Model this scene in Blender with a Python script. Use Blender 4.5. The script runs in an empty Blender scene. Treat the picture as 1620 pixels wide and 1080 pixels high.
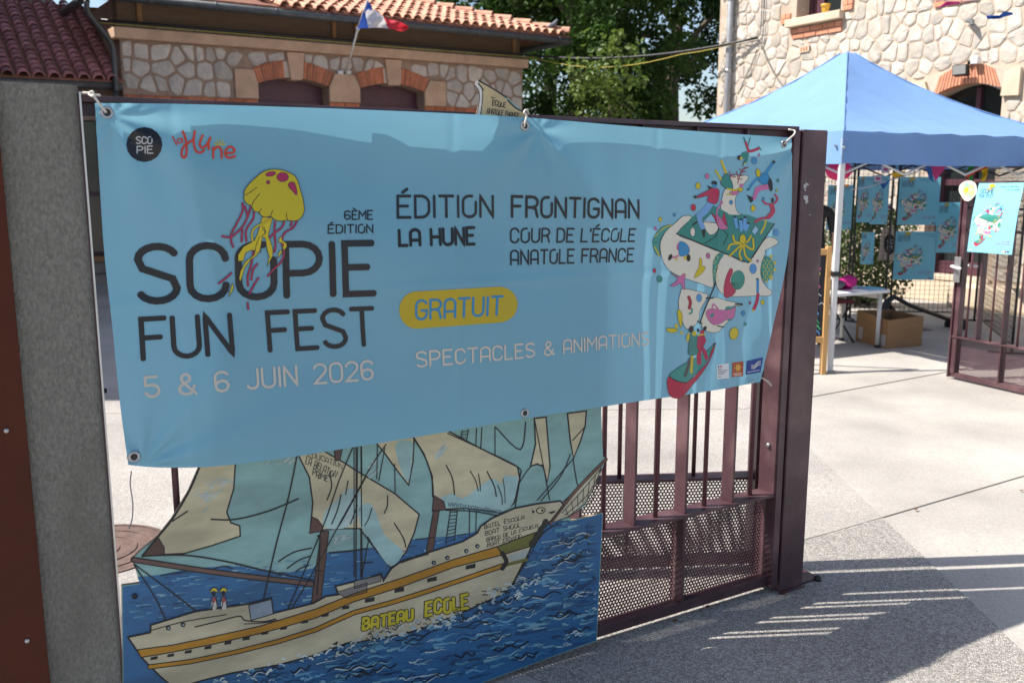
import bpy, bmesh, math, random
from mathutils import Vector, Matrix
from mathutils.geometry import tessellate_polygon
random.seed(7)
sc = bpy.context.scene
col = sc.collection
PI = math.pi
R = math.radians

# ---------------------------------------------------------------- camera
PF, CH, PITCH = 1450.0, 1.55, R(9.8)          # focal length in photo pixels, eye height, downward pitch
cd = bpy.data.cameras.new('camera')
cam = bpy.data.objects.new('camera', cd)
col.objects.link(cam)
cam.location = (0, 0, CH)
cam.rotation_euler = (PI / 2 - PITCH, 0, 0)
cd.sensor_width = 36.0
cd.lens = 36.0 * PF / 1620.0
cd.clip_start = 0.05
cd.clip_end = 2000
cd.dof.use_dof = True
cd.dof.focus_distance = 2.95
cd.dof.aperture_fstop = 5.0
sc.camera = cam

# ---------------------------------------------------------------- sky and sun
SUN_EL, SUN_AZ = 51.5, 185.0                  # azimuth measured anticlockwise from +X
sdir = Vector((math.cos(R(SUN_EL)) * math.cos(R(SUN_AZ)), math.cos(R(SUN_EL)) * math.sin(R(SUN_AZ)), math.sin(R(SUN_EL))))
world = bpy.data.worlds.new('World')
sc.world = world
world.use_nodes = True
wn = world.node_tree
sky = wn.nodes.new('ShaderNodeTexSky')
sky.sky_type = 'NISHITA'
sky.sun_disc = False
sky.sun_elevation = R(SUN_EL)
sky.sun_rotation = math.atan2(sdir.x, sdir.y)
sky.air_density = 1.0
sky.dust_density = 1.6
bgn = wn.nodes['Background']
bgn.inputs[1].default_value = 0.10
wn.links.new(sky.outputs[0], bgn.inputs[0])
ld = bpy.data.lights.new('sun', 'SUN')
ld.energy = 4.6
ld.angle = R(0.53)
ld.color = (1.0, 0.95, 0.87)
sun = bpy.data.objects.new('sun', ld)
col.objects.link(sun)
sun.rotation_euler = sdir.to_track_quat('Z', 'Y').to_euler()
sun.location = sdir * 40
sc.view_settings.view_transform = 'Standard'
sc.view_settings.look = 'None'
sc.view_settings.exposure = 0.95
sc.view_settings.gamma = 1
sc.view_settings.use_curve_mapping = False
sc.cycles.max_bounces = 8
sc.cycles.transparent_max_bounces = 12
sc.cycles.use_denoising = True

# ---------------------------------------------------------------- survey: photo pixel -> point on a known plane of the place
FW = Vector((0, math.cos(PITCH), -math.sin(PITCH)))
UP = Vector((0, math.sin(PITCH), math.cos(PITCH)))
RT = Vector((1, 0, 0))
EYE = Vector((0, 0, CH))


def ray(x, y):
    return FW * PF + RT * (x - 810) - UP * (y - 540)


def gnd(x, y, z=0.0):
    r = ray(x, y)
    return EYE + r * ((z - CH) / r.z)


class Frame:
    """upright plane: s along it, d out of it towards the street, z up"""
    def __init__(self, x, y, dx, dy, sl=0.0, flip=False):
        self.P = Vector((x, y, 0))
        self.D = Vector((dx, dy, 0)).normalized()
        self.N = Vector((self.D.y, -self.D.x, 0)) * (-1 if flip else 1)
        self.sl = sl

    def w(self, s, d, z):
        return self.P + self.D * s + self.N * d + Vector((0, 0, z + self.sl * s))

    def px(self, x, y, off=0.0):
        r = ray(x, y)
        t = ((self.P + self.N * off - EYE).dot(self.N)) / r.dot(self.N)
        p = EYE + r * t
        s = (p - self.P).dot(self.D)
        return s, p.z - self.sl * s


GATE = Frame(-1.0875, 2.102, math.sin(R(59.4)), math.cos(R(59.4)))
LEFT = Frame(-5.88, 14.3, math.sin(R(54.2)), math.cos(R(54.2)), 0.0125)
RIGHT = Frame(6.2, 11.28, math.sin(R(-31.2)), math.cos(R(-31.2)), 0.0, True)
LEAF = Frame(3.534, 7.236, 0.40, -0.916)
REAR = Frame(1.0, 3.53, -0.995, -0.1, 0.0, True)


# ---------------------------------------------------------------- materials
MATS = {}


def lin(h):
    h = h.lstrip('#')
    o = []
    for i in (0, 2, 4):
        c = int(h[i:i + 2], 16) / 255
        o.append(c / 12.92 if c < 0.04045 else ((c + 0.055) / 1.055) ** 2.4)
    return tuple(o)


def mat(name, c, rough=0.7, var=0.0, scale=8.0, bump=0.0, bscale=None, metal=0.0, trans=0.0, rnd=0.0, c2=None, spec=0.5,
        stretch=None, coat=0.0, detail=6.0, lo=0.35, hi=0.65, c3=None, s3=1.5):
    if name in MATS:
        return MATS[name]
    m = bpy.data.materials.new(name)
    m.use_nodes = True
    nt = m.node_tree
    N, Lk = nt.nodes, nt.links
    b = N['Principled BSDF']
    out = N['Material Output']
    if isinstance(c, str):
        c = lin(c)
    if isinstance(c2, str):
        c2 = lin(c2)
    if isinstance(c3, str):
        c3 = lin(c3)
    b.inputs['Base Color'].default_value = (*c, 1)
    b.inputs['Roughness'].default_value = rough
    b.inputs['Metallic'].default_value = metal
    b.inputs['Specular IOR Level'].default_value = spec
    b.inputs['Coat Weight'].default_value = coat
    tc = N.new('ShaderNodeTexCoord')
    mp = N.new('ShaderNodeMapping')
    if stretch:
        mp.inputs['Scale'].default_value = stretch
    Lk.new(tc.outputs['Object'], mp.inputs[0])
    csock = None
    if var > 0 or c2:
        n = N.new('ShaderNodeTexNoise')
        n.inputs['Scale'].default_value = scale
        n.inputs['Detail'].default_value = detail
        n.inputs['Roughness'].default_value = 0.62
        Lk.new(mp.outputs[0], n.inputs[0])
        r = N.new('ShaderNodeMapRange')
        r.inputs[1].default_value = lo
        r.inputs[2].default_value = hi
        Lk.new(n.outputs[0], r.inputs[0])
        mx = N.new('ShaderNodeMix')
        mx.data_type = 'RGBA'
        mx.inputs[6].default_value = (*c, 1)
        mx.inputs[7].default_value = (*(c2 if c2 else tuple(max(0, k * (1 - var)) for k in c)), 1)
        Lk.new(r.outputs[0], mx.inputs[0])
        csock = mx.outputs[2]
        if c3:
            n3 = N.new('ShaderNodeTexNoise')
            n3.inputs['Scale'].default_value = s3
            n3.inputs['Detail'].default_value = 8
            Lk.new(mp.outputs[0], n3.inputs[0])
            r3 = N.new('ShaderNodeMapRange')
            r3.inputs[1].default_value = 0.48
            r3.inputs[2].default_value = 0.68
            Lk.new(n3.outputs[0], r3.inputs[0])
            m3 = N.new('ShaderNodeMix')
            m3.data_type = 'RGBA'
            Lk.new(r3.outputs[0], m3.inputs[0])
            Lk.new(csock, m3.inputs[6])
            m3.inputs[7].default_value = (*c3, 1)
            csock = m3.outputs[2]
    if rnd > 0:
        oi = N.new('ShaderNodeObjectInfo')
        r2 = N.new('ShaderNodeMapRange')
        r2.inputs[3].default_value = 1 - rnd
        r2.inputs[4].default_value = 1 + rnd
        Lk.new(oi.outputs['Random'], r2.inputs[0])
        hv = N.new('ShaderNodeHueSaturation')
        if csock:
            Lk.new(csock, hv.inputs['Color'])
        else:
            hv.inputs['Color'].default_value = (*c, 1)
        Lk.new(r2.outputs[0], hv.inputs['Value'])
        csock = hv.outputs[0]
    if csock:
        Lk.new(csock, b.inputs['Base Color'])
    if bump > 0:
        nb = N.new('ShaderNodeTexNoise')
        nb.inputs['Scale'].default_value = bscale or scale * 3
        nb.inputs['Detail'].default_value = 5
        Lk.new(mp.outputs[0], nb.inputs[0])
        bp = N.new('ShaderNodeBump')
        bp.inputs['Strength'].default_value = bump
        bp.inputs['Distance'].default_value = 0.01
        Lk.new(nb.outputs[0], bp.inputs['Height'])
        Lk.new(bp.outputs[0], b.inputs['Normal'])
    if trans > 0:
        tr = N.new('ShaderNodeBsdfTranslucent')
        if csock:
            Lk.new(csock, tr.inputs[0])
        else:
            tr.inputs[0].default_value = (*c, 1)
        ms = N.new('ShaderNodeMixShader')
        ms.inputs[0].default_value = trans
        Lk.new(b.outputs[0], ms.inputs[1])
        Lk.new(tr.outputs[0], ms.inputs[2])
        Lk.new(ms.outputs[0], out.inputs[0])
    MATS[name] = m
    return m


def ink(hexc):
    """printed vinyl ink, one material per colour"""
    return mat('ink_' + hexc.strip('#'), hexc, rough=0.34, trans=0.12, spec=0.45)


def paint(hexc, k=0.22):
    """hand brushed gloss paint on plywood"""
    return mat('paint_' + hexc.strip('#'), hexc, rough=0.5, var=k, scale=9, stretch=(1.0, 1.0, 2.6), bump=0.15, bscale=60, c3=tuple(x * 0.62 for x in lin(hexc)), s3=3.2)


def aggregate(name, base, dark, scale, k=0.5, stain=0.25, bumpk=0.5):
    m = bpy.data.materials.new(name)
    m.use_nodes = True
    nt = m.node_tree
    N, Lk = nt.nodes, nt.links
    b = N['Principled BSDF']
    b.inputs['Roughness'].default_value = 0.85
    tc = N.new('ShaderNodeTexCoord')
    v = N.new('ShaderNodeTexVoronoi')
    v.inputs['Scale'].default_value = scale
    Lk.new(tc.outputs['Object'], v.inputs[0])
    ve = N.new('ShaderNodeTexVoronoi')
    ve.feature = 'DISTANCE_TO_EDGE'
    ve.inputs['Scale'].default_value = scale
    Lk.new(tc.outputs['Object'], ve.inputs[0])
    re_ = N.new('ShaderNodeMapRange')
    re_.inputs[2].default_value = 0.16
    Lk.new(ve.outputs['Distance'], re_.inputs[0])
    sep = N.new('ShaderNodeSeparateColor')
    Lk.new(v.outputs['Color'], sep.inputs[0])
    a = N.new('ShaderNodeMapRange')
    a.inputs[3].default_value = 1 - k
    a.inputs[4].default_value = 1 + k * 0.6
    Lk.new(sep.outputs[0], a.inputs[0])
    no = N.new('ShaderNodeTexNoise')
    no.inputs['Scale'].default_value = 1.1
    no.inputs['Detail'].default_value = 8
    Lk.new(tc.outputs['Object'], no.inputs[0])
    st = N.new('ShaderNodeMapRange')
    st.inputs[1].default_value = 0.35
    st.inputs[2].default_value = 0.7
    st.inputs[3].default_value = 1.0
    st.inputs[4].default_value = 1 - stain
    Lk.new(no.outputs[0], st.inputs[0])
    mul = N.new('ShaderNodeMath')
    mul.operation = 'MULTIPLY'
    Lk.new(a.outputs[0], mul.inputs[0])
    Lk.new(st.outputs[0], mul.inputs[1])
    mx = N.new('ShaderNodeMix')
    mx.data_type = 'RGBA'
    mx.inputs[6].default_value = (*dark, 1)
    mx.inputs[7].default_value = (*base, 1)
    Lk.new(re_.outputs[0], mx.inputs[0])
    hv = N.new('ShaderNodeHueSaturation')
    Lk.new(mx.outputs[2], hv.inputs['Color'])
    Lk.new(mul.outputs[0], hv.inputs['Value'])
    Lk.new(hv.outputs[0], b.inputs['Base Color'])
    bp = N.new('ShaderNodeBump')
    bp.inputs['Strength'].default_value = bumpk
    bp.inputs['Distance'].default_value = 0.002
    Lk.new(re_.outputs[0], bp.inputs['Height'])
    Lk.new(bp.outputs[0], b.inputs['Normal'])
    return m


def banner_mat(name, hexc, trans, rough=0.33):
    return mat(name, hexc, rough=rough, trans=trans, spec=0.5, bump=0.05, bscale=900, var=0.05, scale=3)


# ---------------------------------------------------------------- mesh building
class MB:
    def __init__(self):
        self.v, self.f, self.m = [], [], []
        self.mats = []

    def mi(self, m):
        if m is None:
            return 0
        if m not in self.mats:
            self.mats.append(m)
        return self.mats.index(m)

    def add(self, vs, fs, m=None):
        o = len(self.v)
        self.v += [tuple(p) for p in vs]
        self.f += [[i + o for i in f] for f in fs]
        self.m += [self.mi(m)] * len(fs)

    def hexa(self, p, m=None):
        self.add(p, [(0, 3, 2, 1), (4, 5, 6, 7), (0, 1, 5, 4), (1, 2, 6, 5), (2, 3, 7, 6), (3, 0, 4, 7)], m)

    def box(self, F, s0, s1, d0, d1, z0, z1, m=None):
        w = F.w if isinstance(F, Frame) else (lambda a, b_, c: Vector((a, b_, c)))
        p = [w(s0, d0, z0), w(s1, d0, z0), w(s1, d1, z0), w(s0, d1, z0), w(s0, d0, z1), w(s1, d0, z1), w(s1, d1, z1), w(s0, d1, z1)]
        self.hexa(p, m)

    def tube(self, pts, r, n=8, m=None, cap=True):
        pts = [Vector(p) for p in pts]
        rr = r if isinstance(r, (list, tuple)) else [r] * len(pts)
        vs, fs = [], []
        prev = None
        for i, p in enumerate(pts):
            t = (pts[min(i + 1, len(pts) - 1)] - pts[max(i - 1, 0)]).normalized()
            if prev is None:
                a = t.cross(Vector((0, 0, 1)))
                if a.length < 0.05:
                    a = t.cross(Vector((0, 1, 0)))
                a.normalize()
            else:
                a = (prev - t * prev.dot(t)).normalized()
            prev = a
            b_ = t.cross(a)
            for k in range(n):
                q = 2 * PI * k / n
                vs.append(p + (a * math.cos(q) + b_ * math.sin(q)) * rr[i])
        for i in range(len(pts) - 1):
            for k in range(n):
                fs.append((i * n + k, i * n + (k + 1) % n, (i + 1) * n + (k + 1) % n, (i + 1) * n + k))
        if cap:
            fs.append(tuple(range(n))[::-1])
            fs.append(tuple((len(pts) - 1) * n + k for k in range(n)))
        self.add(vs, fs, m)

    def prism(self, poly, f, m=None, h0=0.0, h1=1.0, mside=None):
        """poly 2D, f(x,y,h)->3D, solid between h0 and h1"""
        n = len(poly)
        tr = tessellate_polygon([[Vector((p[0], p[1], 0)) for p in poly]])
        vs = [f(p[0], p[1], h1) for p in poly] + [f(p[0], p[1], h0) for p in poly]
        self.add(vs, [tuple(t) for t in tr] + [tuple(i + n for i in t)[::-1] for t in tr], m)
        self.add(vs, [(i, (i + 1) % n, (i + 1) % n + n, i + n) for i in range(n)], mside or m)

    def build(self, name, m=None, parent=None, smooth=False, bevel=0.0, kind=None, org=None):
        me = bpy.data.meshes.new(name)
        o = Vector(org) if org is not None else Vector((0, 0, 0))
        if parent is not None:
            o = worg(parent)
        me.from_pydata([(v[0] - o.x, v[1] - o.y, v[2] - o.z) for v in self.v], [], self.f)
        if m is not None and not self.mats:
            me.materials.append(m)
        for k in self.mats:
            me.materials.append(k)
        if len(self.mats) > 1:
            me.polygons.foreach_set('material_index', self.m)
        me.validate()
        bm = bmesh.new()
        bm.from_mesh(me)
        if not getattr(self, 'raw', False):
            bmesh.ops.recalc_face_normals(bm, faces=bm.faces)
        bm.to_mesh(me)
        bm.free()
        if smooth:
            me.polygons.foreach_set('use_smooth', [True] * len(me.polygons))
        ob = bpy.data.objects.new(name, me)
        col.objects.link(ob)
        ob.parent = parent
        if parent is None:
            ob.location = o
        if bevel > 0:
            bv = ob.modifiers.new('bevel', 'BEVEL')
            bv.width = bevel
            bv.segments = 2
            bv.limit_method = 'ANGLE'
            bv.angle_limit = R(40)
        if kind:
            ob['kind'] = kind
        return ob


def worg(o):
    p = Vector((0, 0, 0))
    while o is not None:
        p += o.location
        o = o.parent
    return p


def tag(o, label, cat, group=None):
    o['label'] = label
    o['category'] = cat
    if group:
        o['group'] = group
    return o


def thing(name, loc, label, cat, group=None):
    o = bpy.data.objects.new(name, None)
    col.objects.link(o)
    o.location = loc
    o.empty_display_size = 0.1
    return tag(o, label, cat, group)


def place(name, me, parent, mw, kind=None):
    """object sharing mesh data, world matrix mw, child of an unrotated parent"""
    o = bpy.data.objects.new(name, me)
    col.objects.link(o)
    o.parent = parent
    o.matrix_local = Matrix.Translation(-worg(parent)) @ mw
    return o


# ---------------------------------------------------------------- materials used in several places
M_gate = mat('plum_gate_paint', (0.070, 0.030, 0.038), rough=0.42, var=0.4, scale=14, bump=0.16, bscale=160, c3=(0.12, 0.062, 0.068), s3=7)
M_gate2 = mat('plum_gate_paint_worn', (0.125, 0.048, 0.06), rough=0.5, var=0.3, scale=30, bump=0.2, bscale=220)
M_conc = mat('render_pillar', (0.25, 0.235, 0.205), rough=0.95, var=0.38, scale=150, bump=0.7, bscale=230, c3=(0.125, 0.115, 0.095), s3=2.6, spec=.2, stretch=(1, 1, .55))
M_rust = mat('brown_metal_panel', (0.075, 0.014, 0.004), rough=0.6, var=0.25, scale=4, bump=0.05, spec=.25)
M_black = mat('black_plastic', (0.012, 0.012, 0.014), rough=0.45)
M_white = mat('white_paint', (0.75, 0.75, 0.74), rough=0.45, var=0.08)
M_cord = mat('white_cord', (0.62, 0.58, 0.52), rough=0.8, bump=0.4, bscale=600)
M_steel = mat('steel', (0.45, 0.45, 0.46), rough=0.35, metal=0.8, var=0.2)
M_lime = mat('dressed_limestone', (0.56, 0.365, 0.25), rough=0.85, var=0.25, scale=3, bump=0.15, bscale=30)
M_lime_pale = mat('pale_dressed_limestone', (0.62, 0.50, 0.37), rough=0.85, var=0.2, scale=3, bump=0.15, bscale=30)
M_brick_r = mat('sunlit_orange_brick', (0.62, 0.27, 0.16), rough=0.85, var=0.25, scale=9, bump=0.2, rnd=0.15)  # the orange brick again, sunlight put into a paler colour
M_brick = mat('orange_brick', (0.50, 0.155, 0.07), rough=0.85, var=0.3, scale=9, bump=0.2, rnd=0.25)
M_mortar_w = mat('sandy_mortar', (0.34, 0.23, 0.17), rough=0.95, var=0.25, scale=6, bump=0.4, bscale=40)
M_mortar_p = mat('pale_mortar', (0.50, 0.40, 0.31), rough=0.95, var=0.25, scale=6, bump=0.4, bscale=40)
M_stone_l = mat('grey_rubble_stone', (0.52, 0.455, 0.405), rough=0.9, var=0.25, scale=7, bump=0.6, bscale=14, rnd=0.16)
M_stone_r = mat('pale_rubble_stone', (0.54, 0.49, 0.43), rough=0.9, var=0.3, scale=7, bump=0.8, bscale=14, rnd=0.17, c3=(0.42, 0.36, 0.29), s3=4)
M_tile_l = mat('dark_clay_tile', (0.44, 0.185, 0.185), rough=0.8, var=0.5, scale=4, bump=0.3, rnd=0.3)
M_tile_m = mat('orange_clay_tile', (0.60, 0.30, 0.20), rough=0.8, var=0.3, scale=4, bump=0.3, rnd=0.2)
M_gutter = mat('zinc_gutter', (0.10, 0.105, 0.11), rough=0.5, metal=0.4, var=0.3)
M_purple = mat('plum_joinery', (0.085, 0.03, 0.045), rough=0.45, var=0.2)
M_glass = mat('dark_window_glass', (0.02, 0.026, 0.026), rough=0.12, var=0.3, scale=2, spec=0.6)


# ---------------------------------------------------------------- flat print: strokes, fills and letters laid on a surface
def arc(cx, cy, rx, ry, a0, a1, n=8):
    return [(cx + rx * math.cos(R(a0 + (a1 - a0) * i / n)), cy + ry * math.sin(R(a0 + (a1 - a0) * i / n))) for i in range(n + 1)]


def smooth(pts, closed=False, n=5):
    """Catmull-Rom through the points"""
    L = len(pts)
    if L < 3:
        return list(pts)
    out = []
    for i in range(L if closed else L - 1):
        p = [pts[(i - 1) % L] if (closed or i > 0) else pts[0], pts[i], pts[(i + 1) % L], pts[(i + 2) % L] if (closed or i + 2 < L) else pts[-1]]
        for k in range(n):
            t = k / n
            out.append(tuple(0.5 * (2 * p[1][c] + (p[2][c] - p[0][c]) * t + (2 * p[0][c] - 5 * p[1][c] + 4 * p[2][c] - p[3][c]) * t * t
                       + (3 * p[1][c] - p[0][c] - 3 * p[2][c] + p[3][c]) * t ** 3) for c in (0, 1)))
    if not closed:
        out.append(pts[-1])
    return out


class Print:
    """collects shapes given in a 2D space; f(x, y, h) lays them on the surface at height h"""
    def __init__(self, f, step=8.0, cut=0.0, h0=0.0015, dh=0.00014, mk=ink):
        self.f, self.step, self.cut, self.h0, self.dh, self.mk = f, step, cut, h0, dh, mk
        self.mb = MB()
        self.mb.raw = True
        self.T = lambda x, y: (x, y)
        self.k = 1.0
        self.n = 0

    def region(self, x0, y0, sc_):
        self.T = lambda x, y: (x0 + x / sc_, y0 + y / sc_)
        self.k = 1.0 / sc_

    def nh(self, layer=None):
        self.n += 1
        return self.h0 + self.dh * (layer if layer is not None else min(self.n, 60) * 0.25)

    def stroke(self, c, w, pts, sm=True, layer=None, taper=False, cap=True):
        q = [self.T(*p) for p in pts]
        if sm and len(q) > 2:
            q = smooth(q)
        self.ribbon(c, w * self.k, q, layer, taper, cap)

    def ribbon(self, c, w, q, layer=None, taper=False, cap=True):
        h = self.nh(layer)
        r = [q[0]]
        for a, b in zip(q, q[1:]):
            d = math.hypot(b[0] - a[0], b[1] - a[1])
            if d < 1e-9:
                continue
            n = max(1, int(d / self.step)) if self.cut else 1
            for i in range(1, n + 1):
                r.append((a[0] + (b[0] - a[0]) * i / n, a[1] + (b[1] - a[1]) * i / n))
        if len(r) < 2:
            return
        closed = math.hypot(r[0][0] - r[-1][0], r[0][1] - r[-1][1]) < 1e-6 and len(r) > 3
        vs, L = [], len(r)
        for i, p in enumerate(r):
            a = r[i - 1] if i > 0 else (r[-2] if closed else p)
            b = r[i + 1] if i < L - 1 else (r[1] if closed else p)
            d1 = (p[0] - a[0], p[1] - a[1])
            d2 = (b[0] - p[0], b[1] - p[1])
            l1, l2 = math.hypot(*d1) or 0, math.hypot(*d2) or 0
            if l1 < 1e-9:
                d1, l1 = d2, l2
            if l2 < 1e-9:
                d2, l2 = d1, l1
            d1 = (d1[0] / l1, d1[1] / l1)
            d2 = (d2[0] / l2, d2[1] / l2)
            t = (d1[0] + d2[0], d1[1] + d2[1])
            tl = math.hypot(*t)
            if tl < 0.3:
                t, tl = d1, 1.0
            t = (t[0] / tl, t[1] / tl)
            cs = max(0.5, abs(t[0] * d1[0] + t[1] * d1[1]))
            ww = w / 2 / cs
            if taper:
                ww *= max(0.15, 1 - (i / (L - 1)) ** 2)
            nx, ny = -t[1] * ww, t[0] * ww
            vs += [(p[0] + nx, p[1] + ny), p, (p[0] - nx, p[1] - ny)]
        fs = []
        for i in range(L - 1):
            for k in (0, 1):
                fs.append((3 * i + k, 3 * i + k + 1, 3 * i + 4 + k, 3 * i + 3 + k))
        if cap and not closed and not taper:
            for end in (0, L - 1):
                p = r[end]
                o = r[1] if end == 0 else r[-2]
                dx, dy = p[0] - o[0], p[1] - o[1]
                l = math.hypot(dx, dy) or 1
                dx, dy = dx / l * w / 2, dy / l * w / 2
                b = len(vs)
                # a softly rounded end, as in the lettering of the print
                for a in (-90, -52, -18, 18, 52, 90):
                    ca, sa = math.cos(R(a)), math.sin(R(a))
                    vs.append((p[0] + dx * ca * 0.8 - dy * sa, p[1] + dy * ca * 0.8 + dx * sa))
                vs.append(p)
                for i in range(5):
                    fs.append((b + 6, b + i, b + i + 1))
        self.mb.add([self.f(x, y, h) for x, y in vs], fs, self.mk(c))

    def fill(self, c, pts, sm=True, out=None, ow=3.0, layer=None):
        q = [self.T(*p) for p in pts]
        if sm:
            q = smooth(q, True, 4)
        h = self.nh(layer)
        tr = tessellate_polygon([[Vector((x, y, 0)) for x, y in q]])
        if self.cut:
            bm = bmesh.new()
            bv = [bm.verts.new((x, y, 0)) for x, y in q]
            for t in tr:
                try:
                    bm.faces.new([bv[i] for i in t])
                except ValueError:
                    pass
            for ax in (0, 1):
                lo, hi = min(p[ax] for p in q), max(p[ax] for p in q)
                k = math.floor(lo / self.cut) + 1
                while k * self.cut < hi:
                    co = [0, 0, 0]
                    no = [0, 0, 0]
                    co[ax] = k * self.cut
                    no[ax] = 1
                    bmesh.ops.bisect_plane(bm, geom=bm.verts[:] + bm.edges[:] + bm.faces[:], plane_co=co, plane_no=no, dist=1e-5)
                    k += 1
            bm.verts.ensure_lookup_table()
            bm.verts.index_update()
            self.mb.add([self.f(v.co.x, v.co.y, h) for v in bm.verts], [[v.index for v in f.verts] for f in bm.faces], self.mk(c))
            bm.free()
        else:
            self.mb.add([self.f(x, y, h) for x, y in q], [tuple(t) for t in tr], self.mk(c))
        if out:
            self.ribbon(out, ow * self.k, q + [q[0]], layer + 1 if layer is not None else None)

    def ell(self, c, cx, cy, rx, ry=None, rot=0, out=None, ow=2.0, layer=None):
        ry = ry or rx
        a = R(rot)
        p = []
        for i in range(16):
            t = 2 * PI * i / 16
            x, y = rx * math.cos(t), ry * math.sin(t)
            p.append((cx + x * math.cos(a) - y * math.sin(a), cy + x * math.sin(a) + y * math.cos(a)))
        self.fill(c, p, False, out, ow, layer)

    def build(self, name, parent, label=None):
        ob = self.mb.build(name, None, parent)
        if label:
            ob['label'] = label
        return ob


# a rounded single-stroke alphabet: width, strokes in a box one unit high
W0 = 0.56
rx = W0 / 2
GL = {
    'A': (W0, [[(0, 0), (0, .74)] + arc(rx, .74, rx, .26, 170, 10) + [(W0, .74), (W0, 0)], [(0, .33), (W0, .33)]]),
    'B': (W0, [[(0, 0), (0, 1), (.3, 1)] + arc(.3, .76, .2, .24, 90, -90) + [(0, .52)], [(.3, .52)] + arc(.3, .26, .26, .26, 90, -90) + [(0, 0)]]),
    'C': (W0, [arc(rx, .74, rx, .26, 0, 180) + [(0, .26)] + arc(rx, .26, rx, .26, 180, 360)]),
    'D': (W0, [[(0, 0), (0, 1), (.22, 1)] + arc(.22, .66, .34, .34, 90, 0) + arc(.22, .34, .34, .34, 0, -90) + [(0, 0)]]),
    'E': (.5, [[(.5, 1), (0, 1), (0, 0), (.5, 0)], [(0, .53), (.4, .53)]]),
    'F': (.5, [[(.5, 1), (0, 1), (0, 0)], [(0, .53), (.4, .53)]]),
    'G': (W0, [arc(rx, .74, rx, .26, 20, 180) + [(0, .26)] + arc(rx, .26, rx, .26, 180, 360) + [(W0, .46), (rx, .46)]]),
    'H': (W0, [[(0, 0), (0, 1)], [(W0, 0), (W0, 1)], [(0, .5), (W0, .5)]]),
    'I': (.04, [[(.02, 0), (.02, 1)]]),
    'J': (.48, [[(.48, 1), (.48, .24)] + arc(.24, .24, .24, .24, 0, -160)]),
    'K': (W0, [[(0, 0), (0, 1)], [(W0, 1), (.04, .45)], [(.2, .6), (W0, 0)]]),
    'L': (.46, [[(0, 1), (0, 0), (.46, 0)]]),
    'M': (.68, [[(0, 0), (0, 1), (.34, .42), (.68, 1), (.68, 0)]]),
    'N': (W0, [[(0, 0), (0, 1), (W0, 0), (W0, 1)]]),
    'O': (W0, [[(rx + .12, 1.0)] + arc(rx, .74, rx, .26, 90, 180) + [(0, .26)] + arc(rx, .26, rx, .26, 180, 360) + [(W0, .72)]]),
    'P': (W0, [[(0, 0), (0, 1), (.28, 1)] + arc(.28, .72, .28, .28, 90, -90) + [(0, .44)]]),
    'R': (W0, [[(0, 0), (0, 1), (.28, 1)] + arc(.28, .74, .28, .26, 90, -90) + [(0, .48)], [(.28, .48), (.46, .4), (W0, 0)]]),
    'S': (W0, [arc(rx, .77, rx, .23, 25, 180) + [(.06, .6), (.5, .4)] + arc(rx, .23, rx, .23, 0, -155)]),
    'T': (.56, [[(0, 1), (.56, 1)], [(.28, 1), (.28, 0)]]),
    'U': (W0, [[(0, 1), (0, .26)] + arc(rx, .26, rx, .26, 180, 360) + [(W0, 1)]]),
    'V': (W0, [[(0, 1), (rx, 0), (W0, 1)]]),
    'W': (.8, [[(0, 1), (.2, 0), (.4, .8), (.6, 0), (.8, 1)]]),
    'X': (W0, [[(0, 1), (W0, 0)], [(0, 0), (W0, 1)]]),
    'Z': (W0, [[(0, 1), (W0, 1), (0, 0), (W0, 0)]]),
    '0': (W0, [arc(rx, .74, rx, .26, 0, 180) + arc(rx, .26, rx, .26, 180, 360) + [(W0, .74)]]),
    '2': (W0, [arc(rx, .74, rx, .26, 170, 0) + [(.52, .56), (0, 0), (W0, 0)]]),
    '5': (W0, [[(.5, 1), (.03, 1), (.03, .58), (.28, .6)] + arc(.28, .3, .28, .3, 90, -165)]),
    '6': (W0, [arc(rx, .74, rx, .26, 25, 180) + [(0, .28)] + arc(rx, .28, rx, .28, 180, 540) + []]),
    '&': (.66, [[(.66, 0), (.12, .66)] + arc(.27, .8, .17, .2, 200, -30) + [(.12, .48)] + arc(.25, .24, .25, .24, 140, 270) + [(.45, .06), (.6, .42)]]),
    "'": (.04, [[(.04, 1.0), (.02, .8)]]),
    '"': (.16, [[(.02, 1.1), (.0, .9)], [(.14, 1.1), (.12, .9)]]),
    '.': (.04, [[(.02, 0), (.03, .03)]]),
    'Σ': (.5, [[(.5, 1), (0, 1), (.3, .5), (0, 0), (.5, 0)]]),
    'Λ': (W0, [[(0, 0), (rx, 1), (W0, 0)]]),
}
ACC = {'É': ('E', [(.18, 1.16), (.38, 1.33)]), 'È': ('E', [(.1, 1.33), (.3, 1.16)])}


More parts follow.
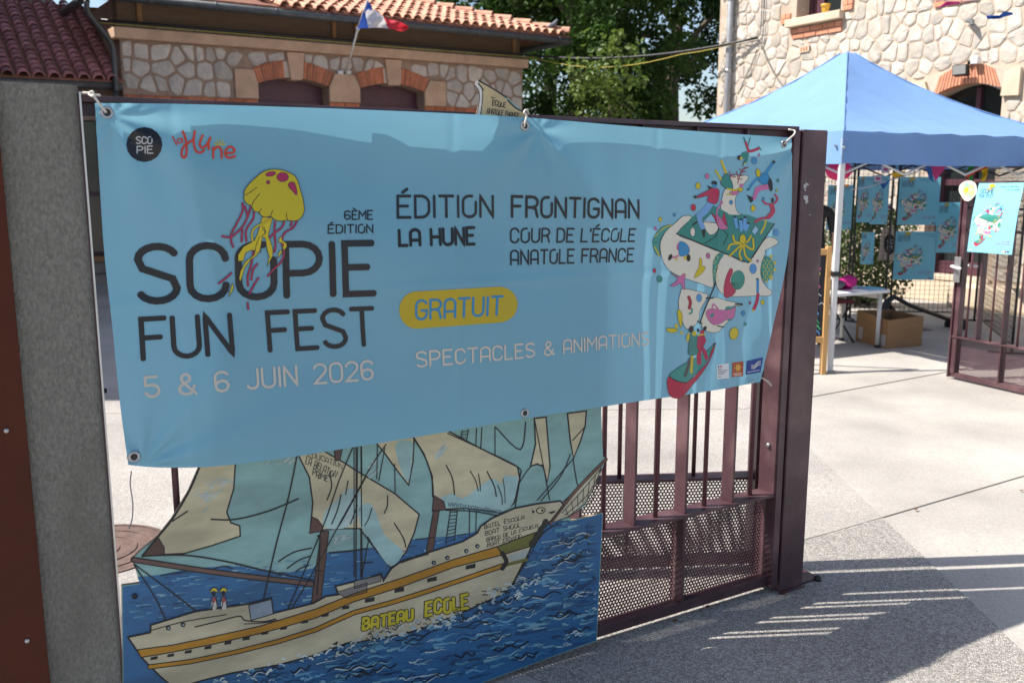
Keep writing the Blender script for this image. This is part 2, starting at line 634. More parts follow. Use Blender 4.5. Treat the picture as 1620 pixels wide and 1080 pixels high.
def text(P, s, quad, w, c, space=.6, gap=.2, jit=0.0, layer=None, only=None):
    """quad: top-left, bottom-left, top-right, bottom-right of the line in P's own space; w in that space"""
    q = [P.T(*p) for p in quad]
    adv, items = 0, []
    for ci, ch in enumerate(s):
        if ch == ' ':
            adv += space
            continue
        base, acc = (ACC[ch][0], ACC[ch][1]) if ch in ACC else (ch, None)
        gw, st = GL[base]
        st = list(st) + ([acc] if acc else [])
        items.append((adv, st if only is None or only[0] <= ci < only[1] else []))
        adv += gw + gap
    adv -= gap
    hpx = math.hypot(q[0][0] - q[1][0], q[0][1] - q[1][1])
    rr = random.Random(len(s))
    for n, (x0, st) in enumerate(items):
        jy = rr.uniform(-jit, jit)
        jr = rr.uniform(-jit, jit) * 0.8
        js = 1 + rr.uniform(-jit, jit)
        for k, pl in enumerate(st):
            pts = []
            for (x, y) in pl:
                y = y * js + jy + jr * x
                u = (x0 + x) / adv
                a = [q[1][i] + (q[0][i] - q[1][i]) * y for i in (0, 1)]
                b = [q[3][i] + (q[2][i] - q[3][i]) * y for i in (0, 1)]
                pts.append((a[0] + (b[0] - a[0]) * u, a[1] + (b[1] - a[1]) * u))
            P.ribbon(c, w * P.k, pts, (layer or 0) + (k % 3) * 1.0)


MAG, YEL, TEAL, DARK, CREAM, PINK, BLU, JEAN, RED = '#b02a50', '#c9b41a', '#1f7f78', '#1d1d22', '#d8d0c0', '#c26a9a', '#2f86b8', '#6f9fd0', '#a81f3c'


def draw_ship_print(P, fine=True):
    """the festival's sail-ship drawing, traced as shapes"""
    A = lambda: P.region(1010, 200, 4.907)
    B = lambda: P.region(1010, 400, 4.32)
    toA = lambda p: ((p[0] / 4.32) * 4.907, (200 + p[1] / 4.32) * 4.907)
    O = '#2a2a2e' if fine else None
    A()
    # fish tail behind the sail
    P.fill('#3c8f86', [(108, 905), (118, 860), (150, 815), (195, 775), (262, 768), (200, 830), (160, 900), (165, 1000), (125, 975)], out=O, ow=3, layer=0)
    if fine:
        for i in range(9):
            t = i / 8
            x, y = 130 + 120 * t, 850 - 80 * math.sin(t * 1.6)
            P.ell(YEL, x, y, 9, 5, -40, layer=1.2)
            P.ell(YEL, 128 + 30 * t, 940 + 60 * t, 9, 5, 50, layer=1.2)
        P.ell(DARK, 134, 900, 5, layer=2)
    # main white sails
    s1 = [(345, 697), (290, 745), (215, 810), (172, 890), (168, 960), (185, 1035)] + [toA(p) for p in [(200, 110), (260, 150), (350, 185), (440, 215), (500, 236), (512, 200), (505, 110), (520, 40), (560, 0)]] + [(600, 965), (420, 890), (300, 830), (410, 708)]
    P.fill(CREAM, s1, out=O, ow=3, layer=2.2)
    s2 = [toA(p) for p in [(560, 10), (540, 90), (525, 170), (540, 240), (590, 290), (700, 297), (800, 292), (890, 292), (908, 262), (870, 230), (840, 180), (832, 110), (850, 40), (865, 0)]] + [(985, 960), (1085, 900), (990, 865), (850, 1050), (700, 1000), (640, 985)]
    P.fill(CREAM, s2, out=O, ow=3, layer=2.6)
    P.fill(CREAM, [(700, 400), (760, 380), (850, 385), (830, 430), (790, 470), (750, 560), (750, 620), (770, 670), (800, 685), (700, 685), (640, 650), (650, 540), (670, 490), (700, 470)], out=O, ow=3, layer=2.2)
    # deck
    P.fill('#2c8078', [(290, 830), (410, 712), (470, 662), (580, 612), (690, 672), (700, 686), (840, 686), (1000, 740), (1052, 755), (850, 1055)], sm=False, layer=4)
    P.stroke(DARK, 9, [(290, 832), (850, 1058), (1052, 757)], sm=False, layer=5.2)
    P.fill('#8fbcd8', [(497, 742), (560, 675), (612, 752)], sm=False, out=O, ow=3, layer=5)
    P.fill(CREAM, [(500, 742), (612, 756), (600, 820), (545, 838)], out=O, ow=3, layer=5.6)
    P.ell(CREAM, 418, 820, 19, 35, out=O, ow=3, layer=5)
    P.fill('#8fbcd8', [(875, 815), (905, 768), (930, 800), (900, 845)], sm=False, out=O, ow=3, layer=5)
    for a, b in (((745, 702), (762, 790)), ((790, 722), (795, 815)), ((825, 706), (818, 800)), ((850, 752), (826, 812))):
        if fine:
            P.stroke(DARK, 32, [a, b], layer=6, cap=False)
        P.stroke('#5f9fd4', 26, [a, b], layer=6.6, cap=False)
        P.ell(DARK, a[0], a[1], 12, 8, layer=7)
    # flamingo
    P.fill(MAG, [(562, 670), (620, 715), (612, 775)], sm=False, out=O, ow=2, layer=6)
    P.fill(MAG, [(662, 662), (688, 770), (635, 742)], sm=False, out=O, ow=2, layer=6)
    P.stroke(PINK, 12, [(628, 582), (648, 590), (612, 640), (603, 695)], layer=7)
    P.fill(PINK, [(600, 690), (640, 718), (665, 760), (692, 792), (622, 792)], out=O, ow=2, layer=7.6)
    P.stroke(DARK, 6, [(620, 795), (600, 850), (515, 908)], sm=False, layer=7)
    P.stroke(DARK, 6, [(642, 795), (692, 840), (655, 920)], sm=False, layer=7.4)
    # octopus
    for t in ([(800, 900), (745, 895), (730, 845)], [(798, 910), (715, 915), (690, 955)], [(798, 918), (750, 960), (705, 1005)], [(803, 925), (780, 985), (795, 1035)],
              [(812, 925), (828, 1005), (872, 1045)], [(815, 915), (885, 955), (885, 870)], [(815, 905), (845, 890), (870, 850)]):
        if fine:
            P.stroke('#7a6a20', 17, t, layer=8)
        P.stroke(YEL, 13, t, layer=8.6)
    P.ell(YEL, 806, 875, 25, 38, out=O, ow=3, layer=9)
    # man with red jersey
    P.stroke(JEAN, 50, [(560, 590), (520, 650), (468, 695)], layer=7)
    P.stroke(JEAN, 36, [(468, 695), (478, 745), (500, 790)], layer=7.6)
    P.fill(DARK, [(412, 762), (450, 733), (458, 742), (420, 772)], sm=False, layer=8)
    P.fill(DARK, [(486, 802), (516, 795), (512, 858), (498, 862)], sm=False, layer=8)
    P.fill(MAG, [(560, 480), (612, 485), (624, 520), (600, 600), (530, 580), (540, 540), (458, 556), (452, 540), (530, 500)], out=O, ow=3, layer=8.6)
    P.ell(DARK, 437, 548, 12, layer=9)
    P.ell(BLU, 588, 458, 17, layer=9)
    P.fill(DARK, [(562, 445), (575, 425), (602, 430), (605, 452), (580, 448)], layer=10)
    P.fill(DARK, [(533, 460), (562, 472), (575, 480), (545, 484)], layer=10)
    # diver with raised legs
    P.stroke(YEL, 18, [(640, 268), (678, 362)], layer=4)
    P.stroke(YEL, 15, [(596, 342), (640, 415)], layer=4.6)
    P.fill(TEAL, [(635, 430), (685, 365), (732, 468), (700, 492), (660, 470)], out=O, ow=3, layer=5.2)
    P.ell(PINK, 740, 515, 38, 18, -10, out=O, ow=2, layer=6)
    P.stroke(YEL, 15, [(688, 485), (740, 495), (785, 485)], layer=7)
    P.stroke(YEL, 10, [(680, 530), (720, 525)], layer=7)
    P.ell(YEL, 790, 490, 17, 17, out=O, ow=2, layer=7.6)
    P.ell(PINK, 795, 458, 18, 13, layer=8.4)
    # upside-down acrobat on a rod
    P.stroke(DARK, 6, [(865, 88), (845, 160)], layer=4)
    P.stroke(TEAL, 12, [(814, 88), (828, 122)], layer=4.4)
    P.stroke(MAG, 18, [(828, 122), (850, 188)], layer=5)
    P.stroke(MAG, 22, [(848, 195), (885, 190), (930, 172)], layer=5.6)
    P.stroke(TEAL, 10, [(930, 158), (950, 185)], layer=6.2)
    P.ell(TEAL, 822, 225, 32, 26, -30, out=O, ow=2, layer=6.6)
    P.stroke(TEAL, 16, [(840, 240), (836, 265), (822, 282)], layer=7.8)
    P.ell(DARK, 778, 243, 15, 19, layer=7.8)
    P.ell(YEL, 794, 248, 11, layer=8.4)
    P.ell(YEL, 818, 288, 7, layer=8.6)
    P.stroke(DARK, 5, [(818, 262), (806, 310)], layer=9)
    # dark red coral branch
    for t in ([(768, 442), (785, 380), (825, 318)], [(765, 408), (800, 410)], [(775, 385), (812, 380)], [(790, 360), (830, 350)], [(806, 335), (850, 318)],
              [(760, 350), (768, 400)], [(715, 395), (705, 352)], [(715, 380), (745, 372)], [(725, 395), (752, 392)], [(782, 330), (800, 352)]):
        P.stroke('#8a2030', 7, t, layer=4)
    # figure falling on the right
    P.stroke(PINK, 40, [(1000, 470), (935, 482), (915, 505)], layer=4)
    P.stroke(PINK, 30, [(915, 505), (893, 560)], layer=4.6)
    P.ell(DARK, 1021, 452, 18, 54, -8, layer=5.4)
    P.fill(DARK, [(838, 530), (885, 553), (886, 580), (866, 595)], sm=False, layer=5.4)
    P.fill(BLU, [(942, 382), (985, 360), (1012, 400), (985, 452), (935, 428)], out=O, ow=3, layer=6)
    P.stroke(BLU, 20, [(985, 365), (1042, 285)], layer=7)
    P.stroke(BLU, 17, [(930, 400), (885, 440), (858, 485)], layer=7)
    P.ell(DARK, 1047, 277, 12, layer=8)
    P.ell(DARK, 847, 492, 7, layer=8)
    P.ell(YEL, 926, 362, 17, 32, -8, out=O, ow=2, layer=8)
    # red dancer on the right
    P.stroke(YEL, 14, [(985, 728), (975, 775), (947, 828)], layer=6)
    P.stroke(MAG, 34, [(1030, 610), (1040, 660), (1005, 705)], layer=7)
    P.stroke(MAG, 18, [(1000, 710), (950, 715), (900, 742)], layer=7.6)
    P.stroke(MAG, 14, [(1050, 600), (1076, 565), (1057, 530)], layer=7.6)
    P.stroke(MAG, 14, [(1012, 602), (985, 600), (963, 578)], layer=8.2)
    P.ell(DARK, 1038, 574, 10, 21, layer=8.6)
    # crawling figure on the sail
    P.ell(PINK, 315, 930, 22, 34, 20, layer=6)
    P.fill(BLU, [(310, 905), (345, 895), (385, 930), (392, 975), (365, 1000), (315, 1000)], out=O, ow=2, layer=6.6)
    P.stroke(PINK, 14, [(305, 1005), (262, 1018)], layer=7.6)
    P.ell(YEL, 290, 1030, 8, 13, layer=8)
    P.ell(YEL, 362, 1020, 12, 15, layer=8)
    P.ell(DARK, 243, 1015, 14, 26, 25, layer=8.6)
    P.ell(DARK, 385, 1020, 16, 28, layer=8.6)
    # confetti round the ship
    for x, y, r1, c in ((460, 462, 21, YEL), (530, 387, 18, PINK), (423, 630, 22, '#b8253f'), (167, 722, 15, YEL), (277, 686, 11, BLU), (129, 793, 11, PINK), (887, 636, 21, YEL),
                        (897, 268, 23, BLU), (933, 221, 9, PINK), (1080, 421, 10, TEAL), (1070, 498, 9, YEL), (967, 562, 10, BLU), (1066, 822, 21, '#4a90c8'), (715, 590, 15, BLU),
                        (538, 1005, 17, PINK), (921, 1045, 9, PINK)):
        P.ell(c, x, y, r1 * .88, r1 * 1.2, out='#4a4a50' if fine else None, ow=2, layer=6)
    B()
    # scaly strip, fins and small sea creatures
    P.fill('#3c8f86', [(505, 110), (512, 50), (545, 5), (585, 0), (550, 60), (530, 120), (523, 195), (510, 200)], out=O, ow=2, layer=4)
    P.fill('#2f8a7c', [(850, 40), (880, 25), (915, 60), (925, 110), (905, 160), (865, 200), (840, 150), (835, 90)], out=O, ow=2, layer=4)
    if fine:
        for i in range(14):
            P.ell(YEL, 520 + (i % 2) * 16 + 8 * math.cos(i), 20 + i * 13, 4, 5, layer=5)
        for i in range(30):
            P.ell(YEL, 852 + (i % 5) * 13, 50 + (i // 5) * 24 + (i % 2) * 10, 4, 5, layer=5)
    for p in ([(890, 20), (915, 10), (905, 45)], [(915, 60), (945, 55), (925, 85)], [(925, 100), (945, 120), (915, 125)], [(910, 150), (918, 185), (890, 165)], [(875, 190), (880, 208), (858, 190)]):
        P.fill(YEL, p, sm=False, layer=5.6)
    P.fill(YEL, [(415, 35), (432, 50), (432, 85), (455, 98), (430, 140), (380, 170), (392, 130), (410, 95)], out=O, ow=2, layer=5)
    P.fill(MAG, [(625, 105), (642, 125), (622, 195), (662, 250), (640, 290), (590, 305), (580, 240), (597, 160)], out=O, ow=2, layer=5)
    P.ell('#2f8a7c', 676, 185, 46, 66, 8, out=O, ow=2, layer=6)
    if fine:
        for i in range(7):
            a = R(100 + i * 26)
            P.stroke(DARK, 2, [(640, 205), (676 + 44 * math.cos(a - 1.5), 185 + 64 * math.sin(a - 1.5))], layer=8)
    P.ell('#4a90c8', 780, 108, 24, 34, out=O, ow=2, layer=5)
    P.stroke(DARK, 9, [(800, 178), (820, 178)], layer=5, cap=False)
    P.stroke(BLU, 18, [(812, 182), (812, 275)], layer=5.6, cap=False)
    P.stroke(MAG, 22, [(814, 282), (806, 335), (785, 385)], layer=5.6)
    P.ell(YEL, 780, 392, 8, layer=6.4)
    P.fill(PINK, [(205, 125), (260, 160), (285, 160), (305, 140), (318, 145), (312, 200), (315, 255), (300, 240), (285, 205), (240, 230), (212, 225), (255, 195), (265, 175)], sm=False, out=O, ow=2, layer=5)
    # lower sails, mast
    P.fill(CREAM, [(300, 245), (360, 252), (430, 272), (472, 292), (420, 390), (405, 470), (330, 520), (285, 430), (272, 340), (285, 270)], out=O, ow=3, layer=2.2)
    P.fill(CREAM, [(500, 305), (600, 325), (705, 350), (690, 360), (625, 370), (640, 430), (575, 505), (540, 540), (465, 535), (425, 480), (455, 385)], out=O, ow=3, layer=2.2)
    P.stroke(DARK, 8, [(525, 200), (512, 240), (465, 350), (415, 482)], layer=5)
    P.stroke(DARK, 8, [(460, 308), (508, 308)], layer=6)
    P.stroke(DARK, 8, [(400, 465), (432, 482)], layer=6)
    P.stroke(DARK, 12, [(660, 350), (706, 350)], layer=5)
    P.stroke(DARK, 8, [(536, 498), (578, 506)], layer=5)
    P.ell('#4a90c8', 411, 307, 18, 28, out=O, ow=2, layer=5)
    P.stroke('#9a2038', 22, [(340, 300), (352, 335), (345, 378)], layer=5)
    P.stroke('#2f8a7c', 12, [(362, 380), (362, 405), (345, 415)], layer=5.6)
    P.fill('#2f8a7c', [(590, 380), (620, 365), (650, 400), (640, 455), (600, 455)], layer=4.6)
    P.fill(PINK, [(460, 400), (500, 380), (570, 390), (640, 380), (660, 365), (650, 440), (600, 455), (560, 480), (510, 490), (470, 450)], out=O, ow=2, layer=5.4)
    P.fill('#2f8a7c', [(485, 425), (515, 410), (500, 440)], layer=7)
    P.stroke(PINK, 10, [(500, 375), (510, 350), (540, 380)], layer=7)
    P.fill(YEL, [(262, 400), (280, 390), (298, 430), (290, 510), (275, 480)], out=O, ow=2, layer=4)
    P.fill(YEL, [(192, 515), (240, 515), (270, 528), (235, 545), (195, 535)], out=O, ow=2, layer=4)
    P.fill(YEL, [(245, 490), (262, 485), (268, 510), (250, 512)], layer=4)
    P.fill(YEL, [(280, 535), (305, 545), (290, 555)], layer=4)
    # long boat with its two sailors
    P.fill('#b32a48', [(205, 845), (320, 885), (430, 790), (480, 725), (500, 640), (525, 615), (500, 700), (440, 810), (360, 910), (290, 985), (225, 985), (197, 930)], out=O, ow=2, layer=4)
    P.fill('#3c8f86', [(208, 838), (260, 790), (340, 740), (440, 690), (525, 615), (498, 660), (470, 725), (400, 810), (325, 882), (255, 868)], out=O, ow=3, layer=6)
    P.stroke(DARK, 6, [(208, 842), (255, 872), (325, 886)], layer=8)
    P.stroke('#4a4a4c', 20, [(352, 722), (335, 780), (316, 838)], layer=8)
    P.stroke(YEL, 17, [(368, 680), (362, 740), (358, 815)], layer=8.6)
    P.stroke(MAG, 30, [(415, 650), (410, 700), (412, 752)], layer=8.6)
    P.stroke(MAG, 24, [(425, 640), (448, 675), (462, 720)], layer=9.2)
    P.fill('#2f7f78', [(350, 560), (390, 555), (402, 590), (404, 640), (398, 690), (340, 692), (345, 610)], out=O, ow=2, layer=9.6)
    P.fill(MAG, [(405, 570), (440, 560), (455, 600), (430, 650), (400, 655), (398, 600)], out=O, ow=2, layer=10.2)
    P.stroke(YEL, 10, [(405, 560), (450, 555)], layer=11.4)
    P.stroke(MAG, 12, [(440, 590), (456, 600)], layer=11.4)
    P.ell('#c9b41a', 378, 550, 16, 17, layer=11.4)
    P.ell('#b32a48', 432, 540, 15, 14, layer=11.4)
    P.ell(DARK, 357, 520, 16, 24, 10, layer=12)
    P.ell(DARK, 450, 516, 11, 18, 30, layer=12)
    P.ell(YEL, 335, 575, 10, 30, 8, layer=11.4)
    P.ell(DARK, 404, 528, 8, 14, 0, layer=12)
    # shells and spots low down
    P.ell(YEL, 651, 550, 30, 42, 10, out='#6a6a20' if fine else None, ow=3, layer=4)
    for x, y, r1, c in ((106, 122, 13, MAG), (142, 178, 20, '#2f8a7c'), (760, 341, 8, MAG), (845, 337, 14, YEL), (714, 412, 14, BLU), (728, 486, 9, '#2f8a7c'), (472, 18, 15, PINK), (811, 55, 8, PINK)):
        P.ell(c, x, y, r1 * .9, r1 * 1.2, out='#4a4a50' if fine else None, ow=2, layer=6)


def draw_jelly(P, fine=True):
    P.region(330, 320, 6.0)
    O = '#26262a'
    for w, c, L in ((21, O, 6), (14, '#a52453', 8)):
        if not fine and c == O:
            continue
        for i, t in enumerate(([(320, 0), (318, 90), (260, 210), (215, 300), (213, 370), (235, 432)], [(340, 30), (362, 110), (365, 140)], [(400, 40), (370, 130), (320, 230), (240, 310), (200, 332), (120, 322)],
                  [(318, 250), (312, 330), (312, 380)], [(428, 85), (420, 160), (365, 240), (350, 300), (360, 375)],
                  [(630, 180), (622, 280), (632, 400), (620, 478)], [(715, 180), (690, 240), (600, 310), (540, 385)], [(788, 180), (775, 232)], [(838, 175), (800, 240), (720, 290), (692, 370), (712, 470), (690, 560), (610, 640), (555, 705)],
                  [(425, 460), (400, 600), (370, 700), (372, 800)], [(465, 580), (420, 640), (402, 740)], [(475, 712), (430, 780), (382, 872)], [(220, 665), (160, 720), (90, 772)], [(368, 945), (375, 1020)])):
            P.stroke(c, w, t, layer=L + (i % 4) * 0.4, cap=False)
    for p in ([(668, 345), (690, 325), (695, 360), (735, 390), (738, 420), (715, 450), (700, 430), (708, 395), (665, 375)], [(690, 452), (688, 480), (652, 528), (668, 470)], [(222, 770), (232, 815), (190, 893), (205, 830)]):
        P.fill(YEL, p, out=O if fine else None, ow=4, layer=10)
    P.fill(YEL, [(508, 140), (606, 150), (585, 220), (562, 320), (590, 390), (606, 450), (604, 510), (550, 612), (572, 520), (552, 440), (536, 340), (505, 330), (495, 400), (480, 470), (440, 515), (400, 540), (340, 620), (310, 720), (300, 752), (286, 720), (300, 650),
                 (350, 560), (432, 500), (440, 455), (400, 455), (350, 475), (325, 555), (277, 558), (276, 500), (330, 420), (430, 365), (462, 300)], sm=False, out=O if fine else None, ow=4, layer=10)
    if fine:
        P.stroke(O, 22, [(592, 150), (510, 200), (432, 245), (408, 300), (415, 372)], layer=12, cap=False)
    P.stroke(YEL, 15, [(592, 150), (510, 200), (432, 245), (408, 300), (415, 372)], layer=13, cap=False)
    if fine:
        for t in ([(480, 325), (450, 400), (440, 450)], [(520, 230), (530, 290), (495, 325)], [(508, 230), (515, 265), (540, 270), (530, 300)], [(548, 440), (560, 480), (575, 520)], [(400, 450), (430, 465), (440, 440)], [(455, 480), (490, 470), (492, 440)]):
            P.stroke(O, 5, t, layer=14)
    P.region(250, 180, 4.91)
    P.fill('#bfae18', [(665, 640), (670, 600), (690, 565), (730, 520), (800, 460), (850, 438), (905, 432), (960, 437), (1010, 455), (1055, 480), (1080, 515), (1100, 580), (1120, 650), (1133, 740), (1120, 790), (1085, 825), (1040, 832), (1000, 826),
                       (960, 832), (910, 825), (870, 798), (830, 803), (800, 790), (780, 765), (745, 755), (720, 715), (690, 700), (668, 670)], out=O if fine else None, ow=5, layer=13)
    for a in ((872, 468, 40, 17, -12), (965, 492, 45, 36, 0), (852, 532, 14, 14, 0)):
        P.ell('#a52453', *a, out=O if fine else None, ow=4, layer=15)
    P.fill('#a52453', [(1008, 545), (1035, 530), (1060, 545), (1078, 618), (1065, 628), (1042, 600), (1015, 572)], out=O if fine else None, ow=4, layer=15)
    if fine:
        for t in ([(672, 635), (720, 605), (768, 570)], [(728, 712), (740, 680), (787, 620)], [(785, 775), (790, 752), (803, 738)], [(868, 800), (880, 770), (890, 748)], [(1012, 830), (995, 805), (995, 770)]):
            P.stroke(O, 5, t, layer=16)


# ---------------------------------------------------------------- the banner on the gate
def bdisp(s, z):
    """how far the vinyl stands off the plane of the gate"""
    d = 0.0700
    t = (z - 0.83) / 0.88
    d += 0.030 * (1 - t) * math.exp(-((s - 0.75) / 0.75) ** 2)                     # lower edge hangs out
    d += 0.008 * math.sin(s * 5.2 + z * 2.0) * (1 - 0.4 * t)
    # pull lines from the eyelets
    for (gs, gz, a, n, ph) in ((0.17, 1.70, .0055, 9, .6), (1.307, 1.70, .004, 7, .2), (2.39, 1.69, .0055, 8, 1.0), (0.18, 0.88, .006, 9, 0.4), (2.33, .86, .005, 9, 2.0)):
        r = math.hypot(s - gs, z - gz)
        an = math.atan2(z - gz, s - gs)
        d += a * math.sin(an * n + ph) * math.exp(-r / .38) * min(1, r / .06)
    # soft vertical flutes low on the right
    k = max(0, min(1, (s - 1.55) / .4)) * max(0, min(1, (1.45 - z) / .5))
    d += 0.009 * k * math.sin(s * 2 * PI / .19 + z * 2.5)
    # long diagonal drapes
    d += 0.007 * math.sin((s * 0.8 + z * 1.7) * 7.0) * math.exp(-((s - .95) / .8) ** 2)
    # packing folds
    for sc_ in (0.30, 1.03, 1.75, 2.01):
        d += 0.0028 * math.exp(-((s - sc_) / .014) ** 2)
    for zc in (1.27,):
        d += 0.0022 * math.exp(-((z - zc) / .016) ** 2)
    m_ = 0.0600
    e_ = d - m_
    return m_ + 0.5 * (e_ + math.sqrt(e_ * e_ + 3.0e-5))


def bsurf_sz(s, z, h):
    return GATE.w(s, bdisp(s, z) + h, z)


def bsurf_px(x, y, h):
    d = 0.07
    for _ in range(4):
        s, z = GATE.px(x, y, d)
        d = bdisp(s, z)
    return bsurf_sz(s, z, h)


def poly_at(pts, t):
    L = [0]
    for a, b in zip(pts, pts[1:]):
        L.append(L[-1] + math.hypot(b[0] - a[0], b[1] - a[1]))
    d = t * L[-1]
    for i in range(len(pts) - 1):
        if d <= L[i + 1] or i == len(pts) - 2:
            k = (d - L[i]) / (L[i + 1] - L[i])
            return (pts[i][0] + (pts[i + 1][0] - pts[i][0]) * k, pts[i][1] + (pts[i + 1][1] - pts[i][1]) * k)


def szp(pts):
    out = []
    for x, y in smooth(pts, n=8):
        d = 0.07
        for _ in range(4):
            s, z = GATE.px(x, y, d)
            d = bdisp(s, z)
        out.append((s, z))
    return out


b_top = szp([(150, 163), (300, 165), (500, 171), (700, 179), (830, 186), (1000, 200), (1120, 209), (1252, 218)])
b_bot = szp([(203, 735), (250, 739), (330, 738), (430, 727), (560, 707), (700, 684), (830, 662), (1000, 636), (1100, 622), (1203, 604)])
b_lef = szp([(150, 163), (157, 280), (165, 400), (178, 520), (190, 640), (203, 735)])
b_rig = szp([(1252, 218), (1253, 300), (1249, 380), (1240, 440), (1222, 520), (1203, 604)])

banner = thing('banner', GATE.w(1.3, .1, .83), 'wide light blue vinyl festival banner with dark lettering tied across the purple gate', 'banner')
NU, NV = 420, 150
mb = MB()
mb.raw = True
vs = []
for j in range(NV + 1):
    v = j / NV
    a, b = poly_at(b_lef, v), poly_at(b_rig, v)
    for i in range(NU + 1):
        u = i / NU
        t, o = poly_at(b_top, u), poly_at(b_bot, u)
        q = []
        for c in (0, 1):
            q.append((1 - v) * t[c] + v * o[c] + (1 - u) * a[c] + u * b[c]
                     - ((1 - u) * (1 - v) * b_top[0][c] + u * (1 - v) * b_top[-1][c] + (1 - u) * v * b_bot[0][c] + u * v * b_bot[-1][c]))
        vs.append(bsurf_sz(q[0], q[1], 0))
mb.add(vs, [(j * (NU + 1) + i, (j + 1) * (NU + 1) + i, (j + 1) * (NU + 1) + i + 1, j * (NU + 1) + i + 1) for j in range(NV) for i in range(NU)],
       banner_mat('banner_vinyl', '#82bbd1', 0.34, 0.26))
mb.build('vinyl_sheet', None, banner, smooth=True)

P = Print(bsurf_px, step=5, cut=6.0)
P.region(180, 180, 3.375)
P.ell(DARK, 163, 165, 96, 93, layer=0)
text(P, 'SCO', [(120, 124), (120, 160), (203, 124), (203, 161)], 6, '#b9bcc0', layer=3)
text(P, 'PIE', [(124, 175), (124, 211), (206, 173), (208, 211)], 6, '#b9bcc0', layer=3)
P.build('round_logo', banner)
P = Print(bsurf_px, step=4, cut=6.0)
P.region(250, 180, 4.91)
OR_ = '#c63f22'
for i, t in enumerate(([(112, 175), (130, 215), (145, 243)], [(187, 205), (165, 193), (148, 212), (160, 230), (183, 218)], [(185, 190), (190, 226)])):
    P.stroke(OR_, 10, t, layer=i * 1.0)
for i, t in enumerate(([(190, 137), (208, 180), (220, 240), (218, 320), (200, 342), (182, 315), (195, 260), (240, 222), (272, 200), (284, 135)], [(284, 137), (276, 220), (292, 285), (325, 303), (358, 284)],
          [(346, 168), (322, 232), (340, 266), (372, 246), (406, 186)], [(406, 188), (392, 225), (392, 278)], [(426, 262), (428, 345)], [(428, 290), (450, 262), (480, 264), (492, 295), (493, 345)],
          [(530, 308), (582, 302), (592, 278), (560, 256), (528, 280), (522, 315), (545, 343), (598, 330)])):
    P.stroke(OR_, 17, t, layer=3 + (i % 4) * 1.0)
for i, t in enumerate(([(452, 245), (438, 222)], [(466, 238), (458, 208)], [(480, 238), (484, 204)], [(494, 242), (505, 212)], [(503, 248), (522, 232)], [(452, 246), (478, 238), (506, 248)])):
    P.stroke('#c9b41a', 7, t, layer=1 + (i % 3) * 1.0)
P.build('script_logo', banner)


def line(s, quad, w, c, reg, **k):
    """one line of lettering, evenly spaced on the banner itself"""
    x0, y0, q = reg
    P = Print(bsurf_sz, step=0.007, cut=0.02)

    def T(x, y):
        d = 0.07
        for _ in range(4):
            r_ = GATE.px(x0 + x / q, y0 + y / q, d)
            d = bdisp(*r_)
        return r_
    P.T = T
    a, b_ = T(*quad[0]), T(*quad[1])
    a2, b2 = T(*quad[2]), T(*quad[3])
    hm = (math.hypot(a[0] - b_[0], a[1] - b_[1]) + math.hypot(a2[0] - b2[0], a2[1] - b2[1])) / 2
    hp = (math.hypot(quad[0][0] - quad[1][0], quad[0][1] - quad[1][1]) + math.hypot(quad[2][0] - quad[3][0], quad[2][1] - quad[3][1])) / 2
    P.k = hm / hp
    i = 0
    for word in s.split(' '):
        P.mb = MB()
        P.mb.raw = True
        text(P, s, quad, w, c, layer=0, only=(i, i + len(word)), **k)
        P.build('lettering', banner)
        i += len(word) + 1


C3, C4, C5 = (180, 180, 3.375), (180, 460, 3.522), (600, 280, 3.374)
INK = '#1c1e24'
line('6ÈME', [(1232, 520), (1232, 564), (1381, 517), (1381, 563)], 7.5, INK, C3)
line('ÉDITION', [(1145, 594), (1144, 638), (1382, 591), (1382, 635)], 7.5, INK, C3)
line('SCOPIE', [(127, 710), (135, 1003), (1378, 690), (1390, 958)], 37, INK, C3, gap=.2)
line('FUN FEST', [(151, 158), (164, 380), (1440, 97), (1452, 298)], 27, INK, C4, gap=.17, space=.72)
line('5 & 6 JUIN 2026', [(168, 482), (178, 592), (1440, 388), (1444, 490)], 14.5, '#c2bcb2', C4, gap=.2, space=.62)
line('ÉDITION', [(98, 102), (99, 216), (605, 102), (606, 212)], 15, INK, C5)
line('FRONTIGNAN', [(708, 104), (708, 213), (1382, 124), (1383, 218)], 15, INK, C5)
line('LA HUNE', [(105, 284), (108, 366), (506, 270), (508, 358)], 17, '#101014', C5, space=.5)
line("COUR DE L'ÉCOLE", [(701, 275), (701, 350), (1368, 278), (1361, 343)], 10, INK, C5, space=.42)
line('ANATOLE FRANCE', [(701, 393), (702, 468), (1358, 382), (1354, 450)], 10, INK, C5, space=.46)
line('SPECTACLES & ANIMATIONS', [(196, 934), (201, 1012), (1437, 828), (1435, 893)], 9.5, '#cfc2b4', C5, space=.5)
P = Print(bsurf_px, step=5, cut=6.0)
P.region(*C5)
P.fill('#b8a01a', [(190, 611), (640, 585)] + [(640 + 97 * math.sin(R(a)), 680 - 95 * math.cos(R(a))) for a in range(12, 175, 12)] + [(650, 775), (200, 809)] +
       [(198 - 93 * math.sin(R(a)), 710 + 99 * math.cos(R(a))) for a in range(8, 175, 12)], sm=False, layer=0)
text(P, 'GRATUIT', [(196, 660), (196, 760), (657, 636), (652, 733)], 13, '#2f82ae', layer=3)
P.build('yellow_badge', banner)
P = Print(bsurf_px, step=4, cut=6.0)
draw_jelly(P)
P.build('jellyfish_print', banner)
P = Print(bsurf_px, step=4, cut=5.0)
draw_ship_print(P)
P.build('ship_print', banner)
P = Print(bsurf_px, step=4, cut=5.0)
P.region(1010, 400, 4.32)
P.fill('#d9dadc', [(533, 765), (615, 752), (617, 855), (535, 862)], sm=False, layer=0)
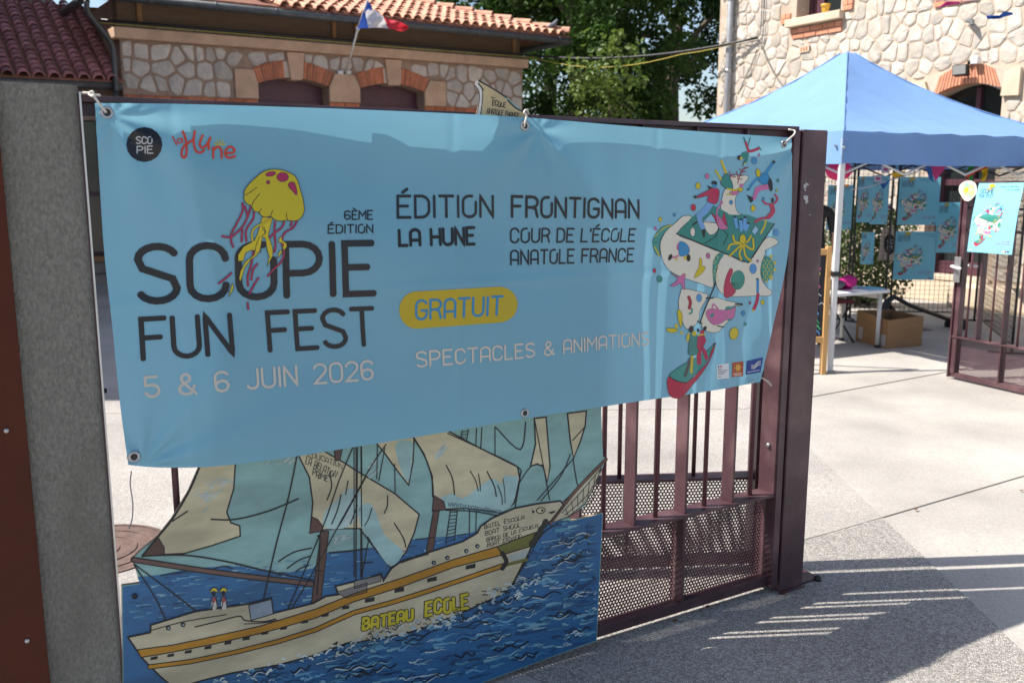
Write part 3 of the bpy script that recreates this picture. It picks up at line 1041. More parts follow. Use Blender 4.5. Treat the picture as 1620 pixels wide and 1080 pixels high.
P.ell('#1d2f66', 546, 777, 6, layer=2)
P.ell('#b32030', 562, 775, 6, layer=2)
for i, (y, w_) in enumerate(((792, 26), (803, 66), (815, 50), (826, 40), (846, 20))):
    P.stroke('#55585c', 4, [(542, y), (542 + w_, y - 2)], layer=2)
P.fill('#a8451e', [(640, 748), (716, 740), (714, 840), (638, 848)], sm=False, layer=0)
P.stroke('#d9a53a', 6, [(678, 757), (678, 812)], layer=2)
P.stroke('#d9a53a', 6, [(655, 785), (702, 780)], layer=3)
P.ell('#d9a53a', 678, 783, 13, 16, layer=4)
for i in range(4):
    P.ell('#d9a53a', 678 + 16 * math.cos(R(45 + 90 * i)), 783 + 20 * math.sin(R(45 + 90 * i)), 5, 6, layer=5)
P.stroke('#e2cfc0', 5, [(648, 826), (705, 820)], layer=2)
P.stroke('#e2cfc0', 5, [(652, 836), (700, 831)], layer=2)
P.fill('#1f3f8c', [(737, 738), (851, 712), (832, 815), (730, 832)], sm=False, layer=0)
for k in range(3):
    P.stroke('#d6cfc0', 5, [(770, 765 + 11 * k), (790, 768 + 10 * k), (812, 745 + 12 * k), (832, 738 + 12 * k)], layer=2)
P.stroke('#b9bfd0', 5, [(742, 815), (825, 800)], layer=2)
P.build('sponsor_logo', banner)

# eyelets and the cords through them
gros = []
for gx, gy in ((169, 178), (830, 199), (1240, 228), (212, 722), (830, 653)):
    c = bsurf_px(gx, gy, 0.001)
    m = MB()
    rad = 0.011
    ring = [c + (GATE.D * math.cos(2 * PI * k / 16) + Vector((0, 0, 1)) * math.sin(2 * PI * k / 16)) * rad for k in range(17)]
    m.tube(ring, 0.0038, 6, M_steel, cap=False)
    hole = [c + GATE.N * 0.0006 + (GATE.D * math.cos(2 * PI * k / 16) + Vector((0, 0, 1)) * math.sin(2 * PI * k / 16)) * 0.009 for k in range(16)]
    m.add(hole, [tuple(range(16))], M_black)
    m.build('eyelet', None, banner, smooth=True)
    gros.append(c)


# ---------------------------------------------------------------- ground
GL_ = []
M_ground = aggregate('courtyard_concrete', (0.46, 0.43, 0.39), (0.39, 0.36, 0.33), 150, k=0.14, stain=0.34, bumpk=0.3)
M_agg = aggregate('exposed_aggregate', (0.49, 0.455, 0.415), (0.16, 0.148, 0.135), 150, k=0.42, stain=0.2, bumpk=0.8)
M_agg2 = aggregate('exposed_aggregate_worn', (0.50, 0.465, 0.43), (0.27, 0.25, 0.23), 170, k=0.28, stain=0.32, bumpk=0.5)
mb = MB()
mb.add([(-400, -400, 0), (400, -400, 0), (400, 800, 0), (-400, 800, 0)], [(0, 1, 2, 3)])
g = mb.build('ground', M_ground)
g['kind'] = 'structure'


def slab(name, pts, m, h=0.004):
    k = MB()
    k.prism(pts, lambda x, y, z: (x, y, z), m, -0.02, h)
    o = k.build(name, None)
    o['kind'] = 'structure'
    return o


# strips of exposed aggregate under and beside the gate, joints left open between the slabs
A0, A1 = Vector((1.764, 5.185)), Vector((1.714, 2.845))
J1a, J1b = Vector((0.709, 3.109)), Vector((0.915, 2.660))
e = (A1 - A0).normalized()
g1 = (Vector((2.749, 4.726)) - Vector((1.277, 3.818))).normalized()
gp = GATE.D.xy
Q0 = GATE.P.xy
# near strip: between the crossing crack line and the street
jn = Vector((gp.y, -gp.x))


def P2(s, d):
    v = Q0 + gp * s + jn * d
    return (v.x, v.y)


slab('pavement', [P2(-4.5, -.28), P2(1.17, -.28), P2(2.1, 2.6), P2(-4.5, 2.6)], M_agg2)
slab('pavement', [P2(1.176, -.28), P2(3.452, -.28), (1.722, 3.2), (1.700, 2.0), (1.66, 0.6), P2(2.108, 2.6)], M_agg)
slab('pavement', [P2(-4.5, -.284), P2(3.455, -.284), (1.752, 4.6), (1.764, 5.2), (1.80, 7.2), (-6.2, 7.2), (-6.2, 1.5)], M_agg2, 0.0035)
mb = MB()
for a, b in (((1.277, 3.818), (2.749, 4.726)), ((2.749, 4.726), (4.6, 5.9)), ((1.62, 6.2), (6.5, 9.3)), ((-5, 6.0), (1.62, 6.2))):
    a, b = Vector(a), Vector(b)
    n = Vector((-(b - a).y, (b - a).x)).normalized() * 0.0017
    mb.prism([tuple(a + n), tuple(a - n), tuple(b - n), tuple(b + n)], lambda x, y, z: (x, y, z), mat('joint_dirt', (0.30, 0.27, 0.235), rough=1), 0.001, 0.0062)
o = mb.build('pavement_joint', None)
o['kind'] = 'structure'

# manhole cover behind the gate
mc = gnd(196, 872)
man = thing('manhole_cover', (mc.x - .12, mc.y, 0.004), 'round rusty manhole cover set in the paving left of the painted ship board', 'manhole cover')
M_iron = mat('rusty_cast_iron', (0.17, 0.11, 0.09), rough=0.7, metal=0.2, var=0.4, scale=20, bump=0.4, bscale=90)
for r0, r1, z in ((0, .30, .003), (.285, .30, .007), (.22, .235, .007), (.15, .165, .007), (.08, .095, .007)):
    m = MB()
    n = 40
    o_ = [(mc.x - .12 + r1 * math.cos(2 * PI * k / n), mc.y + r1 * math.sin(2 * PI * k / n)) for k in range(n)]
    if r0 == 0:
        m.prism(o_, lambda x, y, h: (x, y, h), None, 0.0, z + .002)
        m.build('plate', M_iron, man)
    else:
        vs = []
        for rr_ in (r0, r1):
            for zz in (.0035, z + .002):
                vs += [(mc.x - .12 + rr_ * math.cos(2 * PI * k / n), mc.y + rr_ * math.sin(2 * PI * k / n), zz) for k in range(n)]
        fs = []
        for k in range(n):
            q = (k + 1) % n
            fs += [(n + k, n + q, 3 * n + q, 3 * n + k), (k, q, n + q, n + k), (2 * n + k, 2 * n + q, 3 * n + q, 3 * n + k)]
        m.add(vs, fs)
        m.build('raised_ring', M_iron, man)


# ---------------------------------------------------------------- perforated sheet, real holes in a hexagonal lattice
def perforated(F, s0, s1, z0, z1, d, pitch=0.015, hole=0.0056, th=0.0015, walls=True):
    m = MB()
    w_, h_ = pitch, pitch * math.sqrt(3) / 2
    R_ = pitch / math.sqrt(3)
    nx, nz = int((s1 - s0) / w_), int((z1 - z0) / h_)
    ox, oz = s0 + ((s1 - s0) - nx * w_) / 2, z0 + ((z1 - z0) - nz * h_) / 2
    hexd = [(math.cos(R(30 + 60 * k)), math.sin(R(30 + 60 * k))) for k in range(6)]
    for j in range(nz + 1):
        for i in range(nx + (0 if j % 2 else 1)):
            cx, cz = ox + (i + (.5 if j % 2 else 0)) * w_, oz + j * h_
            out = [(min(s1, max(s0, cx + R_ * a)), min(z1, max(z0, cz + R_ * b))) for a, b in hexd]
            inn = [(min(s1, max(s0, cx + hole * a)), min(z1, max(z0, cz + hole * b))) for a, b in hexd]
            vs = [F.w(a, d, b) for a, b in out] + [F.w(a, d, b) for a, b in inn]
            fs = [(k, (k + 1) % 6, 6 + (k + 1) % 6, 6 + k) for k in range(6)]
            if walls:
                vs += [F.w(a, d - th, b) for a, b in inn]
                fs += [(6 + k, 6 + (k + 1) % 6, 12 + (k + 1) % 6, 12 + k) for k in range(6)]
            m.add(vs, fs)
    m.raw = True
    return m


def gate_leaf(F, root, s0, s1, bars, stiles, z_top=1.745, z_mid=0.405, walls=True, dep=0.04, zb=0.055, pitch=.0138, stw=.012):
    """bars: list of (s, kind) with kind 'flat' (plate set edge-on to the street) or 'round'"""
    def bx_(nm, *a, bev=.0012, m=M_gate):
        k = MB()
        k.box(F, *a)
        k.build(nm, m, root, bevel=bev)
    bx_('top_rail', s0, s1, -dep, dep, z_top - .014, z_top)
    bx_('top_rail', s0, s1, -.012, .012, z_top - .045, z_top - .0145)
    bx_('middle_rail', s0, s1, -dep, dep, z_mid - .012, z_mid)
    bx_('bottom_rail', s0, s1, -.022, .022, zb - .022, zb + .016)
    for s, w_ in ((s0, .012), (s1 - stw, stw)):
        bx_('end_stile', s, s + w_, -dep - .006, dep + .006, zb - .022, z_top - .0145)
    for s in stiles:
        bx_('lower_bar', s - .006, s + .006, -dep + .004, dep - .012, zb + .0165, z_mid - .0125)
    for s, kd in bars:
        if kd == 'flat':
            bx_('flat_bar', s - .005, s + .005, -dep + .011, dep - .011, z_mid + .0005, z_top - .0145)
        else:
            k = MB()
            k.tube([F.w(s, 0.0, z_mid), F.w(s, 0.0, z_top - .0145)], .0085, 12)
            k.build('round_bar', M_gate2, root, smooth=True)
    edges = [s0 + .013] + sorted(stiles) + [s1 - stw - .001]
    for a, b in zip(edges, edges[1:]):
        perforated(F, a + .007, b - .007, zb + .017, z_mid - .013, -.012, walls=walls, pitch=pitch, hole=pitch * .345).build('perforated_panel', M_gate, root)


gate = thing('gate', GATE.w(1.25, 0, 0), 'closed purple metal gate leaf with flat and round bars behind the blue banner', 'gate')
bars = []
s = 2.293
kd = 'round'
while s > .17:
    bars.append((s, kd))
    s -= .1125
    kd = 'flat' if kd == 'round' else 'round'
gate_leaf(GATE, gate, 0.098, 2.412, bars, [1.955, 1.50, 1.05, .6], stw=.03)
k = MB()
k.box(GATE, 2.424, 2.4195, -.03, .03, .58, .66)
# lock and bolt on the end stile
mbt = MB()
mbt.tube([GATE.w(2.383, .0, .585), GATE.w(2.372, .0, .585)], .008, 10)
mbt.build('bolt_head', M_steel, gate, smooth=True)
mbt = MB()
mbt.tube([GATE.w(.108, .02, 1.06), GATE.w(.122, .02, 1.06)], .006, 10)
mbt.build('bolt_head', M_black, bpy.data.objects['gate'], smooth=True)

# square post on the right with its foot plate
post = thing('gate_post', GATE.w(2.53, 0, 0), 'square dark purple steel gate post with flaking white sticker remains', 'gate post')
k = MB()
k.box(GATE, 2.4225, 2.547, -.075, .050, .010, 1.735)
k.build('post_tube', M_gate, post, bevel=.004)
k = MB()
k.box(GATE, 2.549, 2.66, -.12, .04, .0045, .012)
k.box(GATE, 2.415, 2.549, -.12, -.077, .0045, .012)
k.box(GATE, 2.415, 2.549, .052, .062, .0045, .012)
k.build('foot_plate', M_gate, post)
k = MB()
b0 = gnd(1293, 919)
k.tube([b0, b0 + Vector((0, 0, .018)), b0 + Vector((0, 0, .026))], [.014, .014, .006], 12)
k.build('bolt_cap', M_black, post, smooth=True)


def post_face(x, y, h):
    s_, z_ = GATE.px(x, y, .050)
    return GATE.w(s_, .050 + h, z_)


M_flake = lambda c: mat('sticker_residue', (0.42, 0.43, 0.42), rough=0.8, var=.3, scale=60)
P = Print(post_face, h0=.0012, mk=M_flake)
P.region(1090, 190, 6.352)
P.fill('', [(1145, 650), (1165, 640), (1180, 627), (1206, 650), (1195, 658), (1172, 655), (1185, 675), (1166, 682), (1172, 708), (1160, 710), (1150, 680)], sm=False)
P.fill('', [(1148, 760), (1170, 755), (1195, 765), (1192, 800), (1198, 820), (1178, 842), (1162, 835), (1168, 810), (1148, 790)], sm=False)
P.fill('', [(1205, 948), (1218, 946), (1216, 958), (1206, 957)], sm=False)
P.fill('', [(1160, 700), (1174, 697), (1172, 716), (1162, 716)], sm=False)
P.mb.build('sticker_remains', None, post)

# second leaf standing ajar behind
rear = thing('gate', REAR.w(.8, 0, 0), 'second purple gate leaf standing ajar behind the banner gate', 'gate')
rb = []
s = .13
kd = 'flat'
while s < 1.55:
    rb.append((s, kd))
    s += .15
    kd = 'flat' if kd == 'round' else 'round'
gate_leaf(REAR, rear, 0.03, 1.6, rb, [.55, 1.1], walls=False)
k = MB()
k.box(REAR, -.05, .028, -.035, .035, .03, 1.70)
k.build('hinge_post', M_gate, rear, bevel=.003)

# ---------------------------------------------------------------- pillar and brown panel at the far left
pil = thing('gate_pillar', GATE.w(-.1, .05, 0), 'rough grey rendered pillar holding the gate on the far left', 'pillar')
k = MB()
k.prism([(-.62, .20), (-.62, -.12), (.100, -.12), (.112, -.10), (.112, -.005), (.100, .005)][::-1] if False else [(-.62, -.30), (.090, -.30), (.108, -.285), (.108, -.012), (.096, 0.0), (-.62, 0.0)],
        lambda a, b, z: GATE.w(a, b + .055, z), None, 0.0, 1.765)
ob = k.build('pillar_body', M_conc, pil, bevel=.006)
k = MB()
k.box(GATE, .1085, .1125, -.28, .050, .02, 1.75)
k.build('lit_edge_strip', mat('lit_edge_metal', (0.62, 0.62, 0.60), rough=.4, metal=.6, var=.2), pil)  # pale strip stands in for the pillar chamfer catching light
panel = thing('metal_panel', GATE.w(-.3, .1, 0), 'dark rust brown metal panel screwed to the pillar at the left edge', 'panel')
k = MB()
k.box(GATE, -.62, -.056, .057, .073, .05, 1.98)
k.build('sheet', M_rust, panel, bevel=.002)
for x, y in ((10, 681), (43, 1013)):
    s_, z_ = GATE.px(x, y, .074)
    k = MB()
    k.tube([GATE.w(s_, .0735, z_), GATE.w(s_, .076, z_), GATE.w(s_, .0775, z_)], [.006, .0055, .003], 10)
    k.build('screw', M_steel, panel, smooth=True)

# ---------------------------------------------------------------- painted plywood ship board
BD = .054


def bo(x, y, h=0.0):
    s_, z_ = GATE.px(x, y, BD)
    return GATE.w(s_, BD + h, z_)


def C6(p):
    return (180 + p[0] / 2.7, 680 + p[1] / 2.7)


def C7(p):
    return (560 + p[0] / 2.571, 640 + p[1] / 2.571)


board = thing('painted_board', GATE.w(.9, BD, 0), 'cut out plywood board painted as a white sailing ship on blue sea', 'painted board')
BT = .012


def bsolid(name, px_, m, side, d0=0.0):
    k = MB()
    sz = [GATE.px(x, y, BD) for x, y in px_]
    k.prism(sz, lambda a, b, h: GATE.w(a, BD + d0 + h, b), m, -BT, 0.0, side)
    return k.build(name, None, board)


M_ply = mat('plywood_edge', (0.34, 0.25, 0.16), rough=.8, var=.3, scale=20)
SKY_, SEA_, CRM_, BRN_, INKB = '#84aca8', '#2b6492', '#bfb79c', '#5a4038', '#16181c'
# the sea and hull sheet (square), the sails sheet, the topsail pennant
# sails: everything above the sea sheet up to and behind the banner; the outline follows the sails seen as shadows through the vinyl
sails = [(193, 926), (222, 922), (209, 884), (226, 868), C6((190, 455)), C6((250, 378)), C6((320, 262)), C6((368, 152)), (318, 730), (330, 640), (340, 470), (300, 300), (280, 174), (330, 171), (450, 181), (563, 196), (562, 177),
         (584, 178), (612, 192), (640, 214), (722, 214), (738, 196), (756, 180), (764, 150), (757, 138), (754, 128), (762, 129), (800, 152), (806, 158), (838, 184), (836, 190), (868, 210), (930, 300),
         (960, 420), (956, 560), (951, 650), (954, 722), C7((1028, 218)), C7((1000, 280)), C7((975, 345)), C7((940, 410)), C7((870, 455)), (905, 823), (954, 811), (944, 1013), (880, 1036), (700, 1103), (420, 1190), (196, 1262)]
bsolid('ship_sheet', sails, paint(SKY_, .18), M_ply)


def bface(d0):
    def f(x, y, h):
        s_, z_ = GATE.px(x, y, BD)
        return GATE.w(s_, BD + d0 + h, z_)
    return f


P = Print(bface(0), h0=.0019, dh=.00008, mk=paint)
# horizon sea beyond the hull lies on the sails sheet, so paint it there
S = Print(bface(0), h0=.0003, dh=.00008, mk=paint)
seahor = [C6((100, 625)), C6((190, 618)), C6((330, 590)), C6((480, 580)), C6((600, 585)), C6((700, 615)), C6((850, 590)), C6((915, 520)), C6((1080, 505))] + [C7((0, 590)), C7((100, 575)), C7((250, 545)), C7((380, 535)), C7((470, 520))] + [C7((560, 500)), C7((800, 470)), (905, 824), (953, 812), (943, 1012), (880, 1035), (700, 1102), (420, 1189), (197, 1260), (194, 927), (222, 923)]
S.fill('#2b6492', seahor, sm=False, layer=0)
# sails
cream = [
    [C6(p) for p in [(372, 140), (520, 130), (512, 250), (482, 350), (500, 395), (538, 408), (540, 452), (420, 492), (300, 526), (215, 530), (130, 538), (190, 455), (250, 380), (320, 265)]],
    [C6(p) for p in [(785, 100), (835, 200), (850, 310), (838, 438), (900, 425), (985, 420), (1050, 420)]] + [C7(p) for p in [(25, 505), (90, 590), (150, 662), (210, 600), (245, 520), (265, 445), (165, 360), (0, 262)]] + [C6((985, 140)), C6((890, 85))],
    [C7(p) for p in [(238, 125), (380, 105), (520, 180), (665, 252), (674, 300), (650, 400), (600, 440), (560, 432), (450, 420), (340, 425), (320, 370), (318, 290), (285, 200)]],
    [C7(p) for p in [(85, 148), (135, 145), (244, 130), (240, 230), (222, 326), (170, 260), (120, 190)]],
    [C7(p) for p in [(733, 55), (781, 50), (797, 250), (786, 312), (770, 252), (745, 240), (718, 250), (738, 160)]],
    [C7(p) for p in [(868, 35), (945, 25), (940, 85), (920, 150), (893, 216), (880, 150)]],
]
for q in cream:
    S.fill('#c6bc9a', q, sm=False, out=INKB, ow=2.4, layer=3)
# blue shading painted on the sails
S.fill('#9dbfbd', [C7(p) for p in [(340, 420), (450, 416), (560, 428), (598, 436), (645, 400), (668, 300), (650, 290), (610, 290), (600, 320), (560, 300), (500, 340), (440, 380), (400, 360), (345, 385)]], sm=True, layer=6)
S.fill('#9dbfbd', [C7(p) for p in [(30, 500), (80, 570), (148, 655), (200, 600), (160, 560), (120, 520), (90, 440), (60, 400), (20, 420)]], layer=6)
S.fill('#a5c2bd', [C6(p) for p in [(900, 415), (1000, 412), (1060, 330), (1050, 260), (1000, 250), (950, 300), (900, 350)]], layer=6)
S.fill('#93b6b4', [C7(p) for p in [(170, 160), (236, 150), (234, 230), (220, 310), (190, 260)]], layer=6)
# dabs of white cloud
M_cl = '#b9c6c4'
rc = random.Random(4)
for cx_, cy_, n_, sx, sy in ((325, 780, 16, 26, 14), (345, 762, 10, 30, 10), (452, 725, 10, 22, 9), (700, 712, 8, 12, 6), (540, 850, 9, 12, 6), (590, 745, 10, 12, 20), (555, 815, 8, 10, 14)):
    for i in range(n_):
        x_, y_ = cx_ + rc.gauss(0, sx * .5), cy_ + rc.gauss(0, sy * .5)
        a_ = rc.uniform(-.9, -.3)
        l_ = rc.uniform(3, 11)
        S.stroke(M_cl if rc.random() < .6 else '#a3bab8', rc.uniform(1.2, 3.2), [(x_ - l_ * math.cos(a_), y_ - l_ * math.sin(a_)), (x_ + rc.uniform(-2, 2), y_ + rc.uniform(-2, 2)), (x_ + l_ * math.cos(a_), y_ + l_ * math.sin(a_))], layer=7 + i % 4, taper=True)
# masts and brown reinforcement patches
for q in ([(885, 432), (918, 432), (882, 745), (843, 742)], [(940, 70), (978, 70), (965, 130), (945, 128)], [(120, 540), (190, 458), (215, 500), (216, 530)], [(836, 440), (846, 370), (870, 380), (892, 410), (890, 430)]):
    S.fill(BRN_, [C6(p) for p in q], sm=False, out=INKB, ow=1.6, layer=9)
for q in ([(323, 430), (346, 430), (320, 597), (293, 600)], [(318, 432), (324, 368), (365, 392), (372, 426)]):
    S.fill(BRN_, [C7(p) for p in q], sm=False, out=INKB, ow=1.6, layer=9)
# boom
S.stroke(INKB, 9.5, [C6((80, 552)), C6((450, 608)), C6((848, 657))], layer=10)
S.stroke('#6b5148', 5.5, [C6((84, 553)), C6((450, 608)), C6((846, 656))], layer=11.4)
# edges and rigging, black brush lines
for w_, q in ((3.4, [(368, 150), (322, 258), (252, 375), (190, 452), (122, 536)]), (2.6, [(120, 537), (300, 533), (480, 560), (650, 600), (850, 640)]), (2.4, [(415, 380), (520, 380), (660, 345), (788, 292)]),
              (2.2, [(250, 388), (315, 345)]), (2.4, [(782, 110), (745, 290), (690, 500), (622, 800)]), (2, [(1022, 70), (960, 220), (890, 420), (730, 795)]), (1.8, [(1075, 200), (985, 360), (860, 590), (755, 768)]),
              (2, [(1035, 70), (1034, 640)]), (1.8, [(1055, 70), (1058, 410)]), (2, [(1058, 420), (1060, 630)]), (2.2, [(85, 572), (180, 720), (230, 832)]), (2.2, [(85, 570), (220, 670), (350, 770)]), (2, [(703, 560), (770, 520), (845, 503)]),
              (2, [(740, 590), (790, 555), (835, 538)]), (2, [(775, 605), (800, 588), (830, 578)]), (2, [(910, 298), (930, 240), (922, 190)]), (2, [(930, 400), (955, 340), (970, 275)]), (1.8, [(990, 275), (1000, 215)]),
              (1.8, [(960, 410), (1000, 340), (1078, 195)]), (1.8, [(1010, 400), (1040, 320)]), (2.4, [(920, 523), (1010, 515), (1080, 505)]), (1.8, [(200, 620), (260, 610), (310, 604)]), (1.8, [(430, 590), (470, 580), (510, 592)]),
              (2.6, [(870, 450), (880, 480), (868, 700)]), (1.8, [(890, 600), (862, 600)]), (2.6, [(530, 132), (580, 134), (650, 122)])):
    S.stroke(INKB, w_ * 2.7 / 2.7, [C6(p) for p in q], layer=13)
S.region(560, 640, 2.571)
for w_, q in ((6, [(238, 130), (285, 205), (315, 290), (322, 370)]), (5, [(380, 115), (520, 180), (665, 252), (674, 295), (655, 415)]), (5, [(372, 428), (480, 432), (580, 450)]), (4, [(670, 320), (720, 250), (770, 245)]), (4, [(735, 65), (770, 250), (795, 385)]),
              (5, [(575, 90), (675, 182), (698, 70)]), (4, [(573, 90), (573, 205)]), (4, [(498, 95), (495, 165)]), (4, [(520, 92), (515, 175)]), (4, [(0, 170), (0, 700)]), (4, [(15, 168), (10, 500)]), (4, [(30, 165), (32, 290)]), (4, [(28, 500), (27, 700)]),
              (5, [(0, 380), (60, 265), (130, 160)]), (4, [(125, 175), (100, 310)]), (4, [(95, 160), (92, 300)]), (4, [(165, 240), (167, 355)]), (4, [(470, 430), (468, 530)]), (4, [(497, 432), (495, 515)]),
              (4, [(890, 218), (905, 310), (912, 330)]), (4, [(888, 145), (938, 90)]), (4, [(895, 215), (830, 290), (745, 388)]), (4, [(880, 200), (840, 290), (760, 390)]), (5, [(374, 245), (400, 300), (408, 365)]), (4, [(472, 268), (495, 310), (505, 350)]),
              (4, [(505, 280), (512, 320), (513, 350)]), (5, [(540, 270), (570, 330), (578, 372)]), (4, [(583, 325), (600, 370), (602, 405)]), (3, [(606, 300), (612, 350), (614, 400)]), (5, [(136, 368), (135, 410), (122, 440)]), (4, [(72, 420), (60, 460), (43, 490)]),
              (5, [(163, 480), (200, 540), (210, 578)]), (4, [(60, 545), (30, 700)]), (4, [(55, 535), (95, 600)]), (4, [(250, 547), (325, 538)]), (4, [(420, 530), (458, 524)]), (4, [(35, 640), (75, 640)])):
    S.stroke(INKB, w_, q, layer=13)
# rope ladders
for (a, b, c_, d_) in (((392, 428), (372, 565), (420, 428), (408, 552)), ((440, 105), (434, 135), (465, 100), (458, 142))):
    S.stroke(INKB, 4, [a, b], layer=13)
    S.stroke(INKB, 4, [c_, d_], layer=13)
    n_ = 9 if b[1] - a[1] > 60 else 3
    for i in range(n_):
        t = (i + .5) / n_
        S.stroke(INKB, 3, [(a[0] + (b[0] - a[0]) * t, a[1] + (b[1] - a[1]) * t), (c_[0] + (d_[0] - c_[0]) * t, c_[1] + (d_[1] - c_[1]) * t)], layer=14.5)
# bowsprit and its net
S.fill(CRM_, [(845, 400), (1005, 245), (985, 320), (940, 400), (870, 455), (800, 480)], sm=False, out=INKB, ow=4, layer=9)
for i in range(7):
    t = i / 6
    S.stroke(INKB, 3, [(860 + 145 * t, 420 - 160 * t), (870 + 120 * t, 450 - 110 * t)], layer=12)
for i in range(3):
    S.stroke(INKB, 3, [(845 + 12 * i, 440 + 8 * i), (930 + 15 * i, 345 + 25 * i), (1000 - 5 * i, 262 + 25 * i)], layer=12.6)
S.stroke(INKB, 13, [(795, 485), (900, 350), (1026, 220)], layer=14)
S.stroke('#6b4a3c', 9, [(798, 482), (900, 350), (1024, 222)], layer=15)
S.region(0, 0, 1)
# words on the sail
S.region(180, 680, 2.7)
text(S, '"EDUCATION', [(822, 88), (822, 108), (980, 142), (974, 164)], 2.3, INKB, jit=.1, layer=16)
text(S, 'LA RELATION', [(825, 112), (818, 142), (956, 178), (946, 202)], 3, INKB, jit=.12, layer=16)
text(S, 'PRIME"', [(852, 165), (848, 192), (925, 202), (918, 224)], 3, INKB, jit=.12, layer=16)
S.region(560, 640, 2.571)
text(S, 'WWW.EDUCATION.GOUV.FR', [(384, 395), (382, 412), (600, 430), (596, 448)], 2.6, '#3d5f70', jit=.1, layer=16)

S.build('sail_painting', board)
# the pennant at the top, cream with a black rim
S = Print(bface(0), h0=.0003, dh=.00008, mk=paint)
S.region(720, 110, 6.75)
S.fill('#c6b286', [(252, 122), (300, 150), (480, 262), (560, 330), (640, 400), (760, 480), (800, 530), (760, 560), (240, 545), (262, 470), (285, 360), (290, 215), (250, 160)], sm=False, layer=3)
S.fill('#d8d4cc', [(205, 165), (225, 118), (250, 120), (245, 160), (290, 215), (285, 370), (262, 490), (225, 490), (245, 400), (262, 260), (240, 210)], sm=False, layer=5)
S.stroke(INKB, 15, [(250, 122), (400, 205), (545, 300)], layer=7)
S.stroke(INKB, 15, [(560, 330), (640, 408), (740, 462), (815, 525)], layer=7)
S.stroke(INKB, 9, [(245, 155), (288, 218), (290, 330), (270, 490)], layer=8)
S.stroke(INKB, 7, [(205, 168), (250, 225), (258, 320), (240, 430), (222, 488)], layer=8)
S.stroke(INKB, 9, [(250, 150), (308, 225)], layer=9)
text(S, 'ECOLE', [(400, 335), (395, 385), (540, 358), (535, 405)], 10, '#2c2018', jit=.12, layer=9)
S.stroke('#2c2018', 9, [(385, 290), (400, 310), (425, 300)], layer=9)
text(S, 'ANATOLE FRANCE', [(345, 415), (338, 470), (685, 470), (678, 515)], 8, '#2c2018', jit=.08, layer=9)
S.build('pennant_painting', board)

# --- hull and sea on the lower sheet
hull_top = [C6(p) for p in [(60, 882), (156, 862), (158, 830), (350, 772), (540, 745), (575, 740), (672, 715), (680, 780), (850, 738), (905, 708), (960, 700), (945, 665), (1080, 632)]]
hull_top2 = [C7(p) for p in [(110, 685), (118, 715), (150, 665), (190, 635), (330, 590), (440, 555), (500, 520), (515, 492), (560, 460), (650, 420), (740, 402), (838, 390), (850, 405), (800, 470), (765, 490), (735, 545), (705, 605), (645, 725)]]
hull_bot = [C7(p) for p in [(600, 770), (500, 815), (400, 860), (330, 890), (200, 930), (80, 950), (0, 965)]] + [C6(p) for p in [(1000, 905), (850, 960), (700, 1000), (500, 1035), (380, 1065), (260, 1100), (200, 1050), (120, 970)]]
hp = hull_top + hull_top2 + hull_bot
P.fill('#bfb597', hp, sm=False, out=INKB, ow=2.6, layer=8)
P.fill('#8a9aa8', [C6(p) for p in [(575, 745), (672, 720), (680, 782), (585, 810)]], sm=False, out=INKB, ow=1.6, layer=11)
P.fill('#7c7a76', [C6(p) for p in [(950, 690), (1080, 650), (1080, 690), (990, 715)]], sm=False, out=INKB, ow=1.2, layer=11)
P.fill('#7c7a76', [C7(p) for p in [(0, 715), (108, 690), (108, 715), (0, 745)]], sm=False, out=INKB, ow=1.2, layer=11)
# stripes
st1t = [C6(p) for p in [(100, 935), (250, 915), (400, 884), (620, 835), (860, 762)]] + [C7(p) for p in [(0, 765), (200, 700), (400, 628), (580, 575)]]
st1b = [C7(p) for p in [(602, 608), (400, 660), (200, 735), (0, 798)]] + [C6(p) for p in [(860, 800), (640, 862), (420, 912), (250, 945), (115, 968)]]
P.fill('#b5801c', st1t + st1b, sm=False, out=INKB, ow=1.8, layer=11)
P.fill('#6b6a2c', [C7(p) for p in [(580, 575), (700, 530), (752, 512), (722, 572), (602, 608)]], sm=False, out=INKB, ow=1.8, layer=11.5)
st2 = [C6(p) for p in [(152, 1008), (330, 985), (520, 945), (700, 900), (860, 850)]] + [C7(p) for p in [(0, 842), (150, 802), (300, 755), (450, 705), (605, 652)]]
P.ribbon('#14161a', 8.5, st2, 11)
P.ribbon('#b5801c', 5.2, st2, 12.5)
P.ribbon('#6b6a2c', 5.2, [C7((605, 652)), C7((700, 628))], 12.5)
P.fill('#a3aca4', [C7(p) for p in [(625, 612), (712, 585), (695, 622), (640, 640)]], sm=False, layer=11)
P.stroke(INKB, 7, [C7((600, 600)), C7((618, 635)), C7((600, 665))], layer=14)
for x, y in ((172, 970), (243, 958), (318, 943), (402, 925), (487, 905), (565, 887), (645, 863), (725, 842), (815, 815), (902, 787), (990, 755)):
    P.fill(INKB, [C6(p) for p in [(x - 14, y - 3), (x + 15, y - 9), (x + 13, y + 5), (x - 17, y + 9)]], sm=False, layer=14)
for x, y in ((62, 790), (182, 750), (315, 707), (472, 655)):
    P.fill(INKB, [C7(p) for p in [(x - 18, y - 3), (x + 20, y - 12), (x + 20, y + 6), (x - 20, y + 13)]], sm=False, layer=14)
for p, r_ in ((C6((232, 842)), 4), (C6((295, 828)), 4), (C7((323, 640)), 3.6), (C7((378, 620)), 3.6), (C7((455, 593)), 3.6), (C7((500, 573)), 3.6)):
    P.ell(INKB, p[0], p[1], r_, layer=13)
    P.ell('#8a9aa8', p[0] + .5, p[1] + .3, r_ * .45, layer=14.5)
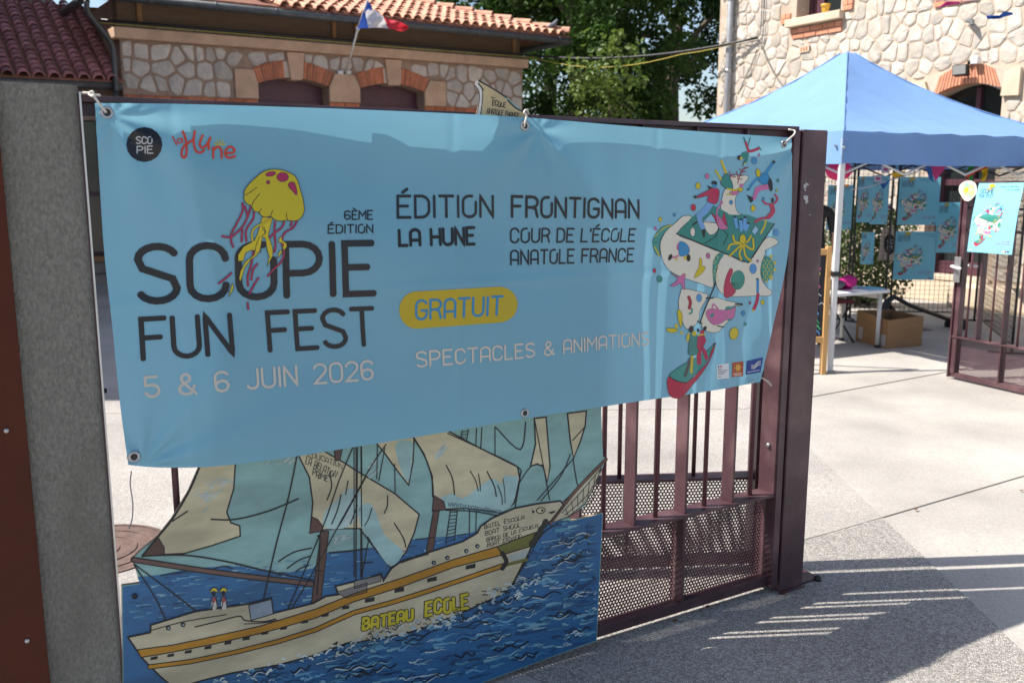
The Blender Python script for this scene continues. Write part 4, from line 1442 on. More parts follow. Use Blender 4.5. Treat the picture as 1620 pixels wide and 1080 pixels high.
for w_, q in ((2, [(345, 838), (440, 815), (535, 792), (560, 810), (640, 815), (690, 803)]), (1.6, [(160, 852), (300, 815), (480, 785)]), (1.6, [(555, 825), (640, 820), (700, 808)])):
    P.stroke(INKB, w_, [C6(p) for p in q], layer=14)
P.stroke(INKB, 2.4, [C7((190, 640)), C7((240, 622)), C7((300, 605))], layer=14)
# fish shaped eye at the bow and its anchor gear
P.ell('#c6bc9a', *C7((758, 428)), 7, 4.5, -8, out=INKB, ow=1.6, layer=13)
P.ell(INKB, *C7((764, 428)), 2, layer=15)
P.fill(INKB, [C7(p) for p in [(722, 425), (735, 432), (724, 442)]], sm=False, layer=15)
P.stroke(INKB, 2, [C7((790, 438)), C7((815, 432)), C7((800, 440))], layer=15)
for i in range(7):
    P.ell('#23241f', *C7((722 + 9 * i + 4 * (i % 2), 560 - 14 * i)), 4.5, 6, 30, layer=15 + (i % 3))
# names
P.region(560, 640, 2.571)
text(P, 'BATEL ESCOLA', [(528, 487), (528, 503), (690, 446), (690, 462)], 2.4, INKB, jit=.1, layer=15)
text(P, 'BOAT SHOOL', [(532, 513), (532, 530), (675, 478), (675, 496)], 2.4, INKB, jit=.1, layer=15)
text(P, 'BARCO DE LA ESCUELA', [(538, 540), (538, 556), (745, 482), (745, 496)], 2.2, INKB, jit=.1, layer=15)
text(P, 'BOAT ΣXOΛEIO', [(542, 560), (540, 576), (680, 522), (680, 538)], 2.2, INKB, jit=.1, layer=15)
for w_, c_, L_ in ((19, '#2a2816', 15), (11.5, '#c5b428', 18)):
    text(P, 'BATEAU', [(38, 868), (34, 912), (236, 830), (236, 872)], w_, c_, jit=.05, layer=L_, gap=.26)
    text(P, 'ECOLE', [(292, 806), (290, 856), (460, 768), (462, 822)], w_, c_, jit=.07, layer=L_, gap=.26)
P.region(180, 680, 2.7)
# two small sailors on deck
for x in (425, 466):
    P.ell('#d8d4cc', x + 3, 740, 12, 26, layer=15)
    P.ell('#b5483c', x + 3, 722, 6, 12, layer=16)
    P.stroke(INKB, 4, [(x - 10, 715), (x - 2, 740), (x - 12, 765)], layer=16.5)
    P.stroke(INKB, 4, [(x + 10, 712), (x + 14, 740), (x + 18, 755)], layer=16.5)
    P.ell('#16181c', x + 1, 697, 8, 9, layer=16)
    P.fill('#c5b428', [(x - 16, 690), (x - 4, 672), (x + 12, 674), (x + 16, 690), (x, 684)], out=INKB, ow=2.5, layer=17)
P.region(0, 0, 1)
# sea: brush streaks, foam and black wave lines
rs = random.Random(11)


def in_sea(x, y):
    # below the waterline of the hull, or right of the bow
    wl = 1096 - (x - 260) * .275 if x < 760 else 940 - (x - 760) * 1.0
    right = 1013 + (945 - x) * .33
    return y > wl + 2 and y < right - 4 and x < 947


bl = ['#37719f', '#234c78', '#5f97b6', '#2f5d8a', '#204566', '#4f8aa2', '#7aa5b6']
n_ = 0
while n_ < 520:
    x_, y_ = rs.uniform(200, 947), rs.uniform(815, 1100)
    if not in_sea(x_, y_):
        continue
    n_ += 1
    l_ = rs.uniform(8, 42)
    if x_ + l_ > 944:
        l_ = 944 - x_
        if l_ < 4:
            continue
    sl = -.16 + rs.uniform(-.08, .08)
    am = rs.uniform(-3, 3)
    y2 = y_ + l_ * sl
    if not in_sea(x_ + l_, y2):
        continue
    r_ = rs.random()
    c_ = rs.choice(bl)
    w_ = rs.uniform(1.5, 5)
    if r_ > .90:
        c_, w_ = '#b9c9cc', rs.uniform(1, 2.6)
    P.stroke(c_, w_, [(x_, y_), (x_ + l_ * .35, y_ + l_ * .35 * sl + am), (x_ + l_ * .7, y_ + l_ * .7 * sl - am), (x_ + l_, y2)], layer=1 + (n_ % 16) * .4, taper=True)
n_ = 0
while n_ < 44:
    x_, y_ = rs.uniform(230, 900), rs.uniform(830, 1085)
    l_ = rs.uniform(22, 70)
    sl = -.22 + rs.uniform(-.06, .06)
    if not in_sea(x_, y_) or not in_sea(x_ + l_, y_ + l_ * sl):
        continue
    n_ += 1
    pts = [(x_ + l_ * i / 6, y_ + l_ * i / 6 * sl + (3.2 * math.sin(i * 1.9 + n_))) for i in range(7)]
    P.stroke(INKB, rs.uniform(1.0, 2.2), pts, layer=8 + (n_ % 6) * .5)
    if rs.random() < .5:
        P.stroke('#c3cfcf', rs.uniform(1, 2.4), [(a + 1, b + 2.6) for a, b in pts[1:5]], layer=8 + (n_ % 5) * .4, taper=True)
# foam along the bow and waterline
for i in range(130):
    t = rs.random()
    x_ = 330 + (850 - 330) * t ** .6
    wl = 1096 - (x_ - 260) * .275 if x_ < 760 else 940 - (x_ - 760) * .35
    y_ = wl + rs.uniform(-4, 16)
    if x_ > 700:
        y_ += rs.uniform(-6, 12)
    a_ = rs.uniform(-1.2, .4)
    l_ = rs.uniform(2, 9)
    P.stroke('#c6cfc9' if i % 3 else '#9db8c4', rs.uniform(1.2, 3.6), [(x_, y_), (x_ + l_ * .5, y_ + l_ * .5 * math.sin(a_) - 1.5), (x_ + l_, y_ + l_ * math.sin(a_))], layer=15 + (i % 8) * .3)
for i in range(60):
    x_ = 520 + rs.random() * 300
    wl = 1096 - (x_ - 260) * .275 if x_ < 760 else 940 - (x_ - 760) * .35
    y_ = wl + rs.uniform(-9, 12)
    P.stroke(INKB, rs.uniform(.8, 1.9), [(x_, y_), (x_ + rs.uniform(2, 6), y_ + rs.uniform(-3, 3)), (x_ + rs.uniform(5, 9), y_ + rs.uniform(-4, 4))], layer=18 + (i % 4) * .3)
P.stroke(INKB, 1.8, [C7((640, 728)), C7((690, 650)), C7((760, 530)), C7((830, 480))], layer=9)
P.ell('#3a2a20', *C7((945, 535)), 2.6, 4.5, 10, layer=9)
P.build('ship_painting', board)
# sea strokes on the horizon part
S2 = Print(bface(0), h0=.0004, dh=.00008, mk=paint)
for i in range(300):
    x_ = rs.uniform(205, 740)
    y_ = rs.uniform(max(912 - (x_ - 222) * .13, 850), max(912 - (x_ - 222) * .13, 850) + 75)
    S2.stroke(rs.choice(bl), rs.uniform(1.5, 4), [(x_, y_), (x_ + rs.uniform(8, 24), y_ - rs.uniform(0, 3))], layer=(i % 10) * .3, taper=True)
S2.build('sea_strokes', board)
# fixing bolts
for x, y in ((213, 942),):
    k = MB()
    c_ = bo(x, y, 0)
    k.tube([c_, c_ + GATE.N * .004], .007, 8)
    k.build('bolt_head', M_black, board, smooth=True)

# ---------------------------------------------------------------- cords that tie the banner


def cord(pts, label, r=.0028):
    m = MB()
    m.tube(smooth3(pts), r, 8)
    o = m.build('tie_cord', M_cord, None, smooth=True, org=pts[0])
    tag(o, label, 'cord', 'cords tying up the banner')
    return o


def smooth3(p, n=6):
    p = [Vector(q) for q in p]
    out = []
    for i in range(len(p) - 1):
        a, b, c, d = p[max(0, i - 1)], p[i], p[i + 1], p[min(len(p) - 1, i + 2)]
        for k in range(n):
            t = k / n
            out.append(.5 * (2 * b + (c - a) * t + (2 * a - 5 * b + 4 * c - d) * t * t + (3 * b - a - 3 * c + d) * t ** 3))
    out.append(p[-1])
    return out


def gp_(x, y, d):
    s_, z_ = GATE.px(x, y, d)
    return GATE.w(s_, d, z_)


cord([gp_(168, 178, .080), gp_(160, 168, .084), gp_(148, 152, .085), gp_(143, 148, .06), gp_(134, 147, .05), gp_(124, 147, .038)], 'white cord from the top left eyelet to the grey pillar')
cord([gp_(147, 153, .088), gp_(141, 149, .075), gp_(146, 145, .08), gp_(150, 150, .08), gp_(158, 151, .07)], 'small white cord knot beside the top of the grey pillar')
cord([gp_(829, 201, .080), gp_(831, 192, .087), gp_(833, 182, .082), gp_(829, 178, .085), gp_(833, 174, .05), gp_(838, 184, .03)], 'white cord from the middle eyelet over the ship board pennant')
cord([gp_(1240, 228, .080), gp_(1247, 221, .077), gp_(1256, 213, .095), gp_(1257, 207, .06), gp_(1248, 205, .045), gp_(1243, 203, .0)], 'white cord from the top right eyelet to the purple gate')
cord([gp_(1186, 606, .09), gp_(1205, 598, .05), gp_(1220, 610, .03), gp_(1216, 603, .02), gp_(1202, 596, .04)], 'short dark cord from the lower right banner corner', .0018)
cord([gp_(212, 722, .084), gp_(205, 723, .087), gp_(201, 724, .09), gp_(204, 726, .045)], 'thin grey tie at the lower left corner of the banner', .0016)
wire = MB()
wire.tube(smooth3([gp_(208, 745, .03), gp_(206, 765, .045), gp_(210, 795, .05), gp_(209, 820, .05), gp_(204, 836, .055)]), .0015, 6)
tag(wire.build('loose_wire', mat('grey_wire', (0.2, 0.2, 0.2)), None, smooth=True, org=gp_(208, 745, .03)), 'loose grey wire end hanging below the lower left banner corner', 'wire')
# dry leaves blown against the post foot
lf = [((1239, 938), 'curled brown dry leaf lying at the foot of the gate post'), ((1119, 960), 'dark dry leaf lying on paving beneath the perforated panels'), ((1068, 982), 'small dry leaf under the lower gate rail nearest the board'),
      ((1449, 806), 'tiny dry leaf out on the sunlit concrete'), ((1616, 776), 'orange dry leaf on sunlit concrete at the right edge')]
for i, ((x, y), lb) in enumerate(lf):
    c_ = gnd(x, y, .008)
    m = MB()
    a = random.uniform(0, 6)
    vs = []
    sz_ = .013 if i else .018
    for t in range(9):
        u = (t / 8 - .5) * 2
        wd = (1 - u * u) * .55
        for s_ in (-1, 0, 1):
            x_, y_ = u * sz_, s_ * wd * sz_
            vs.append(c_ + Vector((x_ * math.cos(a) - y_ * math.sin(a), x_ * math.sin(a) + y_ * math.cos(a), abs(s_) * wd * sz_ * .5 + u * u * .005)))
    m.add(vs, [(t * 3 + q, t * 3 + q + 1, t * 3 + 4 + q, t * 3 + 3 + q) for t in range(8) for q in (0, 1)])
    tag(m.build('dry_leaf', mat('dry_leaf', (0.19, 0.075, 0.03), rough=.8, trans=.2), None, org=c_), lb, 'leaf', 'dry leaves on the paving')


# ---------------------------------------------------------------- rubble masonry: irregular stones with recessed joints
def clip(poly, nx_, ny_, c):
    """keep nx*x + ny*y <= c"""
    out = []
    for i in range(len(poly)):
        a, b = poly[i], poly[(i + 1) % len(poly)]
        da, db = nx_ * a[0] + ny_ * a[1] - c, nx_ * b[0] + ny_ * b[1] - c
        if da <= 0:
            out.append(a)
        if (da < 0 < db) or (db < 0 < da):
            t = da / (da - db)
            out.append((a[0] + (b[0] - a[0]) * t, a[1] + (b[1] - a[1]) * t))
    return out


def in_poly(x, y, poly):
    c = False
    for i in range(len(poly)):
        a, b = poly[i], poly[i - 1]
        if (a[1] > y) != (b[1] > y) and x < (b[0] - a[0]) * (y - a[1]) / (b[1] - a[1]) + a[0]:
            c = not c
    return c


def rubble(x0, x1, y0, y1, cell, gap, holes, seed, cw=1.15):
    rr = random.Random(seed)
    pts = []
    ny = max(1, round((y1 - y0) / cell))
    nx = max(1, round((x1 - x0) / (cell * cw)))
    for j in range(-1, ny + 1):
        for i in range(-1, nx + 1):
            if rr.random() < .2:
                # two small stones in place of one
                for q in (.25, .75):
                    pts.append((x0 + (i + q) * (x1 - x0) / nx, y0 + (j + .5 + rr.uniform(-.3, .3)) * (y1 - y0) / ny))
                continue
            pts.append((x0 + (i + .5 + (j % 2) * .4 + rr.uniform(-.33, .33)) * (x1 - x0) / nx, y0 + (j + .5 + rr.uniform(-.33, .33)) * (y1 - y0) / ny))
    cells = []
    for a in pts:
        if not (x0 < a[0] < x1 and y0 < a[1] < y1):
            continue
        poly = [(x0, y0), (x1, y0), (x1, y1), (x0, y1)]
        for b in pts:
            d = math.hypot(b[0] - a[0], b[1] - a[1])
            if b is a or d > cell * 3 or d < 1e-6:
                continue
            nx_, ny_ = (b[0] - a[0]) / d, (b[1] - a[1]) / d
            c = nx_ * (a[0] + b[0]) / 2 + ny_ * (a[1] + b[1]) / 2 - gap / 2
            poly = clip(poly, nx_, ny_, c)
            if len(poly) < 3:
                break
        if len(poly) < 3:
            continue
        bad = False
        for h in holes:
            if in_poly(a[0], a[1], h):
                bad = True
                break
            hx = [p[0] for p in h]
            hy = [p[1] for p in h]
            cx_, cy_ = (min(hx) + max(hx)) / 2, (min(hy) + max(hy)) / 2
            if any(in_poly(p[0], p[1], h) for p in poly) or any(in_poly(p[0], p[1], poly) for p in h):
                # cut the stone back to the nearest edge of the opening
                best = None
                for i in range(len(h)):
                    p, q = h[i], h[(i + 1) % len(h)]
                    ex, ey = q[0] - p[0], q[1] - p[1]
                    l = math.hypot(ex, ey)
                    nx_, ny_ = ey / l, -ex / l
                    if nx_ * (cx_ - p[0]) + ny_ * (cy_ - p[1]) > 0:
                        nx_, ny_ = -nx_, -ny_
                    dd = nx_ * (a[0] - p[0]) + ny_ * (a[1] - p[1])
                    if dd > 0 and (best is None or dd > best[0]):
                        best = (dd, nx_, ny_, nx_ * p[0] + ny_ * p[1])
                if best:
                    poly = clip(poly, -best[1], -best[2], -(best[3] + gap * .4))
                if len(poly) < 3:
                    bad = True
                    break
        if bad:
            continue
        ar = abs(sum(poly[i - 1][0] * poly[i][1] - poly[i][0] * poly[i - 1][1] for i in range(len(poly)))) / 2
        if ar < cell * cell * .07:
            continue
        # knock the corners off
        q = []
        for i in range(len(poly)):
            a_, b_ = poly[i], poly[(i + 1) % len(poly)]
            q.append((a_[0] * .85 + b_[0] * .15, a_[1] * .85 + b_[1] * .15))
            q.append((a_[0] * .15 + b_[0] * .85, a_[1] * .15 + b_[1] * .85))
        cells.append(q)
    return cells


def stone_mb(F, q, rr, d0=0.0, proud=.022):
    m = MB()
    cx_, cy_ = sum(p[0] for p in q) / len(q), sum(p[1] for p in q) / len(q)
    n = len(q)
    pr = proud * rr.uniform(.6, 1.35)
    q = [(p[0] + rr.uniform(-.006, .006), p[1] + rr.uniform(-.006, .006)) for p in q]
    vs = [F.w(p[0], d0 - .005, p[1]) for p in q]
    vs += [F.w(cx_ + (p[0] - cx_) * .97, d0 + pr * rr.uniform(.4, .75), cy_ + (p[1] - cy_) * .97) for p in q]
    vs += [F.w(cx_ + (p[0] - cx_) * .72, d0 + pr * rr.uniform(.75, 1.3), cy_ + (p[1] - cy_) * .72) for p in q]
    vs.append(F.w(cx_, d0 + pr * rr.uniform(.9, 1.35), cy_))
    fs = []
    for i in range(n):
        k = (i + 1) % n
        fs += [(i, k, n + k, n + i), (n + i, n + k, 2 * n + k, 2 * n + i), (2 * n + i, 2 * n + k, 3 * n)]
    m.add(vs, fs)
    m.raw = True
    return m, F.w(cx_, d0, cy_)


def lay_stones(F, parent, cells, m, seed, limit=300, d0=0.0, proud=.022, key=None):
    rr = random.Random(seed)
    items = [stone_mb(F, q, rr, d0, proud) for q in cells]
    items.sort(key=key or (lambda t: (t[1] - EYE).length))
    for k, (mb_, c) in enumerate(items[:limit]):
        mb_.build('stone', m, parent, smooth=False)
    rest = items[limit:]
    if rest:
        a = MB()
        a.raw = True
        for mb_, c in rest:
            a.add(mb_.v, mb_.f)
        a.build('small_stones', m, parent, kind='stuff')


def bricks(F, parent, lst, m=None):
    """lst of 4-corner polygons in (s,z), each with depth d0,d1"""
    for q, d0, d1 in lst:
        k = MB()
        k.hexa([F.w(q[i][0], d0, q[i][1]) for i in range(4)] + [F.w(q[i][0], d1, q[i][1]) for i in range(4)])
        k.build('brick', m or M_brick, parent)


def arch_bricks(x0, z0, x1, z1, xc, zi, ze0, ze1, zec, n, key=None):
    """segmental arch between springing points; returns brick quads. intrados through (x0,z0),(xc,zi),(x1,z1), extrados likewise"""
    def q3(a, b, c, t):
        return (1 - t) ** 2 * a + 2 * t * (1 - t) * (2 * b - (a + c) / 2) + t * t * c
    out = []
    for i in range(n):
        t0, t1 = (i + .13) / n, (i + .87) / n
        if key and t1 > key[0] and t0 < key[1]:
            continue
        f = lambda t, e: (q3(x0 - (.07 if e else 0), xc, x1 + (.1 if e else 0), t), q3(ze0 if e else z0, zec if e else zi, ze1 if e else z1, t))
        out.append([f(t0, 0), f(t1, 0), f(t1, 1), f(t0, 1)])
    return out


# ================================================================ left building
M_mort_arch = mat('arch_mortar', (0.58, 0.45, 0.36), rough=.95, var=.2)
lb = thing('school_building', LEFT.w(3.7, 0, 0), 'low stone school building in shade with brick arches and orange tiled roof', 'building')
aw = [(2.10, 3.36), (3.94, 5.25)]


def apoly(a, b, base):
    return [(a, base), (a, 3.13)] + [(a + (b - a) * t, 3.13 + .115 * (1 - (2 * t - 1) ** 2)) for t in (.12, .25, .375, .5, .625, .75, .88)] + [(b, 3.13), (b, base)]


wallp = [(0, -.1), (aw[0][0], -.1)] + apoly(*aw[0], -.1)[1:-1] + [(aw[0][1], -.1), (aw[1][0], -.1)] + apoly(*aw[1], -.1)[1:-1] + [(aw[1][1], -.1), (7.5, -.1), (7.5, 3.67), (0, 3.67)]
k = MB()
k.prism(wallp, lambda a, b, h: LEFT.w(a, h, b), None, -.35, 0.0)
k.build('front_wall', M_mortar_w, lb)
k = MB()
k.box(LEFT, 0.0, .3, -7, -.36, 0, 4.3)
k.box(LEFT, 7.2, 7.5, -7, -.36, 0, 4.3)
k.box(LEFT, .31, 7.19, -7, -6.7, 0, 4.3)
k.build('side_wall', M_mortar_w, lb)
holes = [[(a - .06, 2.0), (a - .06, 3.13), (a - .07, 3.35), (a + .3, 3.45), ((a + b) / 2, 3.56), (b - .3, 3.45), (b + .1, 3.35), (b + .06, 3.13), (b + .06, 2.0)] for a, b in aw]
holes += [[(2.60, 3.2), (2.60, 3.67), (2.93, 3.67), (2.93, 3.2)], [(4.43, 3.2), (4.43, 3.67), (4.78, 3.67), (4.78, 3.2)], [(1.71, 2.8), (1.71, 3.36), (2.12, 3.36), (2.12, 2.8)], [(3.34, 2.8), (3.34, 3.37), (3.96, 3.37), (3.96, 2.8)],
          [(5.23, 2.8), (5.23, 3.36), (5.72, 3.36), (5.72, 2.8)]]
lay_stones(LEFT, lb, rubble(.02, 7.48, 2.885, 3.655, .27, .035, holes, 5), M_stone_l, 6)
lay_stones(LEFT, lb, rubble(.02, 2.0, 1.6, 2.79, .30, .04, [], 8), M_stone_l, 9)
lay_stones(LEFT, lb, rubble(5.4, 7.48, 1.6, 2.79, .30, .04, [], 18), M_stone_l, 19)
# dressed blocks
for q in ([(1.72, 2.885), (2.098, 2.885), (2.098, 3.13), (2.03, 3.34), (1.72, 3.34)], [(3.362, 2.885), (3.938, 2.885), (3.938, 3.13), (3.83, 3.35), (3.47, 3.35), (3.362, 3.13)],
          [(5.252, 2.885), (5.70, 2.885), (5.70, 3.33), (5.36, 3.33), (5.252, 3.13)]):
    k = MB()
    k.prism(q, lambda a, b, h: LEFT.w(a, h, b), None, -.34, .045)
    k.build('impost_block', M_lime, lb, bevel=.02)
for q in ([(2.665, 3.215), (2.86, 3.215), (2.92, 3.655), (2.61, 3.655)], [(4.49, 3.215), (4.72, 3.215), (4.77, 3.655), (4.44, 3.655)]):
    k = MB()
    k.prism(q, lambda a, b, h: LEFT.w(a, h, b), None, -.2, .06)
    k.build('keystone', M_lime, lb, bevel=.008)
bl_ = []
for a, b in aw:
    kc = (.40, .60) if a < 3 else (.40, .61)
    bl_ += [(q, -.1, .03) for q in arch_bricks(a + .003, 3.135, b - .003, 3.135, (a + b) / 2, 3.25, 3.37, 3.36, 3.53, 27, kc)]
for x0_, x1_ in ((.02, 2.09), (3.37, 3.93), (5.26, 7.49)):
    n_ = max(1, round((x1_ - x0_) / .23))
    for i in range(n_):
        a_ = x0_ + (x1_ - x0_) * i / n_
        b_ = x0_ + (x1_ - x0_) * (i + 1) / n_ - .012
        bl_.append(([(a_, 2.805), (b_, 2.805), (b_, 2.87), (a_, 2.87)], -.05, .025))
bricks(LEFT, lb, bl_)
# mortar bed behind the arch bricks
for a, b in aw:
    k = MB()
    pts_in = [(a + (b - a) * t, 3.14 + .115 * (1 - (2 * t - 1) ** 2)) for t in [i / 12 for i in range(13)]]
    pts_out = [(a - .06 + (b - a + .14) * t, 3.35 + .165 * (1 - (2 * t - 1) ** 2)) for t in [i / 12 for i in range(13)]][::-1]
    k.prism(pts_in + pts_out, lambda x, y, h: LEFT.w(x, h, y), M_mort_arch, .001, .018)
    k.build('arch_bed', None, lb)
# purple doors inside the arches
for a, b in aw:
    d = MB()
    d.box(LEFT, a - .02, b + .02, -.30, -.26, 0.02, 3.34)
    db = d.build('door', M_purple, lb)
    for i in range(4):
        k = MB()
        w_ = (b - a) / 4
        k.box(LEFT, a + .03 + i * w_, a + w_ - .03 + i * w_, -.258, -.245, .2, 2.75)
        k.build('door_board', M_purple, db)
    k = MB()
    k.box(LEFT, a + .01, b - .01, -.259, -.22, 2.80, 2.87)
    k.build('transom', M_purple, db)
# cornice, ledge tiles, wooden attic band
k = MB()
k.box(LEFT, -.10, 7.56, -.3, .13, 3.672, 3.838)
k.build('cornice', M_lime, lb, bevel=.02)
nled = 26
for i in range(nled):
    k = MB()
    a_ = -.10 + 7.66 * i / nled
    k.box(LEFT, a_ + .008, a_ + 7.66 / nled - .008, -.06, .15, 3.842, 3.885)
    k.build('ledge_tile', mat('grey_ledge_tile', (.12, .11, .10), rough=.9, var=.3, rnd=.3), lb)
M_brown = mat('brown_boarding', (.17, .11, .07), rough=.7, var=.2, scale=3, stretch=(1, 1, 6))
k = MB()
k.box(LEFT, 0, 7.48, -.3, -.06, 3.842, 4.36)
k.build('attic_boarding', M_brown, lb)
M_oak = mat('orange_oak', (.36, .19, .08), rough=.7, var=.3, scale=6)
for x in (221, 527, 563, 812):
    s_, z_ = LEFT.px(x, 40, -.05)
    k = MB()
    k.box(LEFT, s_ - .035, s_ + .035, -.058, -.01, 3.89, 4.30)
    k.build('attic_post', M_oak, lb)
k = MB()
k.box(LEFT, -.02, 7.5, -.058, .03, 4.302, 4.36)
k.build('attic_beam', M_oak, lb)
k = MB()
z0_, z1_ = 4.40, 4.215
k.hexa([LEFT.w(-.5, -.3, 4.48), LEFT.w(8.12, -.3, 4.48), LEFT.w(8.12, .58, z1_), LEFT.w(-.5, .58, z1_), LEFT.w(-.5, -.3, 4.50), LEFT.w(8.12, -.3, 4.50), LEFT.w(8.12, .58, z1_ + .02), LEFT.w(-.5, .58, z1_ + .02)])
k.build('soffit', mat('dark_soffit', (.09, .075, .06), rough=.8, var=.2), lb)
for i in range(14):
    s_ = -.35 + i * .64
    k = MB()
    k.hexa([LEFT.w(s_, .0, 4.30), LEFT.w(s_ + .06, .0, 4.30), LEFT.w(s_ + .06, .55, 4.14), LEFT.w(s_, .55, 4.14), LEFT.w(s_, .0, 4.385), LEFT.w(s_ + .06, .0, 4.385), LEFT.w(s_ + .06, .55, 4.212), LEFT.w(s_, .55, 4.212)])
    k.build('rafter_end', mat('grey_timber', (.20, .19, .17), rough=.8, var=.3), lb)
k = MB()
k.tube([LEFT.w(-.52, .63, 4.165), LEFT.w(8.2, .63, 4.165)], .062, 10)
gt = k.build('gutter', M_gutter, lb, smooth=True)
for i in range(9):
    s_ = .3 + i * .95
    k = MB()
    k.tube([LEFT.w(s_, .63, 4.165), LEFT.w(s_ + .03, .63, 4.165)], .067, 10)
    k.build('gutter_joint', M_gutter, gt, smooth=True)
k = MB()
k.tube([LEFT.w(8.2, .63, 4.165), LEFT.w(8.2, -6.5, 4.165)], .06, 8)
k.build('side_gutter', M_gutter, lb, smooth=True)
k = MB()
k.tube([LEFT.w(-.52, .63, 4.165), LEFT.w(-.52, -1.2, 4.165)], .06, 8)
k.build('side_gutter', M_gutter, lb, smooth=True)
# roof body (channel tiles) and cover tiles
TS = math.tan(R(18))
M_chan = mat('channel_tile', (.26, .11, .07), rough=.9, var=.4)


def rf(s, up, h=0.0):
    """point on the front roof slope: up = metres back from the eave"""
    return LEFT.w(s, .64 - up, 4.225 + up * TS + h)


k = MB()
rp = 3.8
k.hexa([rf(-.55, 0), rf(8.18, 0), rf(8.18 - rp, rp), rf(-.55, rp), rf(-.55, 0, .03), rf(8.18, 0, .03), rf(8.18 - rp, rp, .03), rf(-.55, rp, .03)])
k.hexa([rf(8.18, 0), LEFT.w(8.18, -7, 4.225), LEFT.w(8.18 - rp, -7, 4.225 + rp * TS), rf(8.18 - rp, rp), rf(8.18, 0, .03), LEFT.w(8.18, -7, 4.255), LEFT.w(8.18 - rp, -7, 4.255 + rp * TS), rf(8.18 - rp, rp, .03)])
k.build('roof', M_chan, lb)


def tile_mesh(name, r, L, lift, m, n=7):
    """half-round cover tile, mouth towards -y"""
    k = MB()
    th = .014
    vs, fs = [], []
    for (y, rr_, zz) in ((0, r, lift), (L, r * .82, 0)):
        for t_ in (0, th):
            for i in range(n):
                a = PI * i / (n - 1)
                vs.append(((rr_ - t_) * math.cos(a), y, zz + (rr_ - t_) * math.sin(a)))
    for i in range(n - 1):
        fs += [(i, i + 1, 2 * n + i + 1, 2 * n + i), (n + i, n + i + 1, i + 1, i), (n + i + 1, n + i, 3 * n + i, 3 * n + i + 1)]
    k.add(vs, fs)
    me = bpy.data.meshes.new(name)
    me.from_pydata([tuple(v) for v in k.v], [], k.f)
    me.materials.append(m)
    bm = bmesh.new()
    bm.from_mesh(me)
    bmesh.ops.recalc_face_normals(bm, faces=bm.faces)
    bm.to_mesh(me)
    bm.free()
    return me


def lay_tiles(parent, me, pos, limit=300):
    """pos: list of (matrix); nearest become parts, the rest one joined part"""
    pos.sort(key=lambda mm: (mm.translation - EYE).length)
    for mm in pos[:limit]:
        place('roof_tile', me, parent, mm)
    if len(pos) > limit:
        a = MB()
        a.raw = True
        vv = [v.co.copy() for v in me.vertices]
        ff = [list(p.vertices) for p in me.polygons]
        for mm in pos[limit:]:
            a.add([mm @ v for v in vv], ff)
        a.build('upper_tiles', me.materials[0], parent, kind='stuff')


def frame_matrix(org, ax, up_, rr):
    y = up_.normalized()
    x = (ax - y * ax.dot(y)).normalized()
    z = x.cross(y)
    m = Matrix(((x.x, y.x, z.x), (x.y, y.y, z.y), (x.z, y.z, z.z))).to_4x4()
    m = m @ Matrix.Rotation(rr.uniform(-.035, .035), 4, 'Z') @ Matrix.Rotation(rr.uniform(-.02, .02), 4, 'X')
    m.translation = org
    return m


rt_ = random.Random(3)
tm = tile_mesh('roof_tile', .082, .36, .022, M_tile_m)
pos = []
upv = (rf(0, 1) - rf(0, 0))
for c_ in range(43):
    s_ = -.45 + c_ * .2
    for r_ in range(12):
        u_ = -.03 + r_ * .31
        if s_ < 8.12 - max(0, u_) - .05 and s_ > 2.2 - r_ * .1:
            pos.append(frame_matrix(rf(s_, u_, .035 + .006 * (r_ % 2)), LEFT.D, upv, rt_))
lay_tiles(lb, tm, pos, 300)
# ridge tiles down the hip
hm = tile_mesh('hip_tile', .11, .40, .03, M_tile_m)
hv_ = rf(8.18 - 1, 1) - rf(8.18, 0)
for i in range(13):
    u_ = .02 + i * .27
    mm = frame_matrix(rf(8.18 - u_, u_, .06), hv_.cross(Vector((0, 0, 1))), hv_, rt_)
    place('hip_tile', hm, lb, mm)

# ================================================================ lower wing at the far left
wg = thing('school_wing', LEFT.w(-2, -.5, 0), 'low wing with dark purple clay tile roof left of the stone school building', 'building')
k = MB()
k.prism([(-6, -.1), (-2.1, -.1), (-2.1, 2.5), (-.12, 2.5), (-.12, -.1), (-.03, -.1), (-.03, 3.0), (-6, 3.0)], lambda a, b, h: LEFT.w(a, h, b), None, -.75, -.45)
k.build('wall', M_mortar_w, wg)
k = MB()
k.box(LEFT, -2.08, -.14, -.62, -.60, .38, 2.49)
dd = k.build('glazed_door', M_glass, wg)
for a_, b_, c_, e_ in ((-2.08, -2.0, .38, 2.49), (-.22, -.14, .38, 2.49), (-1.15, -1.05, .38, 2.49), (-1.99, -.23, .38, .48), (-1.99, -.23, 1.35, 1.42), (-.62, -.56, .49, 2.49)):
    k = MB()
    k.box(LEFT, a_, b_, -.598 + (.004 if b_ - a_ > 1 else 0), -.56, c_, e_)
    k.build('door_frame', M_purple, dd)
M_step = mat('grey_stone_step', (.26, .23, .21), rough=.9, var=.3, scale=5)
for a_, b_, c_, e_ in ((-6, -.03, .0, .17), (-6, -.03, .175, .34)):
    k = MB()
    k.box(LEFT, a_, b_, -.45, .05 - (c_ > .1) * .25, c_, e_)
    k.build('step', M_step, wg, bevel=.01)
k = MB()
k.box(LEFT, -6, -.03, -.449, -.30, .345, .43)
k.build('door_sill', M_oak, wg)
k = MB()
k.tube([LEFT.w(-6, .02, 2.985), LEFT.w(-.02, .02, 2.985)], .065, 10)
k.build('gutter', M_gutter, wg, smooth=True)
k = MB()
